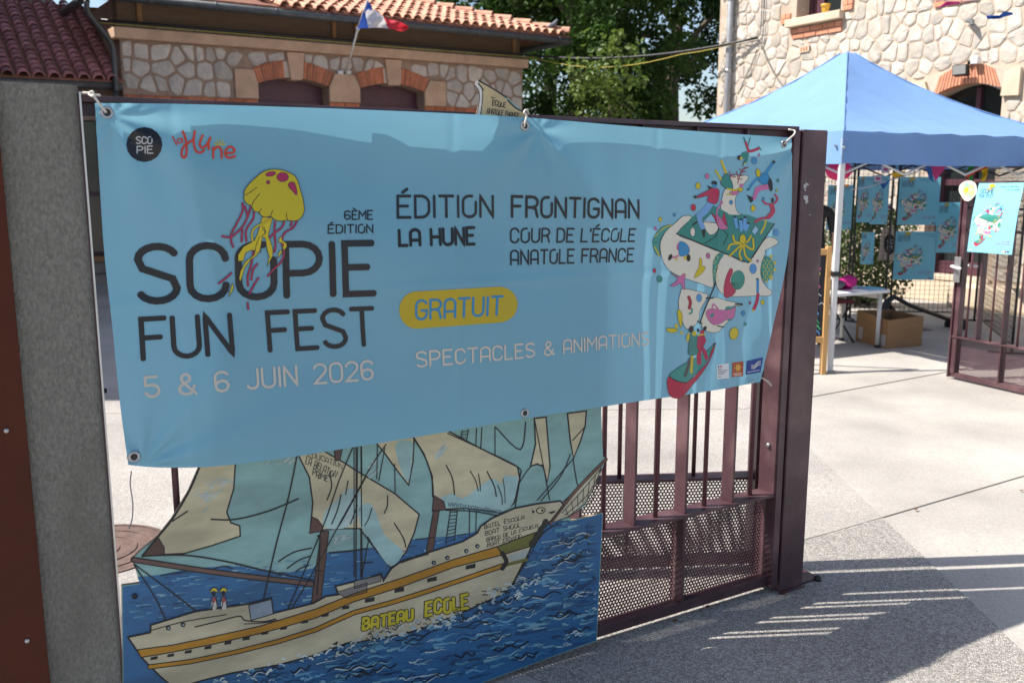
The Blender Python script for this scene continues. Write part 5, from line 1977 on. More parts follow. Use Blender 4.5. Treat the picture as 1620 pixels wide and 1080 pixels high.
k.tube(smooth3([LEFT.w(-.52, .5, 4.10), LEFT.w(-.5, .42, 3.95), LEFT.w(-.28, .25, 3.72), LEFT.w(-.14, .12, 3.55), LEFT.w(-.12, .1, 3.3), LEFT.w(-.12, .1, 2.9)]), .04, 10)
k.tube([LEFT.w(-.12, .08, 2.9), LEFT.w(-.12, .08, 0)], .04, 10)
k.build('downpipe', M_gutter, wg, smooth=True)
WS = math.tan(R(33))


def wf(s, up, h=0.0):
    return LEFT.w(s, .06 - up, 3.02 + up * WS + h)


k = MB()
k.hexa([wf(-6, 0), wf(0.0, 0), wf(0.0, 2.1), wf(-6, 2.1), wf(-6, 0, .04), wf(0, 0, .04), wf(0, 2.1, .04), wf(-6, 2.1, .04)])
k.hexa([LEFT.w(-6, -5, 3.0), LEFT.w(-.0, -5, 3.0), wf(0, 2.12), wf(-6, 2.12), LEFT.w(-6, -5, 3.05), LEFT.w(-.0, -5, 3.05), wf(0, 2.12, .04), wf(-6, 2.12, .04)])
k.build('roof', M_chan, wg)
tw = tile_mesh('wing_tile', .082, .19, .02, M_tile_l)
pos = []
upw = wf(0, 1) - wf(0, 0)
for c_ in range(17):
    s_ = -3.35 + c_ * .2
    for r_ in range(18):
        pos.append(frame_matrix(wf(s_, -.03 + r_ * .118 / .838 * .84, .045 + .005 * (r_ % 2)), LEFT.D, upw, rt_))
lay_tiles(wg, tw, pos, 300)
rm = tile_mesh('ridge_tile', .12, .36, .02, M_tile_m)
for i in range(12):
    place('ridge_tile', rm, wg, frame_matrix(wf(-3.5 + i * .3, 2.12, .03), Vector((0, 0, 1)).cross(LEFT.D), LEFT.D, rt_))
# plain blocks added out of view to shade the courtyard and the wing roof
sw = thing('shade_block', (-7.4, 9, 0), 'plain building block added out of view beyond the left pillar to cast shade', 'building')
k = MB()
k.box(None, -9.4, -6.6, 6.35, 11.6, 0, 5.0)
k.box(None, -13.5, -8.7, 11.65, 18, 0, 7.1)
k.build('wall', mat('beige_render', (.42, .37, .30), rough=.9, var=.2, scale=2), sw)
k = MB()
k.hexa([(-9.6, 6.1, 5.01), (-6.35, 6.1, 5.01), (-6.35, 11.8, 5.01), (-9.6, 11.8, 5.01), (-8.1, 7.6, 5.7), (-7.9, 7.6, 5.7), (-7.9, 10.3, 5.7), (-8.1, 10.3, 5.7)])
k.build('roof', M_chan, sw)

# ================================================================ right building
rb_ = thing('stone_building', RIGHT.w(2.5, 0, 0), 'tall sunlit pale rubble stone building with brick trim behind the blue gazebo', 'building')
wallr = M_mortar_p
k = MB()
k.prism([(-4.5, -.1), (5.33, -.1), (5.33, .35), (-4.5, .35)], lambda a, b, h: RIGHT.w(a, h, b), None, -.45, 0)
k.prism([(-4.5, .35), (.36, .35), (.36, 2.66)] + [(.36 + .92 * t, 2.66 + .13 * (1 - (2 * t - 1) ** 2)) for t in (.12, .25, .375, .5, .625, .75, .88)] + [(1.28, 2.66), (1.28, .35), (5.33, .35), (5.33, 3.93), (-4.5, 3.93)],
        lambda a, b, h: RIGHT.w(a, h, b), None, -.45, 0)
k.prism([(-4.5, 3.93), (2.88, 3.93), (2.88, 5.6), (3.70, 5.6), (3.70, 3.93), (5.33, 3.93), (5.33, 7.2), (-4.5, 7.2)], lambda a, b, h: RIGHT.w(a, h, b), None, -.45, 0)
k.build('front_wall', wallr, rb_)
k = MB()
k.box(RIGHT, 4.9, 5.33, -8, -.46, -.1, 7.2)
k.box(RIGHT, -4.5, 4.89, -8, -7.6, -.1, 7.2)
k.build('side_wall', wallr, rb_)
k = MB()
k.box(RIGHT, -4.8, 5.6, -8.3, .35, 7.21, 7.35)
k.build('roof', M_chan, rb_)
hs = [[(.30, .30), (.30, 2.95), (.86, 3.06), (1.44, 2.92), (1.34, .30)], [(1.24, 2.54), (1.24, 2.91), (1.66, 2.91), (1.66, 2.54)], [(.10, 2.56), (.10, 2.95), (.42, 2.95), (.42, 2.56)], [(1.6, 2.54), (1.6, 2.88), (4.66, 2.88), (4.66, 2.54)],
      [(2.80, 3.68), (2.80, 6), (3.82, 6), (3.82, 3.68)], [(2.63, 3.95), (2.63, 4.2), (2.85, 4.2), (2.85, 3.95)], [(3.74, 3.92), (3.74, 4.1), (4.0, 4.1), (4.0, 3.92)], [(.74, 3.77), (.74, 4.02), (1.39, 4.02), (1.39, 3.77)]]
cl_ = rubble(-.55, 5.28, .33, 4.62, .20, .019, hs, 21, 1.1)
lay_stones(RIGHT, rb_, cl_, M_stone_r, 22, 300, proud=.015, key=lambda t: (t[1].z < 2.0 and 1 or 0, (t[1] - EYE).length))
bl_ = [(q, -.1, .05) for q in arch_bricks(1.277, 2.665, .363, 2.70, .82, 2.785, 2.90, 2.93, 3.03, 19)]
rrr = random.Random(31)


def courses(s0, s1, z0, z1, nrow, L=.23, d=.03):
    out = []
    h = (z1 - z0) / nrow
    for r_ in range(nrow):
        x = s0 - (L / 2 if r_ % 2 else 0)
        while x < s1 - .01:
            a, b = max(s0, x), min(s1, x + L - .012)
            if b - a > .03:
                out.append(([(a, z0 + r_ * h), (b, z0 + r_ * h), (b, z0 + (r_ + 1) * h - .010), (a, z0 + (r_ + 1) * h - .010)], -.06, d + rrr.uniform(-.004, .004)))
            x += L
    return out


bl_ += courses(1.645, 4.64, 2.575, 2.865, 4)
bl_ += courses(2.835, 3.775, 3.695, 3.845, 2)
bl_ += courses(3.80, 3.98, 3.94, 4.09, 2, .18)
bl_ += courses(2.66, 2.83, 3.97, 4.19, 3, .17)
bl_ += courses(.76, 1.37, 3.79, 4.0, 3)
bricks(RIGHT, rb_, bl_, M_brick_r)
k = MB()
k.prism([(1.40, 2.90), (1.29, 2.67)] + [(1.28 - .92 * t, 2.672 + .125 * (1 - (2 * t - 1) ** 2)) for t in (.12, .25, .375, .5, .625, .75, .88)] + [(.355, 2.70), (.31, 2.92), (.6, 3.005), (.83, 3.02), (1.1, 2.99)], lambda a, b, h: RIGHT.w(a, h, b), M_mort_arch, .002, .03)
k.build('arch_bed', None, rb_)
for q in ([(1.30, 2.60), (1.615, 2.59), (1.615, 2.87), (1.415, 2.87)], [(.13, 2.59), (.355, 2.60), (.32, 2.90), (.13, 2.92)]):
    k = MB()
    k.prism(q, lambda a, b, h: RIGHT.w(a, h, b), None, -.3, .055)
    k.build('impost_block', M_lime_pale, rb_, bevel=.012)
k = MB()
k.box(RIGHT, 2.80, 3.82, -.1, .12, 3.86, 3.975)
k.build('window_sill', M_lime_pale, rb_, bevel=.01)
k = MB()
k.box(RIGHT, 2.885, 3.695, -.34, -.32, 3.98, 5.6)
w1 = k.build('window', M_glass, rb_)
for a_, b_, c_, e_ in ((3.62, 3.695, 3.98, 5.6), (3.42, 3.48, 3.98, 5.6), (3.0, 3.06, 3.98, 5.6), (2.885, 2.95, 3.98, 5.6)):
    k = MB()
    k.box(RIGHT, a_, b_, -.318, -.27, c_, e_)
    k.build('window_frame', M_purple, w1)
k = MB()
k.box(RIGHT, 3.485, 3.615, -.318, -.285, 3.98, 5.6)
k.build('shutter', M_purple, w1)
M_cellar = M_glass
k = MB()
k.box(RIGHT, .33, 1.31, -.30, -.28, .36, 2.82)
w2 = k.build('arched_window', M_glass, rb_)
for a_, b_, c_, e_ in ((1.20, 1.275, .36, 2.66), (.365, .44, .36, 2.66), (.78, .84, .36, 2.75)):
    k = MB()
    k.box(RIGHT, a_, b_, -.278, -.22, c_, e_)
    k.build('window_frame', M_purple, w2)
for a_, b_, c_, e_ in ((.441, .779, .36, .52), (.841, 1.199, .36, .52), (.441, .779, 1.52, 1.60), (.841, 1.199, 1.52, 1.60)):
    k = MB()
    k.box(RIGHT, a_, b_, -.278, -.225, c_, e_)
    k.build('window_rail', M_purple, w2)
k = MB()
k.box(RIGHT, .29, 1.35, -.2, .07, .29, .348)
k.build('window_sill', M_lime_pale, rb_, bevel=.01)
k = MB()
k.box(RIGHT, -.3, 5.28, .001, .06, 0, .285)
k.build('plinth', M_lime_pale, rb_, bevel=.01)
bench = MB()
bench.box(RIGHT, -.55, .62, .065, .42, 0, .30)
tag(bench.build('stone_step', M_lime_pale, None, bevel=.04, org=RIGHT.w(0, .2, 0)), 'pale stone step at the foot of the sunlit wall seen through the open gate', 'step')
# pipe, cables, fittings on the wall
k = MB()
k.tube([RIGHT.w(5.0, .09, 0), RIGHT.w(5.0, .09, 7.2)], .052, 12)
dp = k.build('downpipe', mat('grey_pipe', (.33, .34, .36), rough=.5, var=.2, metal=.2), rb_, smooth=True)
for z_ in (.9, 2.2, 3.33, 4.45):
    k = MB()
    k.tube([RIGHT.w(5.0, .09, z_), RIGHT.w(5.0, .09, z_ + .05)], .06, 12)
    k.build('pipe_collar', M_steel, dp, smooth=True)
s_, z_ = RIGHT.px(1273, 78, .02)
k = MB()
k.box(RIGHT, s_ - .09, s_ + .09, -.01, .035, z_ - .045, z_ + .045)
vt = k.build('air_vent', M_lime_pale, rb_)
for i in (-1, 0, 1):
    k = MB()
    k.box(RIGHT, s_ + i * .05 - .012, s_ + i * .05 + .012, .036, .039, z_ - .03, z_ + .03)
    k.build('vent_slot', M_brick, vt)


def rp_(x, y, d):
    s_, z_ = RIGHT.px(x, y, d)
    return RIGHT.w(s_, d, z_)


lm = thing('floodlight', rp_(1521, 112, .1), 'small black floodlight fixed to the brick arch above the arched window', 'floodlight')
s_, z_ = RIGHT.px(1521, 112, .16)
k = MB()
k.hexa([RIGHT.w(s_ - .10, .12, z_ - .07), RIGHT.w(s_ + .10, .12, z_ - .07), RIGHT.w(s_ + .10, .20, z_ - .05), RIGHT.w(s_ - .10, .20, z_ - .05), RIGHT.w(s_ - .10, .15, z_ + .06), RIGHT.w(s_ + .10, .15, z_ + .06), RIGHT.w(s_ + .10, .21, z_ + .07), RIGHT.w(s_ - .10, .21, z_ + .07)])
k.build('housing', M_black, lm, bevel=.006)
k = MB()
k.hexa([RIGHT.w(s_ - .085, .203, z_ - .045), RIGHT.w(s_ + .085, .203, z_ - .045), RIGHT.w(s_ + .085, .206, z_ - .045), RIGHT.w(s_ - .085, .206, z_ - .045), RIGHT.w(s_ - .085, .213, z_ + .06), RIGHT.w(s_ + .085, .213, z_ + .06), RIGHT.w(s_ + .085, .216, z_ + .06), RIGHT.w(s_ - .085, .216, z_ + .06)])
k.build('lamp_glass', mat('lamp_glass', (.25, .25, .24), rough=.2), lm)
k = MB()
k.tube([RIGHT.w(s_, .05, z_), RIGHT.w(s_, .15, z_)], .015, 8)
k.build('bracket', M_black, lm)
cm_ = thing('security_camera', rp_(1543, 95, .1), 'small white camera on a bracket above the brick arch', 'camera')
s_, z_ = RIGHT.px(1545, 95, .1)
k = MB()
k.box(RIGHT, s_ - .04, s_ + .05, .06, .15, z_ - .05, z_ + .04)
k.build('camera_body', M_white, cm_, bevel=.01)
k = MB()
k.tube([RIGHT.w(s_ + .02, .03, z_), RIGHT.w(s_ + .12, .10, z_ - .02)], [.02, .026], 10)
k.build('camera_arm', M_black, cm_, smooth=True)
k = MB()
k.tube([rp_(1532, 33, .03), rp_(1537, 34, .10), rp_(1538, 40, .12)], [.03, .035, .02], 8)
tag(k.build('wall_fitting', mat('grey_fitting', (.12, .12, .12)), None, org=rp_(1535, 36, .05)), 'small grey fitting left hanging on the upper stone wall at right', 'fitting')
pot = thing('flower_pot', rp_(1305, 22, .02), 'small yellow flower pot on the window sill of the upper window', 'flower pot')
s_, z_ = RIGHT.px(1306, 16, -.02)
k = MB()
k.tube([RIGHT.w(s_, -.02, 3.978), RIGHT.w(s_, -.02, 4.03), RIGHT.w(s_, -.02, 4.085), RIGHT.w(s_, -.02, 4.088), RIGHT.w(s_, -.02, 4.115)], [.045, .052, .060, .070, .070], 14)
k.build('pot', mat('yellow_pot', (.62, .36, .04), rough=.4), pot, smooth=True)

# cables across the courtyard
cb = MB()
pts_ = [LEFT.w(-.3, .16, 3.90), LEFT.w(2, .17, 3.90), LEFT.w(5, .16, 3.90), LEFT.w(7.6, .18, 3.91)]
e0, e1 = LEFT.w(7.6, .18, 3.91), rp_(1198, 60, .06)
span = [e0.lerp(e1, t) - Vector((0, 0, .16 * 4 * t * (1 - t))) for t in [i / 14 for i in range(15)]]
cb.tube(pts_[:-1] + span, .02, 6)
tag(cb.build('black_cable', M_black, None, smooth=True, org=e0), 'thick black cable slung from the school eaves to the stone building', 'cable')
cb = MB()
span2 = [a - Vector((0, 0, .04 + .12 * math.sin(PI * min(1, i / 10)))) for i, a in enumerate(span)][:12] + [span[12] - Vector((0, 0, .03)), span[14]]
cb.tube([p - Vector((0, 0, .04)) for p in pts_[:-1]] + span2, .007, 6)
tag(cb.build('yellow_cable', mat('yellow_cable', (.42, .33, .05)), None, smooth=True, org=e0), 'thin yellow cable sagging just under the thick black one', 'cable')
M_wirec = mat('grey_wire_wall', (.12, .11, .10))
for i, (pp, lb_) in enumerate((([(1206, -20), (1205, 20), (1203, 50), (1199, 62), (1206, 76), (1216, 100), (1230, 125), (1247, 145)], 'dark cable running down the stone wall to the gazebo'),
                               ([(1209, -20), (1208, 30), (1206, 62), (1200, 64), (1163, 72)], 'second cable on the stone wall turning to the downpipe'),
                               ([(1198, 78), (1190, 100), (1178, 125), (1168, 150)], 'slanting thin cable on stone wall near the downpipe'))):
    cb = MB()
    cb.tube(smooth3([rp_(x, y, .05) for x, y in pp]), .008, 6)
    tag(cb.build('wall_cable', M_wirec, None, smooth=True, org=rp_(*pp[0], .05)), lb_, 'cable', 'cables on the stone wall')

# ================================================================ flag
fl = thing('flag', LEFT.w(3.66, .05, 3.2), 'french tricolour flag on a slanting white pole between the two arches', 'flag')


def lp(x, y, d):
    s_, z_ = LEFT.px(x, y, d)
    return LEFT.w(s_, d, z_)


k = MB()
p0, p1, p2 = lp(547, 116, .06), lp(566, 46, .78), lp(584, -8, 1.15)
k.tube([p0, p1], .018, 10)
k.tube([p1, p2], .012, 10)
k.build('pole', mat('white_pole', (.6, .58, .54), rough=.4), fl, smooth=True)
k = MB()
k.tube([p1 - (p1 - p0).normalized() * .03, p1 + (p1 - p0).normalized() * .03], .03, 10)
k.build('pole_collar', M_white, fl, smooth=True)
for x in (539, 551):
    k = MB()
    c_ = lp(x, 115, .05)
    k.box(None, c_.x - .045, c_.x + .045, c_.y - .03, c_.y + .03, c_.z - .03, c_.z + .03)
    k.build('bracket', M_white, fl, bevel=.008)


def cloth_band(name, tops, bots, m, ph):
    k = MB()
    T, B_ = smooth(tops, n=6), smooth(bots, n=6)
    n = min(len(T), len(B_))
    vs = []
    for i in range(n):
        for j in range(7):
            v = j / 6
            x, y = T[i][0] * (1 - v) + B_[i][0] * v, T[i][1] * (1 - v) + B_[i][1] * v
            vs.append(lp(x, y, .95 + .05 * math.sin(x * .22 + v * 3 + ph) + .03 * math.sin(v * 9 + x * .1)))
    k.raw = True
    k.add(vs, [(i * 7 + j, i * 7 + j + 1, i * 7 + 8 + j, i * 7 + 7 + j) for i in range(n - 1) for j in range(6)])
    k.build(name, m, fl, smooth=True)


fb = mat('flag_blue', (.03, .09, .42), rough=.7, trans=.25)
fw_ = mat('flag_white', (.68, .68, .72), rough=.7, trans=.3)
fr_ = mat('flag_red', (.58, .03, .05), rough=.7, trans=.25)
cloth_band('blue_band', [(581, -2), (577, 8), (577, 18)], [(566, 46), (574, 45), (583, 45)], fb, 0)
cloth_band('blue_band', [(581, -1), (585, 6), (590, 14)], [(577, 17), (581, 17), (585, 18)], fb, 1)
cloth_band('white_band', [(577, 18), (590, 15), (606, 26)], [(583, 45), (598, 44), (616, 46)], fw_, .5)
cloth_band('red_band', [(606, 26), (615, 31), (630, 34), (640, 38), (646, 42)], [(614, 45), (622, 47), (634, 50), (641, 49), (647, 44)], fr_, .8)
# pigeon on the roof
pg = thing('pigeon', lp(874, 44, .5), 'grey pigeon perched on the tiles at the roof corner', 'pigeon')
pc = lp(874, 41, .5)
k = MB()
k.tube([pc + LEFT.D * -.13 + Vector((0, 0, -.04)), pc + LEFT.D * -.05 + Vector((0, 0, -.01)), pc, pc + LEFT.D * .06 + Vector((0, 0, .045)), pc + LEFT.D * .085 + Vector((0, 0, .09)), pc + LEFT.D * .11 + Vector((0, 0, .11)), pc + LEFT.D * .14 + Vector((0, 0, .105))],
       [.012, .04, .055, .045, .028, .027, .006], 10)
k.build('body', mat('pigeon_grey', (.16, .17, .20), rough=.7, var=.4, scale=30), pg, smooth=True)
for q in (-.012, .012):
    k = MB()
    k.tube([pc + LEFT.N * q + Vector((0, 0, -.04)), pc + LEFT.N * q + Vector((0, 0, -.11))], .005, 6)
    k.build('leg', mat('pigeon_leg', (.4, .1, .08)), pg)


# ================================================================ trees
def tree(name, x, y, h, cr, r, nl, label, seed, leafc, ls=.15, trunk_h=None, zc=None, grp='trees between the buildings'):
    rr = random.Random(seed)
    t = thing(name, (x, y, 0), label, 'tree', grp)
    k = MB()
    th = trunk_h or h * .4
    b = Vector((x, y, 0))
    top = b + Vector((rr.uniform(-.4, .4), rr.uniform(-.4, .4), h * .8))
    mid = b + Vector((rr.uniform(-.15, .15), rr.uniform(-.15, .15), th))
    k.tube([b, b.lerp(mid, .5), mid, top], [r * 1.25, r, r * .8, r * .15], 10)
    k.build('trunk', mat('tree_bark', (.13, .10, .075), rough=.95, var=.5, scale=6, bump=.6), t, smooth=True)
    ends = []
    for i in range(11):
        a = rr.uniform(0, 2 * PI)
        f = rr.uniform(.0, .8)
        s = mid.lerp(top, f)
        L = cr * rr.uniform(.55, .95) * (1 - f * .5)
        e_ = s + Vector((math.cos(a) * L, math.sin(a) * L, L * rr.uniform(.1, .8)))
        m_ = s.lerp(e_, .5) + Vector((0, 0, .2 * L))
        k = MB()
        k.tube(smooth3([s, m_, e_], 3), [r * .4 * (1 - .13 * q) for q in range(7)], 6)
        k.build('limb', MATS['tree_bark'], t, smooth=True)
        ends += [s.lerp(e_, .6), m_, e_]
    # clumps of leaf-sized faces through the crown
    cz = zc or h * .66
    cl = []
    nc = 60
    for i in range(nc):
        while True:
            v = Vector((rr.uniform(-1, 1), rr.uniform(-1, 1), rr.uniform(-1, 1)))
            if .35 < v.length < 1:
                break
        p = Vector((x, y, cz)) + Vector((v.x * cr, v.y * cr, v.z * (h - cz) * 1.05))
        cl.append((p, rr.uniform(.3, .75) * min(1.0, cr / 2.2)))
    cl += [(e_, .6 * min(1.0, cr / 2.2)) for e_ in ends]
    vs, fs = [], []
    for i in range(nl):
        p, cr_ = rr.choice(cl)
        while True:
            v = Vector((rr.uniform(-1, 1), rr.uniform(-1, 1), rr.uniform(-.8, .8)))
            if v.length < 1:
                break
        c_ = p + v * cr_
        n = Vector((rr.gauss(0, 1), rr.gauss(0, 1), rr.gauss(.9, .7))).normalized()
        u = n.cross(Vector((rr.gauss(0, 1), rr.gauss(0, 1), rr.gauss(0, 1)))).normalized()
        w_ = n.cross(u)
        s = ls * rr.uniform(.55, 1.2)
        o_ = len(vs)
        vs += [c_ - u * s * .5, c_ - u * s * .05 + w_ * s * .36 + n * s * .06, c_ + u * s * .5 - n * s * .08, c_ - u * s * .05 - w_ * s * .36 + n * s * .06]
        fs.append((o_, o_ + 1, o_ + 2, o_ + 3))
    k = MB()
    k.raw = True
    k.add(vs, fs)
    k.build('crown', leafc, t)
    return t


mat('tree_bark', (.13, .10, .075), rough=.95, var=.5, scale=6, bump=.6)
M_leaf1 = mat('leaf_deep_green', (.022, .060, .009), rough=.6, var=.5, scale=1.0, trans=.28, spec=.3, c2=(.055, .115, .016))
M_leaf2 = mat('leaf_dark_green', (.010, .032, .007), rough=.55, var=.5, scale=1.0, trans=.25, spec=.3, c2=(.035, .085, .013))
M_leaf3 = mat('leaf_light_green', (.085, .145, .022), rough=.5, var=.5, scale=1.3, trans=.4, c2=(.14, .20, .035))
tree('plane_tree', 1.4, 21.5, 9.5, 2.9, .22, 30000, 'broad leafy tree in the middle of the gap between the buildings', 1, M_leaf1, zc=5.6)
tree('plane_tree', 4.3, 25.0, 10.5, 3.2, .25, 24000, 'dark dense tree standing close behind the left corner of the stone building', 2, M_leaf2, zc=6.2)
tree('plane_tree', -1.6, 27.5, 9.6, 3.0, .24, 12000, 'light green tree showing over the end of the school roof', 3, M_leaf3, zc=6.6)
tree('plane_tree', 1.2, 29, 11, 3.8, .25, 26000, 'tall dark tree at the back of the courtyard behind the others', 4, M_leaf2, zc=6.0)
tree('young_tree', 1.75, 17.6, 4.3, .75, .05, 1500, 'small light leaved tree standing in front of the dark trees', 5, M_leaf3, ls=.12, zc=3.5, trunk_h=2.2)
# garden wall and hedge behind, closing the gap low down
hd = MB()
rr = random.Random(77)
vs, fs = [], []
for i in range(9000):
    c_ = Vector((rr.uniform(-6, 9), 31 + rr.uniform(-.9, .9), rr.uniform(0, 3.2)))
    n = Vector((rr.gauss(0, 1), rr.gauss(-.6, 1), rr.gauss(.5, 1))).normalized()
    u = n.cross(Vector((rr.gauss(0, 1), rr.gauss(0, 1), rr.gauss(0, 1)))).normalized()
    w_ = n.cross(u)
    s = rr.uniform(.14, .3)
    o_ = len(vs)
    vs += [c_ - u * s, c_ + w_ * s * .7, c_ + u * s, c_ - w_ * s * .7]
    fs.append((o_, o_ + 1, o_ + 2, o_ + 3))
hd.raw = True
hd.add(vs, fs)
hob = hd.build('hedge', M_leaf2, None, kind='stuff', org=(1.5, 31, 0))
tag(hob, 'dense dark hedge closing the far end of the courtyard', 'hedge')


# ================================================================ gazebo
TC = Vector((2.63, 7.44, 0))
TR_, TL_ = Vector((.9, .436, 0)), Vector((-.436, .9, 0))
TENT = Frame(TC.x, TC.y, .9, .436)            # street-side edge of the gazebo, normal towards the camera
SZ, ZE, ZV, ZP = 3.0, 1.955, 1.70, 2.86
tent = thing('gazebo', TC + (TR_ + TL_) * 1.5, 'light blue pop up gazebo with pointed roof beside the stone building', 'gazebo')
M_tent = mat('gazebo_cloth', (.165, .305, .58), rough=.8, trans=.10, bump=.35, bscale=7, var=.08, scale=3)


def tp(a, b, z):
    return TC + TR_ * a + TL_ * b + Vector((0, 0, z))


k = MB()
NT = 22
rtn = random.Random(5)
for side in range(4):
    vs = []
    for j in range(NT + 1):
        t = j / NT                            # 0 at the eave, 1 at the peak
        e = t
        half = (1 - t)
        z = ZE + (ZP - ZE) * (.64 * t + .36 * t ** 2.6)
        if t > .93:
            z = ZE + (ZP - ZE) * (.64 * t + .36 * t ** 2.6) - .03 * ((t - .93) / .07) ** 2
        for i in range(NT + 1):
            u = (i / NT * 2 - 1) * half
            sag = -.05 * (1 - (u / max(half, .01)) ** 2) * math.sin(PI * min(1, t * 1.1)) if half > .02 else 0
            wr = .007 * math.sin(u * 23 + t * 9 + side) * (1 - t) + .006 * math.sin(t * 40 + u * 3) * math.exp(-abs(abs(u) - half) / .05)
            a, b = u, -(1 - t)
            for _ in range(side):
                a, b = -b, a
            vs.append(tp(1.5 + a * 1.5, 1.5 + b * 1.5, z + sag + wr))
    k.add(vs, [(j * (NT + 1) + i, j * (NT + 1) + i + 1, (j + 1) * (NT + 1) + i + 1, (j + 1) * (NT + 1) + i) for j in range(NT) for i in range(NT)])
k.build('canopy', M_tent, tent, smooth=True)
for side in range(4):
    vs = []
    for i in range(37):
        for j in range(5):
            t = i / 36
            u = t * 2 - 1
            off = .006 + .012 * math.sin(t * 19 + side) * (j / 4) + .01 * math.sin(t * 47) * (j / 4)
            a, b = u, -1 - off / 1.5
            for _ in range(side):
                a, b = -b, a
            zz = ZE + .004 - (ZE - ZV) * j / 4 + .012 * math.sin(PI * t) * -1 + .004 * math.sin(t * 30) * (j / 4)
            vs.append(tp(1.5 + a * 1.5, 1.5 + b * 1.5, zz))
    k = MB()
    k.raw = True
    k.add(vs, [(i * 5 + j, i * 5 + j + 1, i * 5 + 6 + j, i * 5 + 5 + j) for i in range(36) for j in range(4)])
    k.build('valance', M_tent, tent, smooth=True)
M_alu = mat('white_aluminium', (.58, .58, .58), rough=.4, var=.1)
for a, b in ((.02, .02), (2.98, .02), (.02, 2.98), (2.98, 2.98)):
    k = MB()
    c_ = tp(a, b, 0)
    k.box(None, c_.x - .022, c_.x + .022, c_.y - .022, c_.y + .022, .012, 1.9)
    lg = k.build('leg', M_alu, tent, bevel=.004)
    k = MB()
    k.box(None, c_.x - .05, c_.x + .05, c_.y - .05, c_.y + .05, .005, .0115)
    k.build('foot', M_steel, lg)
    k = MB()
    k.box(None, c_.x - .03, c_.x + .03, c_.y - .03, c_.y + .03, .80, .84)
    k.build('clamp', M_black, lg)
for (a, b, c, d) in ((0.05, .05, 2.95, .05), (.05, 2.95, 2.95, 2.95), (.05, .05, .05, 2.95), (2.95, .05, 2.95, 2.95)):
    k = MB()
    for q in range(4):
        f0, f1 = q / 4, (q + 1) / 4
        z0, z1 = (1.86, 1.62) if q % 2 else (1.62, 1.86)
        pa, pb = tp(a + (c - a) * f0, b + (d - b) * f0, z0), tp(a + (c - a) * f1, b + (d - b) * f1, z1)
        k.tube([pa, pb], .010, 5)
        pa, pb = tp(a + (c - a) * f0, b + (d - b) * f0 + .02, z1), tp(a + (c - a) * f1, b + (d - b) * f1 + .02, z0)
        k.tube([pa, pb], .010, 5)
    k.build('scissor_truss', M_black if b > 2 or a > 2 else M_alu, tent)
k = MB()
for q in (.62,):
    for x in (TR_, TL_):
        pass
c_ = bsurf_px
for x, y in ((1321, 231), (1336, 233)):
    r = ray(x, y)
    F_ = TENT if x > 1327 else Frame(TC.x, TC.y, TL_.x, TL_.y, 0, True)
    s_, z_ = F_.px(x, y, .03)
    m = MB()
    m.tube([F_.w(s_, .015, z_), F_.w(s_, .032, z_)], .011, 8)
    m.build('rivet', M_steel, tent)

# ================================================================ display grids with posters
M_grid = mat('black_grid_wire', (.012, .012, .014), rough=.5)


def grid_panel(pa, pb, h, label, z0=.08):
    F = Frame(pa.x, pa.y, (pb - pa).x, (pb - pa).y)
    if F.N.y > 0:
        F.N = -F.N
    L = (pb - pa).length
    t = thing('display_grid', pa.lerp(pb, .5), label, 'display grid', 'wire display grids under the gazebo')
    k = MB()
    k.tube(smooth3([F.w(0, 0, 0), F.w(0, 0, h - .12), F.w(.02, 0, h - .03), F.w(.10, 0, h), F.w(L - .10, 0, h), F.w(L - .02, 0, h - .03), F.w(L, 0, h - .12), F.w(L, 0, 0)], 4), .013, 8)
    k.build('frame', M_black, t, smooth=True)
    k = MB()
    k.tube([F.w(0, 0, z0), F.w(L, 0, z0)], .008, 6)
    k.build('lower_rail', M_black, t)
    w = MB()
    n = int(L / .05)
    for i in range(1, n):
        x = L * i / n
        w.box(F, x - .0018, x + .0018, -.0018, .0018, z0, h - .01)
    n = int((h - z0) / .05)
    for i in range(1, n):
        z = z0 + (h - z0) * i / n
        w.box(F, 0, L, .0019, .0052, z - .0016, z + .0016)
    w.build('wire_mesh', M_grid, t, kind='stuff')
    for s_ in (0, L):
        k = MB()
        k.tube([F.w(s_, -.2, .012), F.w(s_, .2, .012)], .01, 6)
        k.build('foot', M_black, t)
    return F


def G3(x, y):
    p = gnd(x, y)
    return Vector((p.x, p.y, 0))


F1 = grid_panel(G3(1344, 504), G3(1398, 505), 1.75, 'left of the black wire display grids, narrow with two sail ship posters')
F2 = grid_panel(G3(1407, 503), G3(1520, 505), 1.76, 'wide black wire display grid holding two posters one above the other')
F0 = grid_panel(G3(1262, 516), G3(1338, 508), 1.72, 'black wire display grid half hidden behind the gate post')
F3 = grid_panel(G3(1541, 508), G3(1600, 560), 1.70, 'black wire display grid standing beyond the open gate leaf')

# one unit-size print shared by every poster: the ship, the jellyfish and the title lines
sx0, sz0 = GATE.px(1030, 632, .1)
sx1, sz1 = 2.42, 1.72


def poster_ship(x, y, h):
    s_, z_ = GATE.px(x, y, .1)
    u = .13 + (s_ - 1.80) / .62 * .76
    v = .07 + (z_ - .80) / .92 * .92
    return Vector((u, h, v))


def poster_jelly(x, y, h):
    s_, z_ = GATE.px(x, y, .1)
    return Vector((.16 + (s_ - .37) * .95, h, 1.09 + (z_ - 1.2) * .52))


def pk(hexc):
    return mat('poster_' + hexc.strip('#'), hexc, rough=.6)


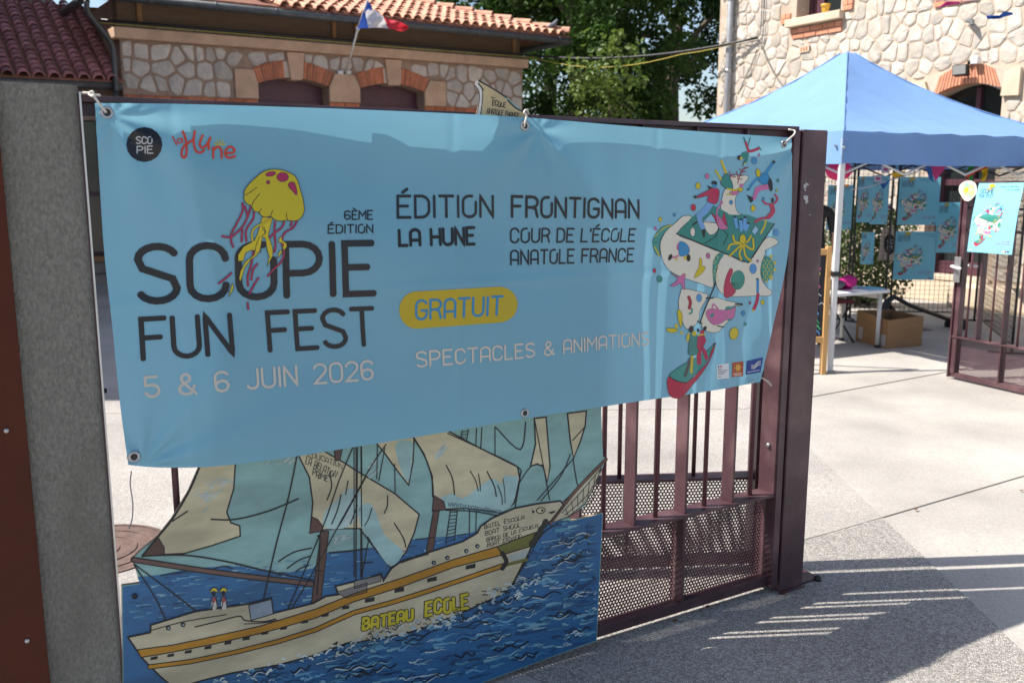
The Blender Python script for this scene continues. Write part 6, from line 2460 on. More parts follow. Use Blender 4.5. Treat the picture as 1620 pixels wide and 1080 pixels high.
def poster_print(fs, fj, ft, scale_h=1.0):
    A_ = Print(fs, h0=.0012 * scale_h, dh=.00025 * scale_h, mk=pk)
    draw_ship_print(A_, fine=False)
    B_ = Print(fj, h0=.0012 * scale_h, dh=.00025 * scale_h, mk=pk)
    draw_jelly(B_, fine=False)
    C_ = Print(ft, h0=.0012 * scale_h, dh=.0002 * scale_h, mk=pk)
    text(C_, 'SCOPIE', [(.07, 1.19), (.07, 1.11), (.37, 1.19), (.37, 1.11)], .011, '#22405c', layer=0)
    text(C_, 'FUN FEST', [(.07, 1.09), (.07, 1.03), (.37, 1.09), (.37, 1.03)], .009, '#22405c', layer=0)
    text(C_, 'FRONTIGNAN', [(.5, 1.24), (.5, 1.215), (.93, 1.24), (.93, 1.215)], .005, '#2f6d88', layer=0)
    text(C_, 'LA HUNE', [(.66, 1.185), (.66, 1.16), (.93, 1.185), (.93, 1.16)], .005, '#2f6d88', layer=0)
    text(C_, 'SPECTACLES', [(.62, .19), (.62, .17), (.94, .19), (.94, .17)], .005, '#a06a9a', layer=0)
    text(C_, '5 & 6 JUIN 2026', [(.62, .24), (.62, .215), (.94, .24), (.94, .215)], .005, '#a06a9a', layer=0)
    for u, c in ((.80, '#d9dadc'), (.85, '#a8451e'), (.90, '#1f3f8c')):
        C_.fill(c, [(u, .03), (u + .035, .03), (u + .035, .065), (u, .065)], sm=False, layer=0)
    C_.fill('#d9dadc', [(.05, .035), (.08, .035), (.08, .055), (.05, .055)], sm=False, layer=0)
    return [('ship_print', A_.mb), ('jellyfish_print', B_.mb), ('lettering', C_.mb)]


PAPER = mat('poster_paper', '#84cade', rough=.6, trans=.12)
p_me = []
for nm_, q_ in poster_print(poster_ship, poster_jelly, lambda x, y, h: Vector((x, h, y))):
    o_ = q_.build(nm_, None, None)
    p_me.append((nm_, o_.data))
    bpy.data.objects.remove(o_)
sk = MB()
sk.box(None, 0, 1, -.001, 0.0, 0, 1.30, PAPER)
s_ob = sk.build('sheet_proto', None, None)
s_me = s_ob.data
bpy.data.objects.remove(s_ob)


def poster(F, x0, y0, x1, y1, label, d=.012, grp='sail ship posters'):
    a, b = F.px(x0, y0, d), F.px(x1, y1, d)
    w_, h_ = b[0] - a[0], a[1] - b[1]
    t = thing('poster', F.w(a[0] + w_ / 2, d, b[1]), label, 'poster', grp)
    mw = Matrix(((F.D.x, F.N.x, 0), (F.D.y, F.N.y, 0), (0, 0, 1))).to_4x4() @ Matrix.Diagonal((w_, 1.0, h_ / 1.30, 1.0))
    mw.translation = F.w(a[0], d, b[1])
    place('sheet', s_me, t, mw)
    for nm_, me_ in p_me:
        place(nm_, me_, t, mw)


poster(F1, 1358, 279, 1380, 352, 'narrow sail ship poster on the left of a pair on the narrow grid')
poster(F1, 1380.6, 278, 1403, 355, 'narrow sail ship poster on the right of a pair beside the tote bag')
poster(F2, 1424, 280, 1483, 356, 'blue sail ship poster, upper of two on the wide grid')
poster(F2, 1417, 366, 1477, 443, 'blue sail ship poster, lower of two on the wide grid')
poster(F2, 1484, 320, 1524, 400, 'blue sail ship poster just left of the open gate leaf stile')
poster(F0, 1311, 293, 1346, 363, 'blue sail ship poster behind the white front leg of the gazebo')
poster(F3, 1545, 300, 1590, 385, 'shaded blue poster mostly hidden behind the open gate leaf')
poster(F1, 1364, 367, 1381, 418, 'small narrow blue flyer hanging in front of the bush')

# small cards pegged up
for x0, y0, x1, y1, F, lb_ in ((1395, 262, 1407, 274, F1, 'small white card at the top of the grid under the gazebo edge'), (1383, 277, 1395, 288, F1, 'small pale card overlapping the top of a narrow poster'),
                               (1398, 323, 1412, 333, F2, 'small white card with pink mark above the tote bag')):
    a, b = F.px(x0, y0, .03), F.px(x1, y1, .03)
    t = thing('card', F.w(a[0], .03, b[1]), lb_, 'card', 'small cards on the grids')
    k = MB()
    k.box(F, a[0], b[0], .03, .032, b[1], a[1])
    k.build('card_sheet', mat('card_white', (.62, .60, .66), rough=.6), t)
    k = MB()
    w_, h_ = b[0] - a[0], a[1] - b[1]
    k.prism([(a[0] + w_ * .2, b[1] + h_ * .3), (a[0] + w_ * .8, b[1] + h_ * .3), (a[0] + w_ * .7, b[1] + h_ * .75), (a[0] + w_ * .5, b[1] + h_ * .6), (a[0] + w_ * .3, b[1] + h_ * .75)], lambda x, z, h: F.w(x, .032 + h, z), None, .0005, .0015)
    k.build('card_mark', mat('card_pink', (.42, .05, .22), rough=.6), t)

# tote bag with the round black logo
tb = thing('tote_bag', F2.w(0, .05, .9), 'natural cotton tote bag with a round black logo hanging on the grid', 'tote bag')


def f2(x, y, h=0.0, d=.06):
    s_, z_ = F2.px(x, y, d)
    return F2.w(s_, d + h, z_)


k = MB()
k.prism([(1397, 360), (1413, 360), (1414.5, 361), (1414.5, 412), (1390, 412)], lambda x, y, h: f2(x, y, h), None, -.03, .0)
k.build('bag_body', mat('natural_cotton', (.55, .46, .38), rough=.95, var=.2, scale=30, bump=.3), tb, bevel=.006)
k = MB()
k.tube(smooth3([f2(1401, 361), f2(1403, 347), f2(1407, 340), f2(1410, 348), f2(1411, 361)]), .009, 6)
k.build('handle', MATS['natural_cotton'], tb, smooth=True)
Pq = Print(lambda x, y, h: f2(x, y, h), h0=.0015, dh=.0004, mk=pk)
Pq.fill('#16161a', [(1407.5 + 9.2 * math.cos(R(a)) if 1407.5 + 9.2 * math.cos(R(a)) < 1414.2 else 1414.2, 386.5 + 16.5 * math.sin(R(a))) for a in range(0, 360, 15)], sm=False, layer=0)
text(Pq, 'SC', [(1403.5, 380), (1403.5, 386), (1412.8, 379), (1412.8, 385)], 1.0, '#b0b0b0', layer=2)
text(Pq, 'PI', [(1403.5, 389), (1403.5, 395), (1411, 388), (1411, 394)], 1.0, '#b0b0b0', layer=2)
Pq.build('bag_logo', tb)

# ================================================================ bush behind the grids
bush = thing('bush', G3(1366, 482) + Vector((0, 0, 0)), 'green shrub growing against the stone wall behind the left grid', 'shrub')
bc = G3(1364, 484)
rr = random.Random(9)
vs, fs = [], []
for i in range(5200):
    a = rr.uniform(0, 2 * PI)
    q = rr.random() ** .5
    lobe = 1 + .2 * math.sin(a * 3 + 1)
    z = rr.uniform(.12, 1.25)
    rad = .55 * lobe * math.sin(PI * min(1, (z + .12) / 1.45)) ** .55
    c_ = bc + Vector((math.cos(a) * rad * q * 1.15, math.sin(a) * rad * q * .6, z + rr.uniform(-.06, .06)))
    n = Vector((rr.gauss(0, 1), rr.gauss(0, 1), rr.gauss(.6, .7))).normalized()
    u = n.cross(Vector((rr.gauss(0, 1), rr.gauss(0, 1), rr.gauss(0, 1)))).normalized()
    w_ = n.cross(u)
    s = rr.uniform(.02, .045)
    o_ = len(vs)
    vs += [c_ - u * s, c_ + w_ * s * .45, c_ + u * s, c_ - w_ * s * .45]
    fs.append((o_, o_ + 1, o_ + 2, o_ + 3))
k = MB()
k.raw = True
k.add(vs, fs)
k.build('foliage', mat('shrub_leaf', (.10, .16, .035), rough=.5, trans=.35, var=.5, scale=5), bush)
for i in range(7):
    a = rr.uniform(0, 2 * PI)
    k = MB()
    k.tube([bc + Vector((math.cos(a) * .08, math.sin(a) * .08, 0)), bc + Vector((math.cos(a) * .2, math.sin(a) * .15, .5)), bc + Vector((math.cos(a) * .35, math.sin(a) * .2, 1.0))], [.014, .01, .004], 6)
    k.build('stem', MATS['tree_bark'], bush)
for i, ox in enumerate((.75,)):
    p_ = bc + RIGHT.D * ox * .9
    k = MB()
    vs, fs = [], []
    for q in range(900):
        c_ = p_ + Vector((rr.gauss(0, .2), rr.gauss(0, .12), abs(rr.gauss(.15, .13))))
        n = Vector((rr.gauss(0, 1), rr.gauss(0, 1), rr.gauss(.6, .7))).normalized()
        u = n.cross(Vector((rr.gauss(0, 1), rr.gauss(0, 1), rr.gauss(0, 1)))).normalized()
        w_ = n.cross(u)
        s = rr.uniform(.015, .035)
        o_ = len(vs)
        vs += [c_ - u * s, c_ + w_ * s * .45, c_ + u * s, c_ - w_ * s * .45]
        fs.append((o_, o_ + 1, o_ + 2, o_ + 3))
    k.raw = True
    k.add(vs, fs)
    tag(k.build('low_plant', mat('low_plant_leaf', (.20, .15, .05), rough=.6, trans=.3, var=.5, scale=9, c2=(.10, .14, .03)), None, org=p_),
        ('low straggly plant at the wall foot left of the shrub', 'low plant right of the shrub behind the wide grid', 'low dry plant behind the wide grid')[i], 'plant', 'low plants along the wall')

# ================================================================ table and things on it
TZ = .56


def onz(x, y, z):
    return gnd(x, y, z)


f1_, f2_ = G3(1331, 539), G3(1387, 550)
dv = (f1_ - f2_).normalized()
dl = Vector((-dv.y, dv.x, 0))
if dl.x > 0:
    dl = -dl
table = thing('table', (f1_ + f2_) / 2 + dl * .6, 'white folding table under the gazebo with leaflets and a pink cap', 'table')
wd = (f1_ - f2_).length
ca, cb_ = f2_ - dv * .06 - dl * .06, f1_ + dv * .06 - dl * .06
TF = Frame(ca.x, ca.y, dl.x, dl.y)
k = MB()
q = [ca, cb_, cb_ + dl * 1.35, ca + dl * 1.35]
k.hexa([p + Vector((0, 0, TZ - .03)) for p in q] + [p + Vector((0, 0, TZ)) for p in q])
k.build('table_top', M_white, table, bevel=.006)
for p in (f2_, f1_, f2_ + dl * 1.2, f1_ + dl * 1.2):
    k = MB()
    k.tube([p + Vector((0, 0, .03)), p + Vector((0, 0, TZ - .0305))], .020, 10)
    lg = k.build('leg', M_alu, table, smooth=True)
    k = MB()
    k.tube([p + Vector((0, 0, .002)), p + Vector((0, 0, .031))], .024, 10)
    k.build('foot', M_black, lg)
k = MB()
k.hexa([p + Vector((0, 0, TZ - .09)) for p in (f2_ + dv * .02 - dl * .01, f1_ - dv * .02 - dl * .01, f1_ - dv * .02 + dl * .01, f2_ + dv * .02 + dl * .01)] + [p + Vector((0, 0, TZ - .031)) for p in (f2_ + dv * .02 - dl * .01, f1_ - dv * .02 - dl * .01, f1_ - dv * .02 + dl * .01, f2_ + dv * .02 + dl * .01)])
k.build('apron', M_alu, table)


def blob(name, c, rx_, ry_, rz_, m, parent=None, seed=1, rough_=.18, n=12):
    r2 = random.Random(seed)
    ph = [r2.uniform(0, 6) for _ in range(6)]
    vs, fs = [], []
    for j in range(n + 1):
        th = PI * j / n
        for i in range(2 * n):
            a = PI * i / n
            f = 1 + rough_ * (math.sin(a * 3 + ph[0] + th * 2) * .5 + math.sin(a * 5 + th * 4 + ph[1]) * .35 + math.sin(th * 6 + ph[2]) * .3)
            vs.append(c + Vector((rx_ * f * math.sin(th) * math.cos(a), ry_ * f * math.sin(th) * math.sin(a), rz_ * f * math.cos(th))))
    for j in range(n):
        for i in range(2 * n):
            fs.append((j * 2 * n + i, j * 2 * n + (i + 1) % (2 * n), (j + 1) * 2 * n + (i + 1) % (2 * n), (j + 1) * 2 * n + i))
    k = MB()
    k.add(vs, fs)
    return k.build(name, m, parent, smooth=True, org=c)


c_ = onz(1350, 446, TZ + .0)
c_ = ca + dl * .30 + dv * (wd * .55) + Vector((0, 0, TZ))
cap = thing('pink_cap', c_, 'bright pink crumpled cap lying on the white table', 'cap')
b_ = blob('cap_crown', c_ + Vector((0, 0, .062)), .085, .075, .062, mat('magenta_cloth', (.60, .02, .22), rough=.8, trans=.15), cap, 4, .2)
k = MB()
k.prism([(math.cos(R(a)) * .10, math.sin(R(a)) * .065) for a in range(0, 360, 20)], lambda x, y, h: c_ + Vector((x - .07, y - .03, .003 + h)), None, 0, .004)
k.build('cap_peak', MATS['magenta_cloth'], cap)
c2_ = c_ + dl * .17
gb = blob('grey_bag', c2_ + Vector((0, 0, .048)), .10, .08, .045, mat('grey_cloth', (.13, .12, .14), rough=.8, var=.4, scale=12), None, 8, .15)
tag(gb, 'dark grey pouch on the table next to the pink cap', 'pouch')
lfp = MB()
c3_ = ca + dl * .12 + dv * (wd * .35) + Vector((0, 0, TZ + .001))
lfp.hexa([c3_ + dv * -.09 + dl * -.12, c3_ + dv * .09 + dl * -.12, c3_ + dv * .09 + dl * .04, c3_ + dv * -.09 + dl * .04] + [p + Vector((0, 0, .008)) for p in (c3_ + dv * -.09 + dl * -.12, c3_ + dv * .09 + dl * -.12, c3_ + dv * .09 + dl * .04, c3_ + dv * -.09 + dl * .04)])
tag(lfp.build('leaflet_stack', PAPER, None, org=c3_), 'small stack of pale blue leaflets on the white table', 'leaflets')

# cardboard box
A_, B_, C_ = G3(1354, 538), G3(1402, 552), G3(1457, 547)
D4 = A_ + C_ - B_
bx = thing('cardboard_box', (A_ + C_) / 2, 'open brown cardboard box on the ground under the table end', 'box')
M_card = mat('cardboard', (.30, .165, .075), rough=.85, var=.15, scale=6, stretch=(1, 1, 5))
BH = .285


def wall_(a, b, nm, h0=BH, h1=BH):
    n = Vector((-(b - a).y, (b - a).x, 0)).normalized() * .006
    k = MB()
    k.hexa([a - n, b - n, b + n, a + n] + [a - n + Vector((0, 0, h0)), b - n + Vector((0, 0, h1)), b + n + Vector((0, 0, h1)), a + n + Vector((0, 0, h0))])
    return k.build(nm, M_card, bx)


e1_, e2_ = (B_ - A_).normalized() * .008, (C_ - B_).normalized() * .008
wall_(A_ + e1_, B_ - e1_, 'side', BH + .02, BH - .01)
w_side = wall_(B_ + Vector((0, 0, 0)), C_, 'side', BH - .01, BH + .005)
wall_(C_ - e1_, D4 + e1_, 'side')
wall_(D4 + Vector((0, 0, 0)), A_, 'side', BH, BH + .02)
k = MB()
k.hexa([p + Vector((0, 0, .004)) for p in (A_, B_, C_, D4)] + [p + Vector((0, 0, .010)) for p in (A_, B_, C_, D4)])
k.build('base', M_card, bx)
for a, b, t0, t1, z0, z1 in ((A_, B_, .80, .98, .02, .13), (A_, B_, .10, .24, .03, .15)):
    n = Vector(((b - a).y, -(b - a).x, 0)).normalized() * .0075
    k = MB()
    p = [a.lerp(b, t0) + n, a.lerp(b, t1) + n]
    k.hexa([p[0], p[1], p[1] + n * .15, p[0] + n * .15] + [q_ + Vector((0, 0, z1)) for q_ in (p[0], p[1], p[1] + n * .15, p[0] + n * .15)])
    for i in range(len(k.v)):
        v = Vector(k.v[i])
        if v.z < .01:
            k.v[i] = (v.x, v.y, z0)
    k.build('paper_label', mat('paper_label', (.42, .38, .36), rough=.8, var=.3, scale=40), bx)

# folded black trolley behind and beside the box
fx = Frame(G3(1415, 545).x, G3(1415, 520).y - .1, 1, .05)
tro = thing('folded_trolley', fx.w(.3, 0, 0), 'black folded trolley frame leaning beside the cardboard box', 'trolley')


def fpx(x, y, d=0.0):
    s_, z_ = fx.px(x, y, d)
    return fx.w(s_, d, z_)


k = MB()
k.tube([fpx(1412, 468), fpx(1440, 483), fpx(1503, 506)], .022, 8)
k.build('long_bar', M_black, tro, smooth=True)
k = MB()
k.tube(smooth3([fpx(1397, 503), fpx(1400, 488), fpx(1406, 476), fpx(1414, 471), fpx(1424, 473)]), [.045] * 6 + [.04] * 6 + [.03] * 6 + [.018] * 7, 8)
k.build('handle', M_black, tro, smooth=True)
k = MB()
k.tube(smooth3([fpx(1408, 500), fpx(1414, 496), fpx(1410, 484), fpx(1416, 492), fpx(1422, 497)]), .014, 8)
k.build('hook', M_black, tro, smooth=True)
k = MB()
a_, b_ = fpx(1455, 523), fpx(1512, 527)
k.hexa([a_ + Vector((0, -.06, -.05)), b_ + Vector((0, -.06, -.05)), b_ + Vector((0, .16, -.05)), a_ + Vector((0, .16, -.05)), a_ + Vector((0, -.06, .02)), b_ + Vector((0, -.06, .02)), b_ + Vector((0, .16, .02)), a_ + Vector((0, .16, .02))])
k.build('platform', M_black, tro, bevel=.01)
for dx in (0, .16):
    c_ = fpx(1518, 516) + Vector((0, dx, 0))
    k = MB()
    k.tube([c_ + Vector((0, -.02, 0)), c_ + Vector((0, .02, 0))], .085, 18)
    k.build('wheel', M_black, tro, smooth=False, bevel=.008)
k = MB()
k.tube([fpx(1481, 530), fpx(1481, 540)], .012, 6)
k.build('leg', M_black, tro)

bagc = G3(1359, 477) + Vector((0, -.1, .10))
bb = blob('black_bag', bagc, .26, .18, .10, mat('black_cloth', (.03, .03, .035), rough=.7, var=.5, scale=8), None, 3, .14)
tag(bb, 'black bag lying on the ground behind the table legs', 'bag')

# dark red folding chair half hidden behind the table
ch = thing('folding_chair', G3(1325, 545), 'dark red folding chair tucked behind the white table', 'chair')
cc = G3(1322, 540)
M_cred = mat('dark_red_cloth', (.12, .015, .03), rough=.8)
CF = Frame(cc.x, cc.y, .93, .37)
k = MB()
k.box(CF, -.20, .06, -.20, .16, .40, .43)
k.build('seat', M_cred, ch, bevel=.008)
k = MB()
k.box(CF, -.20, .06, -.24, -.215, .20, .52)
k.build('backrest', M_cred, ch, bevel=.008)
for s_, d_, s2, d2 in ((.05, -.22, .10, .14), (.05, .14, .10, -.2), (-.19, -.22, -.19, .14), (-.19, .14, -.19, -.2)):
    k = MB()
    k.tube([CF.w(s_, d_, .40), CF.w(s2, d2, .005)], .010, 8)
    k.build('leg', M_black, ch, smooth=True)

# ================================================================ chalkboard
fb_ = G3(1300, 592)
AF = Frame(fb_.x, fb_.y, .985, .17)
if AF.N.y > 0:
    AF.N = -AF.N
cbd = thing('chalkboard', AF.w(-.3, 0, 0), 'wooden framed chalkboard with coloured chalk drawings right behind the gate post', 'chalkboard')
M_wood = mat('pine_wood', (.55, .31, .11), rough=.6, var=.25, scale=8, stretch=(1, 1, .15))


def af(s, z, h=0.0):
    return AF.w(s + z * .055, h - z * .12, z)


def bar_(name, s0, s1, z0, z1, h0, h1, m):
    k = MB()
    k.hexa([af(s0, z0, h0), af(s1, z0, h0), af(s1, z0, h1), af(s0, z0, h1), af(s0, z1, h0), af(s1, z1, h0), af(s1, z1, h1), af(s0, z1, h1)])
    k.build(name, m, cbd, bevel=.004)


bar_('stile', -.015, .03, 0, 1.04, -.02, .02, M_wood)
bar_('stile', -.60, -.555, 0, 1.04, -.02, .02, M_wood)
bar_('rail', -.554, -.016, .97, 1.02, -.018, .018, M_wood)
bar_('rail', -.554, -.016, .26, .31, -.018, .018, M_wood)
bar_('slate', -.554, -.016, .311, .969, -.006, .006, mat('chalk_slate', (.018, .02, .03), rough=.7, var=.3))
Pc = Print(lambda x, y, h: af(x, y, .006 + h), h0=.0008, dh=.0002, mk=pk)
rc2 = random.Random(12)
for i, (c, z) in enumerate((('#e05a90', .90), ('#e05a90', .86), ('#d8c840', .82), ('#40b8a0', .77), ('#e05a90', .72), ('#d8d8d8', .64), ('#d8d8d8', .57), ('#5aa0e0', .50), ('#40a060', .43), ('#50c080', .38), ('#5aa0e0', .34))):
    for q in range(7):
        x = -.52 + q * .075 + rc2.uniform(-.015, .015)
        if z in (.64, .57):
            Pc.stroke(c, .006, [(x, z), (x + .02, z + .015), (x + .04, z)], layer=(q % 3))
        elif rc2.random() < .5:
            Pc.ell(c, x, z, .014, layer=(q % 3))
        else:
            Pc.stroke(c, .009, [(x - .02, z - .015), (x, z + .02), (x + .025, z - .01)], layer=(q % 3))
Pc.build('chalk_drawing', cbd)
for s_ in (-.58, .01):
    k = MB()
    k.tube([af(s_, 1.0, -.02), AF.w(s_ + .05, -.42, .005)], .015, 6)
    k.build('rear_leg', M_wood, cbd)

# ================================================================ person behind the table
pp = Vector((2.86, 8.75, 0))
per = thing('person', pp, 'person in a black short sleeved top standing behind the gate post under the gazebo', 'person')


def skin_body(name, joints, edges, m, root=0, lv=2):
    me = bpy.data.meshes.new(name)
    me.from_pydata([tuple(j[0]) for j in joints], edges, [])
    ob = bpy.data.objects.new(name, me)
    col.objects.link(ob)
    md = ob.modifiers.new('skin', 'SKIN')
    md.use_smooth_shade = True
    for i, j in enumerate(joints):
        me.skin_vertices[0].data[i].radius = (j[1], j[2] if len(j) > 2 else j[1])
        me.skin_vertices[0].data[i].use_root = (i == root)
    sb = ob.modifiers.new('sub', 'SUBSURF')
    sb.levels = lv
    sb.render_levels = lv
    me.materials.append(m)
    dg = bpy.context.evaluated_depsgraph_get()
    ev = ob.evaluated_get(dg)
    nm = bpy.data.meshes.new_from_object(ev)
    nm.polygons.foreach_set('use_smooth', [True] * len(nm.polygons))
    ob.modifiers.clear()
    ob.data = nm
    ob.name = name
    ob.parent = per
    return ob


V = Vector
M_skin = mat('skin', (.36, .19, .12), rough=.55)
M_top = mat('black_cotton', (.012, .012, .014), rough=.9)
M_trs = mat('dark_trousers', (.02, .02, .03), rough=.9)
M_hair = mat('dark_hair', (.02, .014, .01), rough=.6)
# body: one continuous surface, turned a little towards the display, arms hanging slightly bent
J = [(V((0, 0, .86)), .125, .10), (V((0, .01, 1.05)), .115, .085), (V((0, .01, 1.22)), .135, .09), (V((0, .0, 1.30)), .09, .07), (V((0, -.01, 1.37)), .045), (V((0, -.02, 1.44)), .052),
     (V((0, -.02, 1.54)), .075, .085), (V((0, -.02, 1.60)), .05),
     (V((.15, .0, 1.28)), .052), (V((.20, .0, 1.06)), .040), (V((.215, -.05, .84)), .028), (V((.215, -.07, .78)), .03, .018),
     (V((-.15, .0, 1.28)), .052), (V((-.20, .0, 1.06)), .040), (V((-.20, -.09, .86)), .028), (V((-.20, -.12, .80)), .03, .018),
     (V((.085, 0, .78)), .085), (V((.09, -.01, .45)), .058), (V((.09, .01, .09)), .038), (V((.10, -.10, .035)), .035),
     (V((-.085, 0, .78)), .085), (V((-.09, -.01, .45)), .058), (V((-.09, .01, .09)), .038), (V((-.10, -.10, .035)), .035)]
E_ = [(0, 1), (1, 2), (2, 3), (3, 4), (4, 5), (5, 6), (6, 7), (3, 8), (8, 9), (9, 10), (10, 11), (3, 12), (12, 13), (13, 14), (14, 15), (0, 16), (16, 17), (17, 18), (18, 19), (0, 20), (20, 21), (21, 22), (22, 23)]
body = skin_body('body', J, E_, M_skin)
body.data.materials.append(M_top)
body.data.materials.append(M_trs)
body.data.materials.append(M_black)
for p_ in body.data.polygons:
    c_ = p_.center
    if c_.z < .075:
        p_.material_index = 3
    elif c_.z < .90 and abs(c_.x) < .185:
        p_.material_index = 2
    elif (abs(c_.x) < .17 and c_.z < 1.345) or (abs(c_.x) >= .17 and c_.z > 1.10):
        p_.material_index = 1
hair = blob('hair', pp + V((0, .005, 1.575)), .083, .098, .095, M_hair, per, 2, .04)
k = MB()
k.tube([pp + V((0, -.10, 1.535)), pp + V((0, -.125, 1.51)), pp + V((0, -.10, 1.50))], [.008, .014, .008], 6)
k.build('nose', M_skin, per, smooth=True)
for sx_ in (-1, 1):
    k = MB()
    k.tube([pp + V((sx_ * .03, -.098, 1.545)), pp + V((sx_ * .03, -.104, 1.545))], .009, 8)
    k.build('eye', M_hair, per)
    for q in range(5):
        k = MB()
        bx0 = pp + V((sx_ * .213 + (q - 2) * .0, -.06 - (q - 1) * .012 if sx_ > 0 else -.105 - (q - 1) * .012, .775))
        k.tube([bx0, bx0 + V((0, -.004, -.03 - .006 * (2 - abs(q - 2)))), bx0 + V((-sx_ * .008, -.006, -.055 - .008 * (2 - abs(q - 2))))], [.0085, .0075, .006], 6)
        k.build('finger', M_skin, per, smooth=True)

# ================================================================ right-hand gate leaf, open
leafg = thing('gate', LEAF.w(1.0, 0, 0), 'purple metal gate leaf folded open at the right with a bright poster on it', 'gate')
lbars = [(.115, 'round'), (.225, 'flat'), (.335, 'round'), (.45, 'flat'), (.565, 'round'), (.675, 'flat'), (.79, 'round'), (.90, 'flat'), (1.01, 'round'), (1.13, 'flat'), (1.24, 'round'), (1.35, 'flat'), (1.46, 'round'), (1.57, 'flat')]
gate_leaf(LEAF, leafg, 0.0, 1.7, lbars, [.45, .90, 1.35], z_top=1.565, z_mid=.352, walls=False, zb=.04)
k = MB()
k.box(LEAF, .0125, .055, -.03, .03, .05, 1.545)
k.build('stile_tube', M_gate, leafg, bevel=.003)
for z_ in (1.36, 1.19):
    k = MB()
    k.box(LEAF, .056, 1.68, -.008, .008, z_ - .008, z_ + .008)
    k.build('thin_rail', M_gate, leafg)
s_, z_ = LEAF.px(1514, 432, .05)
k = MB()
k.box(LEAF, -.012, -.0005, -.03, .035, .78, .98)
k.box(LEAF, -.0, .055, .0465, .060, .78, .98)
k.build('lock_case', M_steel, leafg, bevel=.003)
k = MB()
k.tube(smooth3([LEAF.w(-.012, .055, .905), LEAF.w(.0, .085, .905), LEAF.w(.05, .10, .90), LEAF.w(.10, .10, .895)]), .010, 8)
k.build('handle', M_white, leafg, smooth=True)
k = MB()
k.tube(smooth3([LEAF.w(.09, -.09, .905), LEAF.w(.03, -.095, .905), LEAF.w(-.02, -.09, .90)]), .010, 8)
k.build('handle', M_white, leafg, smooth=True)


# bright poster hung on the leaf, its lower edge swung out
def leafp(u, v, h):
    """u,v in the poster's unit space (0..1, 0..1.3)"""
    t = v / 1.30
    tl, tr_, bl_q, br = LEAF.px(1549, 290, .07), LEAF.px(1621, 289, .07), LEAF.px(1530, 398, .10), LEAF.px(1601, 403, .10)
    a = [tl[i] + (tr_[i] - tl[i]) * u for i in (0, 1)]
    b = [bl_q[i] + (br[i] - bl_q[i]) * u for i in (0, 1)]
    s_, z_ = [b[i] + (a[i] - b[i]) * t for i in (0, 1)]
    curl = .07 + .03 * (1 - t) + .012 * math.sin(PI * t) - .006 * math.sin(u * 6)
    return LEAF.w(s_, curl + h, z_)


lpst = thing('poster', leafp(.5, .6, 0), 'bright sunlit sail ship poster tied to the open gate leaf', 'poster', 'sail ship posters')
k = MB()
k.raw = True
vs = [leafp(i / 10, 1.3 * j / 12, 0) for j in range(13) for i in range(11)]
k.add(vs, [(j * 11 + i, (j + 1) * 11 + i, (j + 1) * 11 + i + 1, j * 11 + i + 1) for j in range(12) for i in range(10)])
k.build('sheet', PAPER, lpst, smooth=True)
lm_ = poster_print(lambda x, y, h: leafp(poster_ship(x, y, 0).x, poster_ship(x, y, 0).z, h), lambda x, y, h: leafp(poster_jelly(x, y, 0).x, poster_jelly(x, y, 0).z, h), lambda x, y, h: leafp(x, y, h))
for nm_, q_ in lm_:
    q_.build(nm_, None, lpst)
# paper medallion
pdm = thing('paper_medallion', LEAF.w(.03, .08, 1.5), 'pale round paper medallion with yellow and green centre hanging on the gate leaf', 'decoration')


def mdl(x, y, h=0.0):
    s_, z_ = LEAF.px(x, y, .085)
    return LEAF.w(s_, .085 + h, z_)


ol = [(1524, 288), (1531, 286), (1538, 287), (1543, 291), (1545, 298), (1544, 306), (1538, 314), (1532, 318), (1526, 317), (1521, 310), (1517, 302), (1518, 294)]
k = MB()
k.prism(smooth(ol, True, 3), lambda x, y, h: mdl(x, y, h), None, -.004, 0)
k.build('paper_disc', mat('cream_paper', (.66, .64, .55), rough=.8), pdm)
Pm = Print(lambda x, y, h: mdl(x, y, h), h0=.0012, dh=.0004, mk=pk)
Pm.ell('#a9c49a', 1532, 301, 10.5, 12, layer=0)
Pm.ell('#e0c030', 1529, 301, 3.6, 3.8, layer=4)
for i in range(40):
    a, r_ = rc2.uniform(0, 6.28), rc2.uniform(3, 10)
    Pm.ell(rc2.choice(['#5fb8c8', '#c9c060', '#e0c030', '#5fb8c8']), 1532 + r_ * math.cos(a), 301 + r_ * 1.1 * math.sin(a), rc2.uniform(.5, 1.3), layer=2 + (i % 5) * .4)
Pm.build('disc_print', pdm)

# ================================================================ bunting and lantern
TENT2 = Frame(TC.x - .05, TC.y + .25, .9, .436)


def tn(x, y, d=0.0):
    s_, z_ = TENT2.px(x, y, d)
    return TENT2.w(s_, d, z_)


def flagb(name, pts, c, label, d=0.0, cat='bunting flag'):
    k = MB()
    k.prism(pts, lambda x, y, h: tn(x, y, d + h + .02 * math.sin(x * .5)), None, 0, .002)
    o = k.build(name, mat('bunting_' + c.strip('#'), c, rough=.8, trans=.35), None, org=tn(*pts[0], d))
    tag(o, label, cat, 'bunting flags under the gazebo edge')


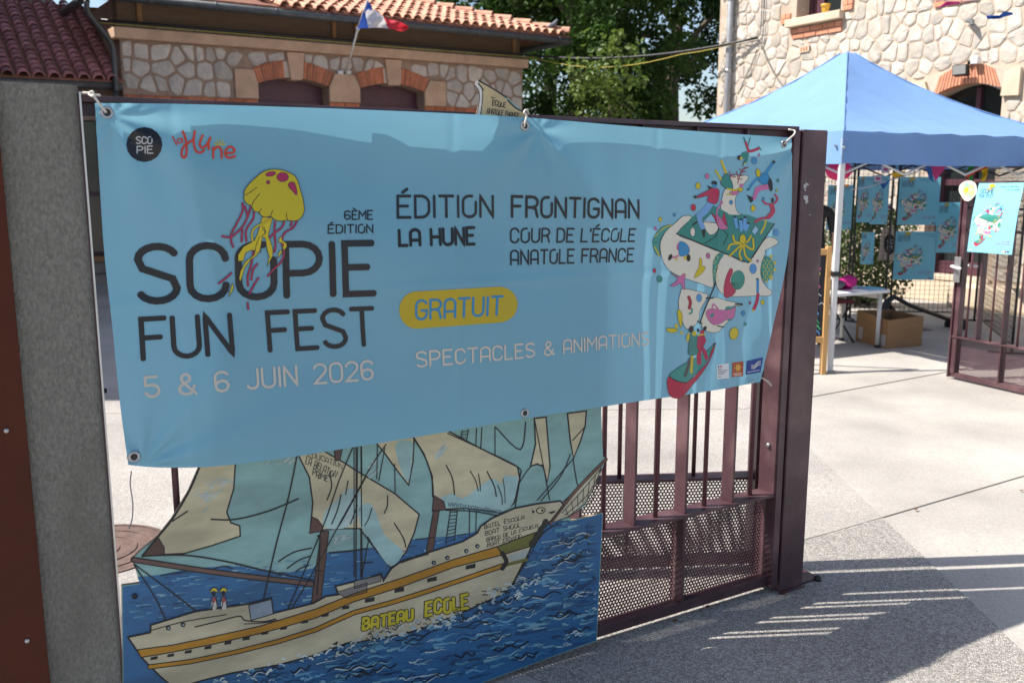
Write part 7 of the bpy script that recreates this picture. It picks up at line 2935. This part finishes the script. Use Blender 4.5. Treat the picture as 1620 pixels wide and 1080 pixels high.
flagb('bunting_flag', [(1471, 262), (1498, 262), (1480, 287)], '#c2408a', 'pink triangular bunting flag hanging under the gazebo edge')
flagb('bunting_flag', [(1464, 264), (1474, 264), (1477, 289), (1470, 283)], '#2a62a8', 'blue bunting flag tucked beside the pink triangle', .02)
flagb('bunting_flag', [(1532, 261), (1541, 261), (1540, 272), (1538, 286), (1534, 285), (1531, 272)], '#2f9a40', 'green drooping bunting flag above the paper medallion')
flagb('bunting_flag', [(1526, 277), (1543, 266), (1560, 262), (1562, 266), (1545, 272), (1530, 282)], '#c8321e', 'twisted red bunting flag beside the green one', .03)
flagb('bunting_flag', [(1551, 266), (1564, 264), (1562, 276), (1558, 288), (1550, 287), (1555, 276)], '#d8b81c', 'yellow bunting flag at the right end under the gazebo')
flagb('bunting_flag', [(1409, 275), (1420, 271), (1433, 271), (1431, 279), (1415, 282)], '#c8a81e', 'yellow patterned bunting flag above the gap between the grids')
flagb('bunting_flag', [(1392, 290), (1410, 284), (1402, 294), (1397, 300)], '#2a62a8', 'small blue bunting flag hanging over the narrow poster')
flagb('bunting_flag', [(1333, 292), (1345, 292), (1340, 297)], '#c8861e', 'small orange bunting flag beside the gazebo leg')
k = MB()
k.tube(smooth3([tn(1345, 300), tn(1372, 296), tn(1405, 286), tn(1440, 276), tn(1470, 264), tn(1500, 262), tn(1540, 262), tn(1566, 264), tn(1600, 266)]), .005, 5)
tag(k.build('bunting_string', mat('bunting_cord', (.35, .35, .4)), None, smooth=True, org=tn(1440, 276)), 'string of bunting sagging under the gazebo edge', 'string')
# bunting strung above the gazebo
HB = Frame(5.6, 10.2, .9, .436)


def hb(x, y):
    s_, z_ = HB.px(x, y, 0)
    return HB.w(s_, 0, z_)


for nm_, pts, c, lb_ in (('bunting_flag', [(1485, 13), (1498, 3), (1520, 3), (1522, 6), (1505, 8), (1512, 5)], '#c2207a', 'pink bunting flag flying in front of the upper stone wall'),
                         ('bunting_flag', [(1560, 26), (1566, 24), (1580, 25), (1590, 18), (1604, 20), (1606, 23), (1590, 27), (1576, 31), (1566, 30)], '#1f5fb0', 'blue bunting flag flying high in front of the stone wall'),
                         ('bunting_flag', [(1428, -6), (1440, -6), (1436, 3)], '#5fae40', 'green bunting flag just cut by the top of the picture')):
    k = MB()
    k.prism(pts, lambda x, y, h: hb(x, y) + HB.N * (h + .03 * math.sin(x * .3)), None, 0, .002)
    tag(k.build(nm_, mat('bunting_' + c.strip('#'), c, rough=.8, trans=.35), None, org=hb(*pts[0])), lb_, 'bunting flag', 'bunting flags flying above the gazebo')
k = MB()
k.tube(smooth3([hb(1380, -30), hb(1434, -7), hb(1500, 2), hb(1560, -2), hb(1700, -30)]), .004, 5)
tag(k.build('bunting_string', MATS['bunting_cord'], None, smooth=True, org=hb(1500, 2)), 'thin string carrying the bunting above the gazebo', 'string')

# pink paper lantern
lc = tn(1327, 270) + Vector((0, .35, 0))
r = ray(1327, 270)
lc = EYE + r * ((8.3) / r.y)
ln = thing('paper_lantern', lc, 'bright pink round paper lantern hanging inside the near corner of the gazebo', 'lantern')
k = MB()
vs, fs = [], []
n, mM = 24, 22
for j in range(mM + 1):
    th = .12 + (PI - .24) * j / mM
    for i in range(n):
        a = 2 * PI * i / n
        rr_ = .112 * (1 + .018 * (1 if j % 2 else -1))
        vs.append(lc + Vector((rr_ * math.sin(th) * math.cos(a), rr_ * math.sin(th) * math.sin(a), .088 * math.cos(th))))
for j in range(mM):
    for i in range(n):
        fs.append((j * n + i, j * n + (i + 1) % n, (j + 1) * n + (i + 1) % n, (j + 1) * n + i))
k.add(vs, fs)
k.build('paper_shade', mat('pink_paper', (.80, .06, .25), rough=.8, trans=.45), ln)
k = MB()
k.tube([lc + Vector((0, 0, .086)), lc + Vector((0, 0, .30))], .003, 5)
k.build('string', M_cord, ln)

# fine grit and leaf crumbs swept into the joints and against the post
gr = MB()
gr.raw = True
rg = random.Random(41)
M_grit = mat('grit', (.22, .18, .14), rough=.9)
for i in range(420):
    if i < 190:
        q_ = rg.uniform(1.4, 2.62)
        v = GATE.w(q_, rg.gauss(.03, .05), 0)
    elif i < 250:
        v = GATE.w(rg.gauss(2.5, .08), rg.gauss(.09, .04), 0)
    else:
        v = Vector((rg.uniform(.8, 4.2), rg.uniform(2.6, 7.0), 0))
    r_ = rg.uniform(.0015, .0042)
    z = .0045 if v.x < 1.7 else .0
    a = rg.uniform(0, 6)
    p = [Vector((v.x + r_ * math.cos(a + k * 2.1) * rg.uniform(.7, 1.5), v.y + r_ * math.sin(a + k * 2.1) * rg.uniform(.7, 1.5), z)) for k in range(3)]
    gr.add(p + [Vector((v.x, v.y, z + r_))], [(0, 1, 3), (1, 2, 3), (2, 0, 3)])
tag(gr.build('grit', M_grit, None, kind='stuff', org=(2, 4, 0)), 'fine grit and leaf crumbs scattered over the paving', 'grit')
# seams sewn along the hips of the gazebo roof
for sx, sy in ((0, 0), (1, 0), (0, 1), (1, 1)):
    k = MB()
    pts = []
    for j in range(13):
        t = j / 12 * .97
        z = ZE + (ZP - ZE) * (.64 * t + .36 * t ** 2.6) + .003
        x, y = (1.5 * t, 1.5 * t)
        pts.append(tp(x if sx == 0 else 3 - x, y if sy == 0 else 3 - y, z))
    k.tube(pts, .006, 6)
    k.build('roof_seam', M_tent, tent, smooth=True)
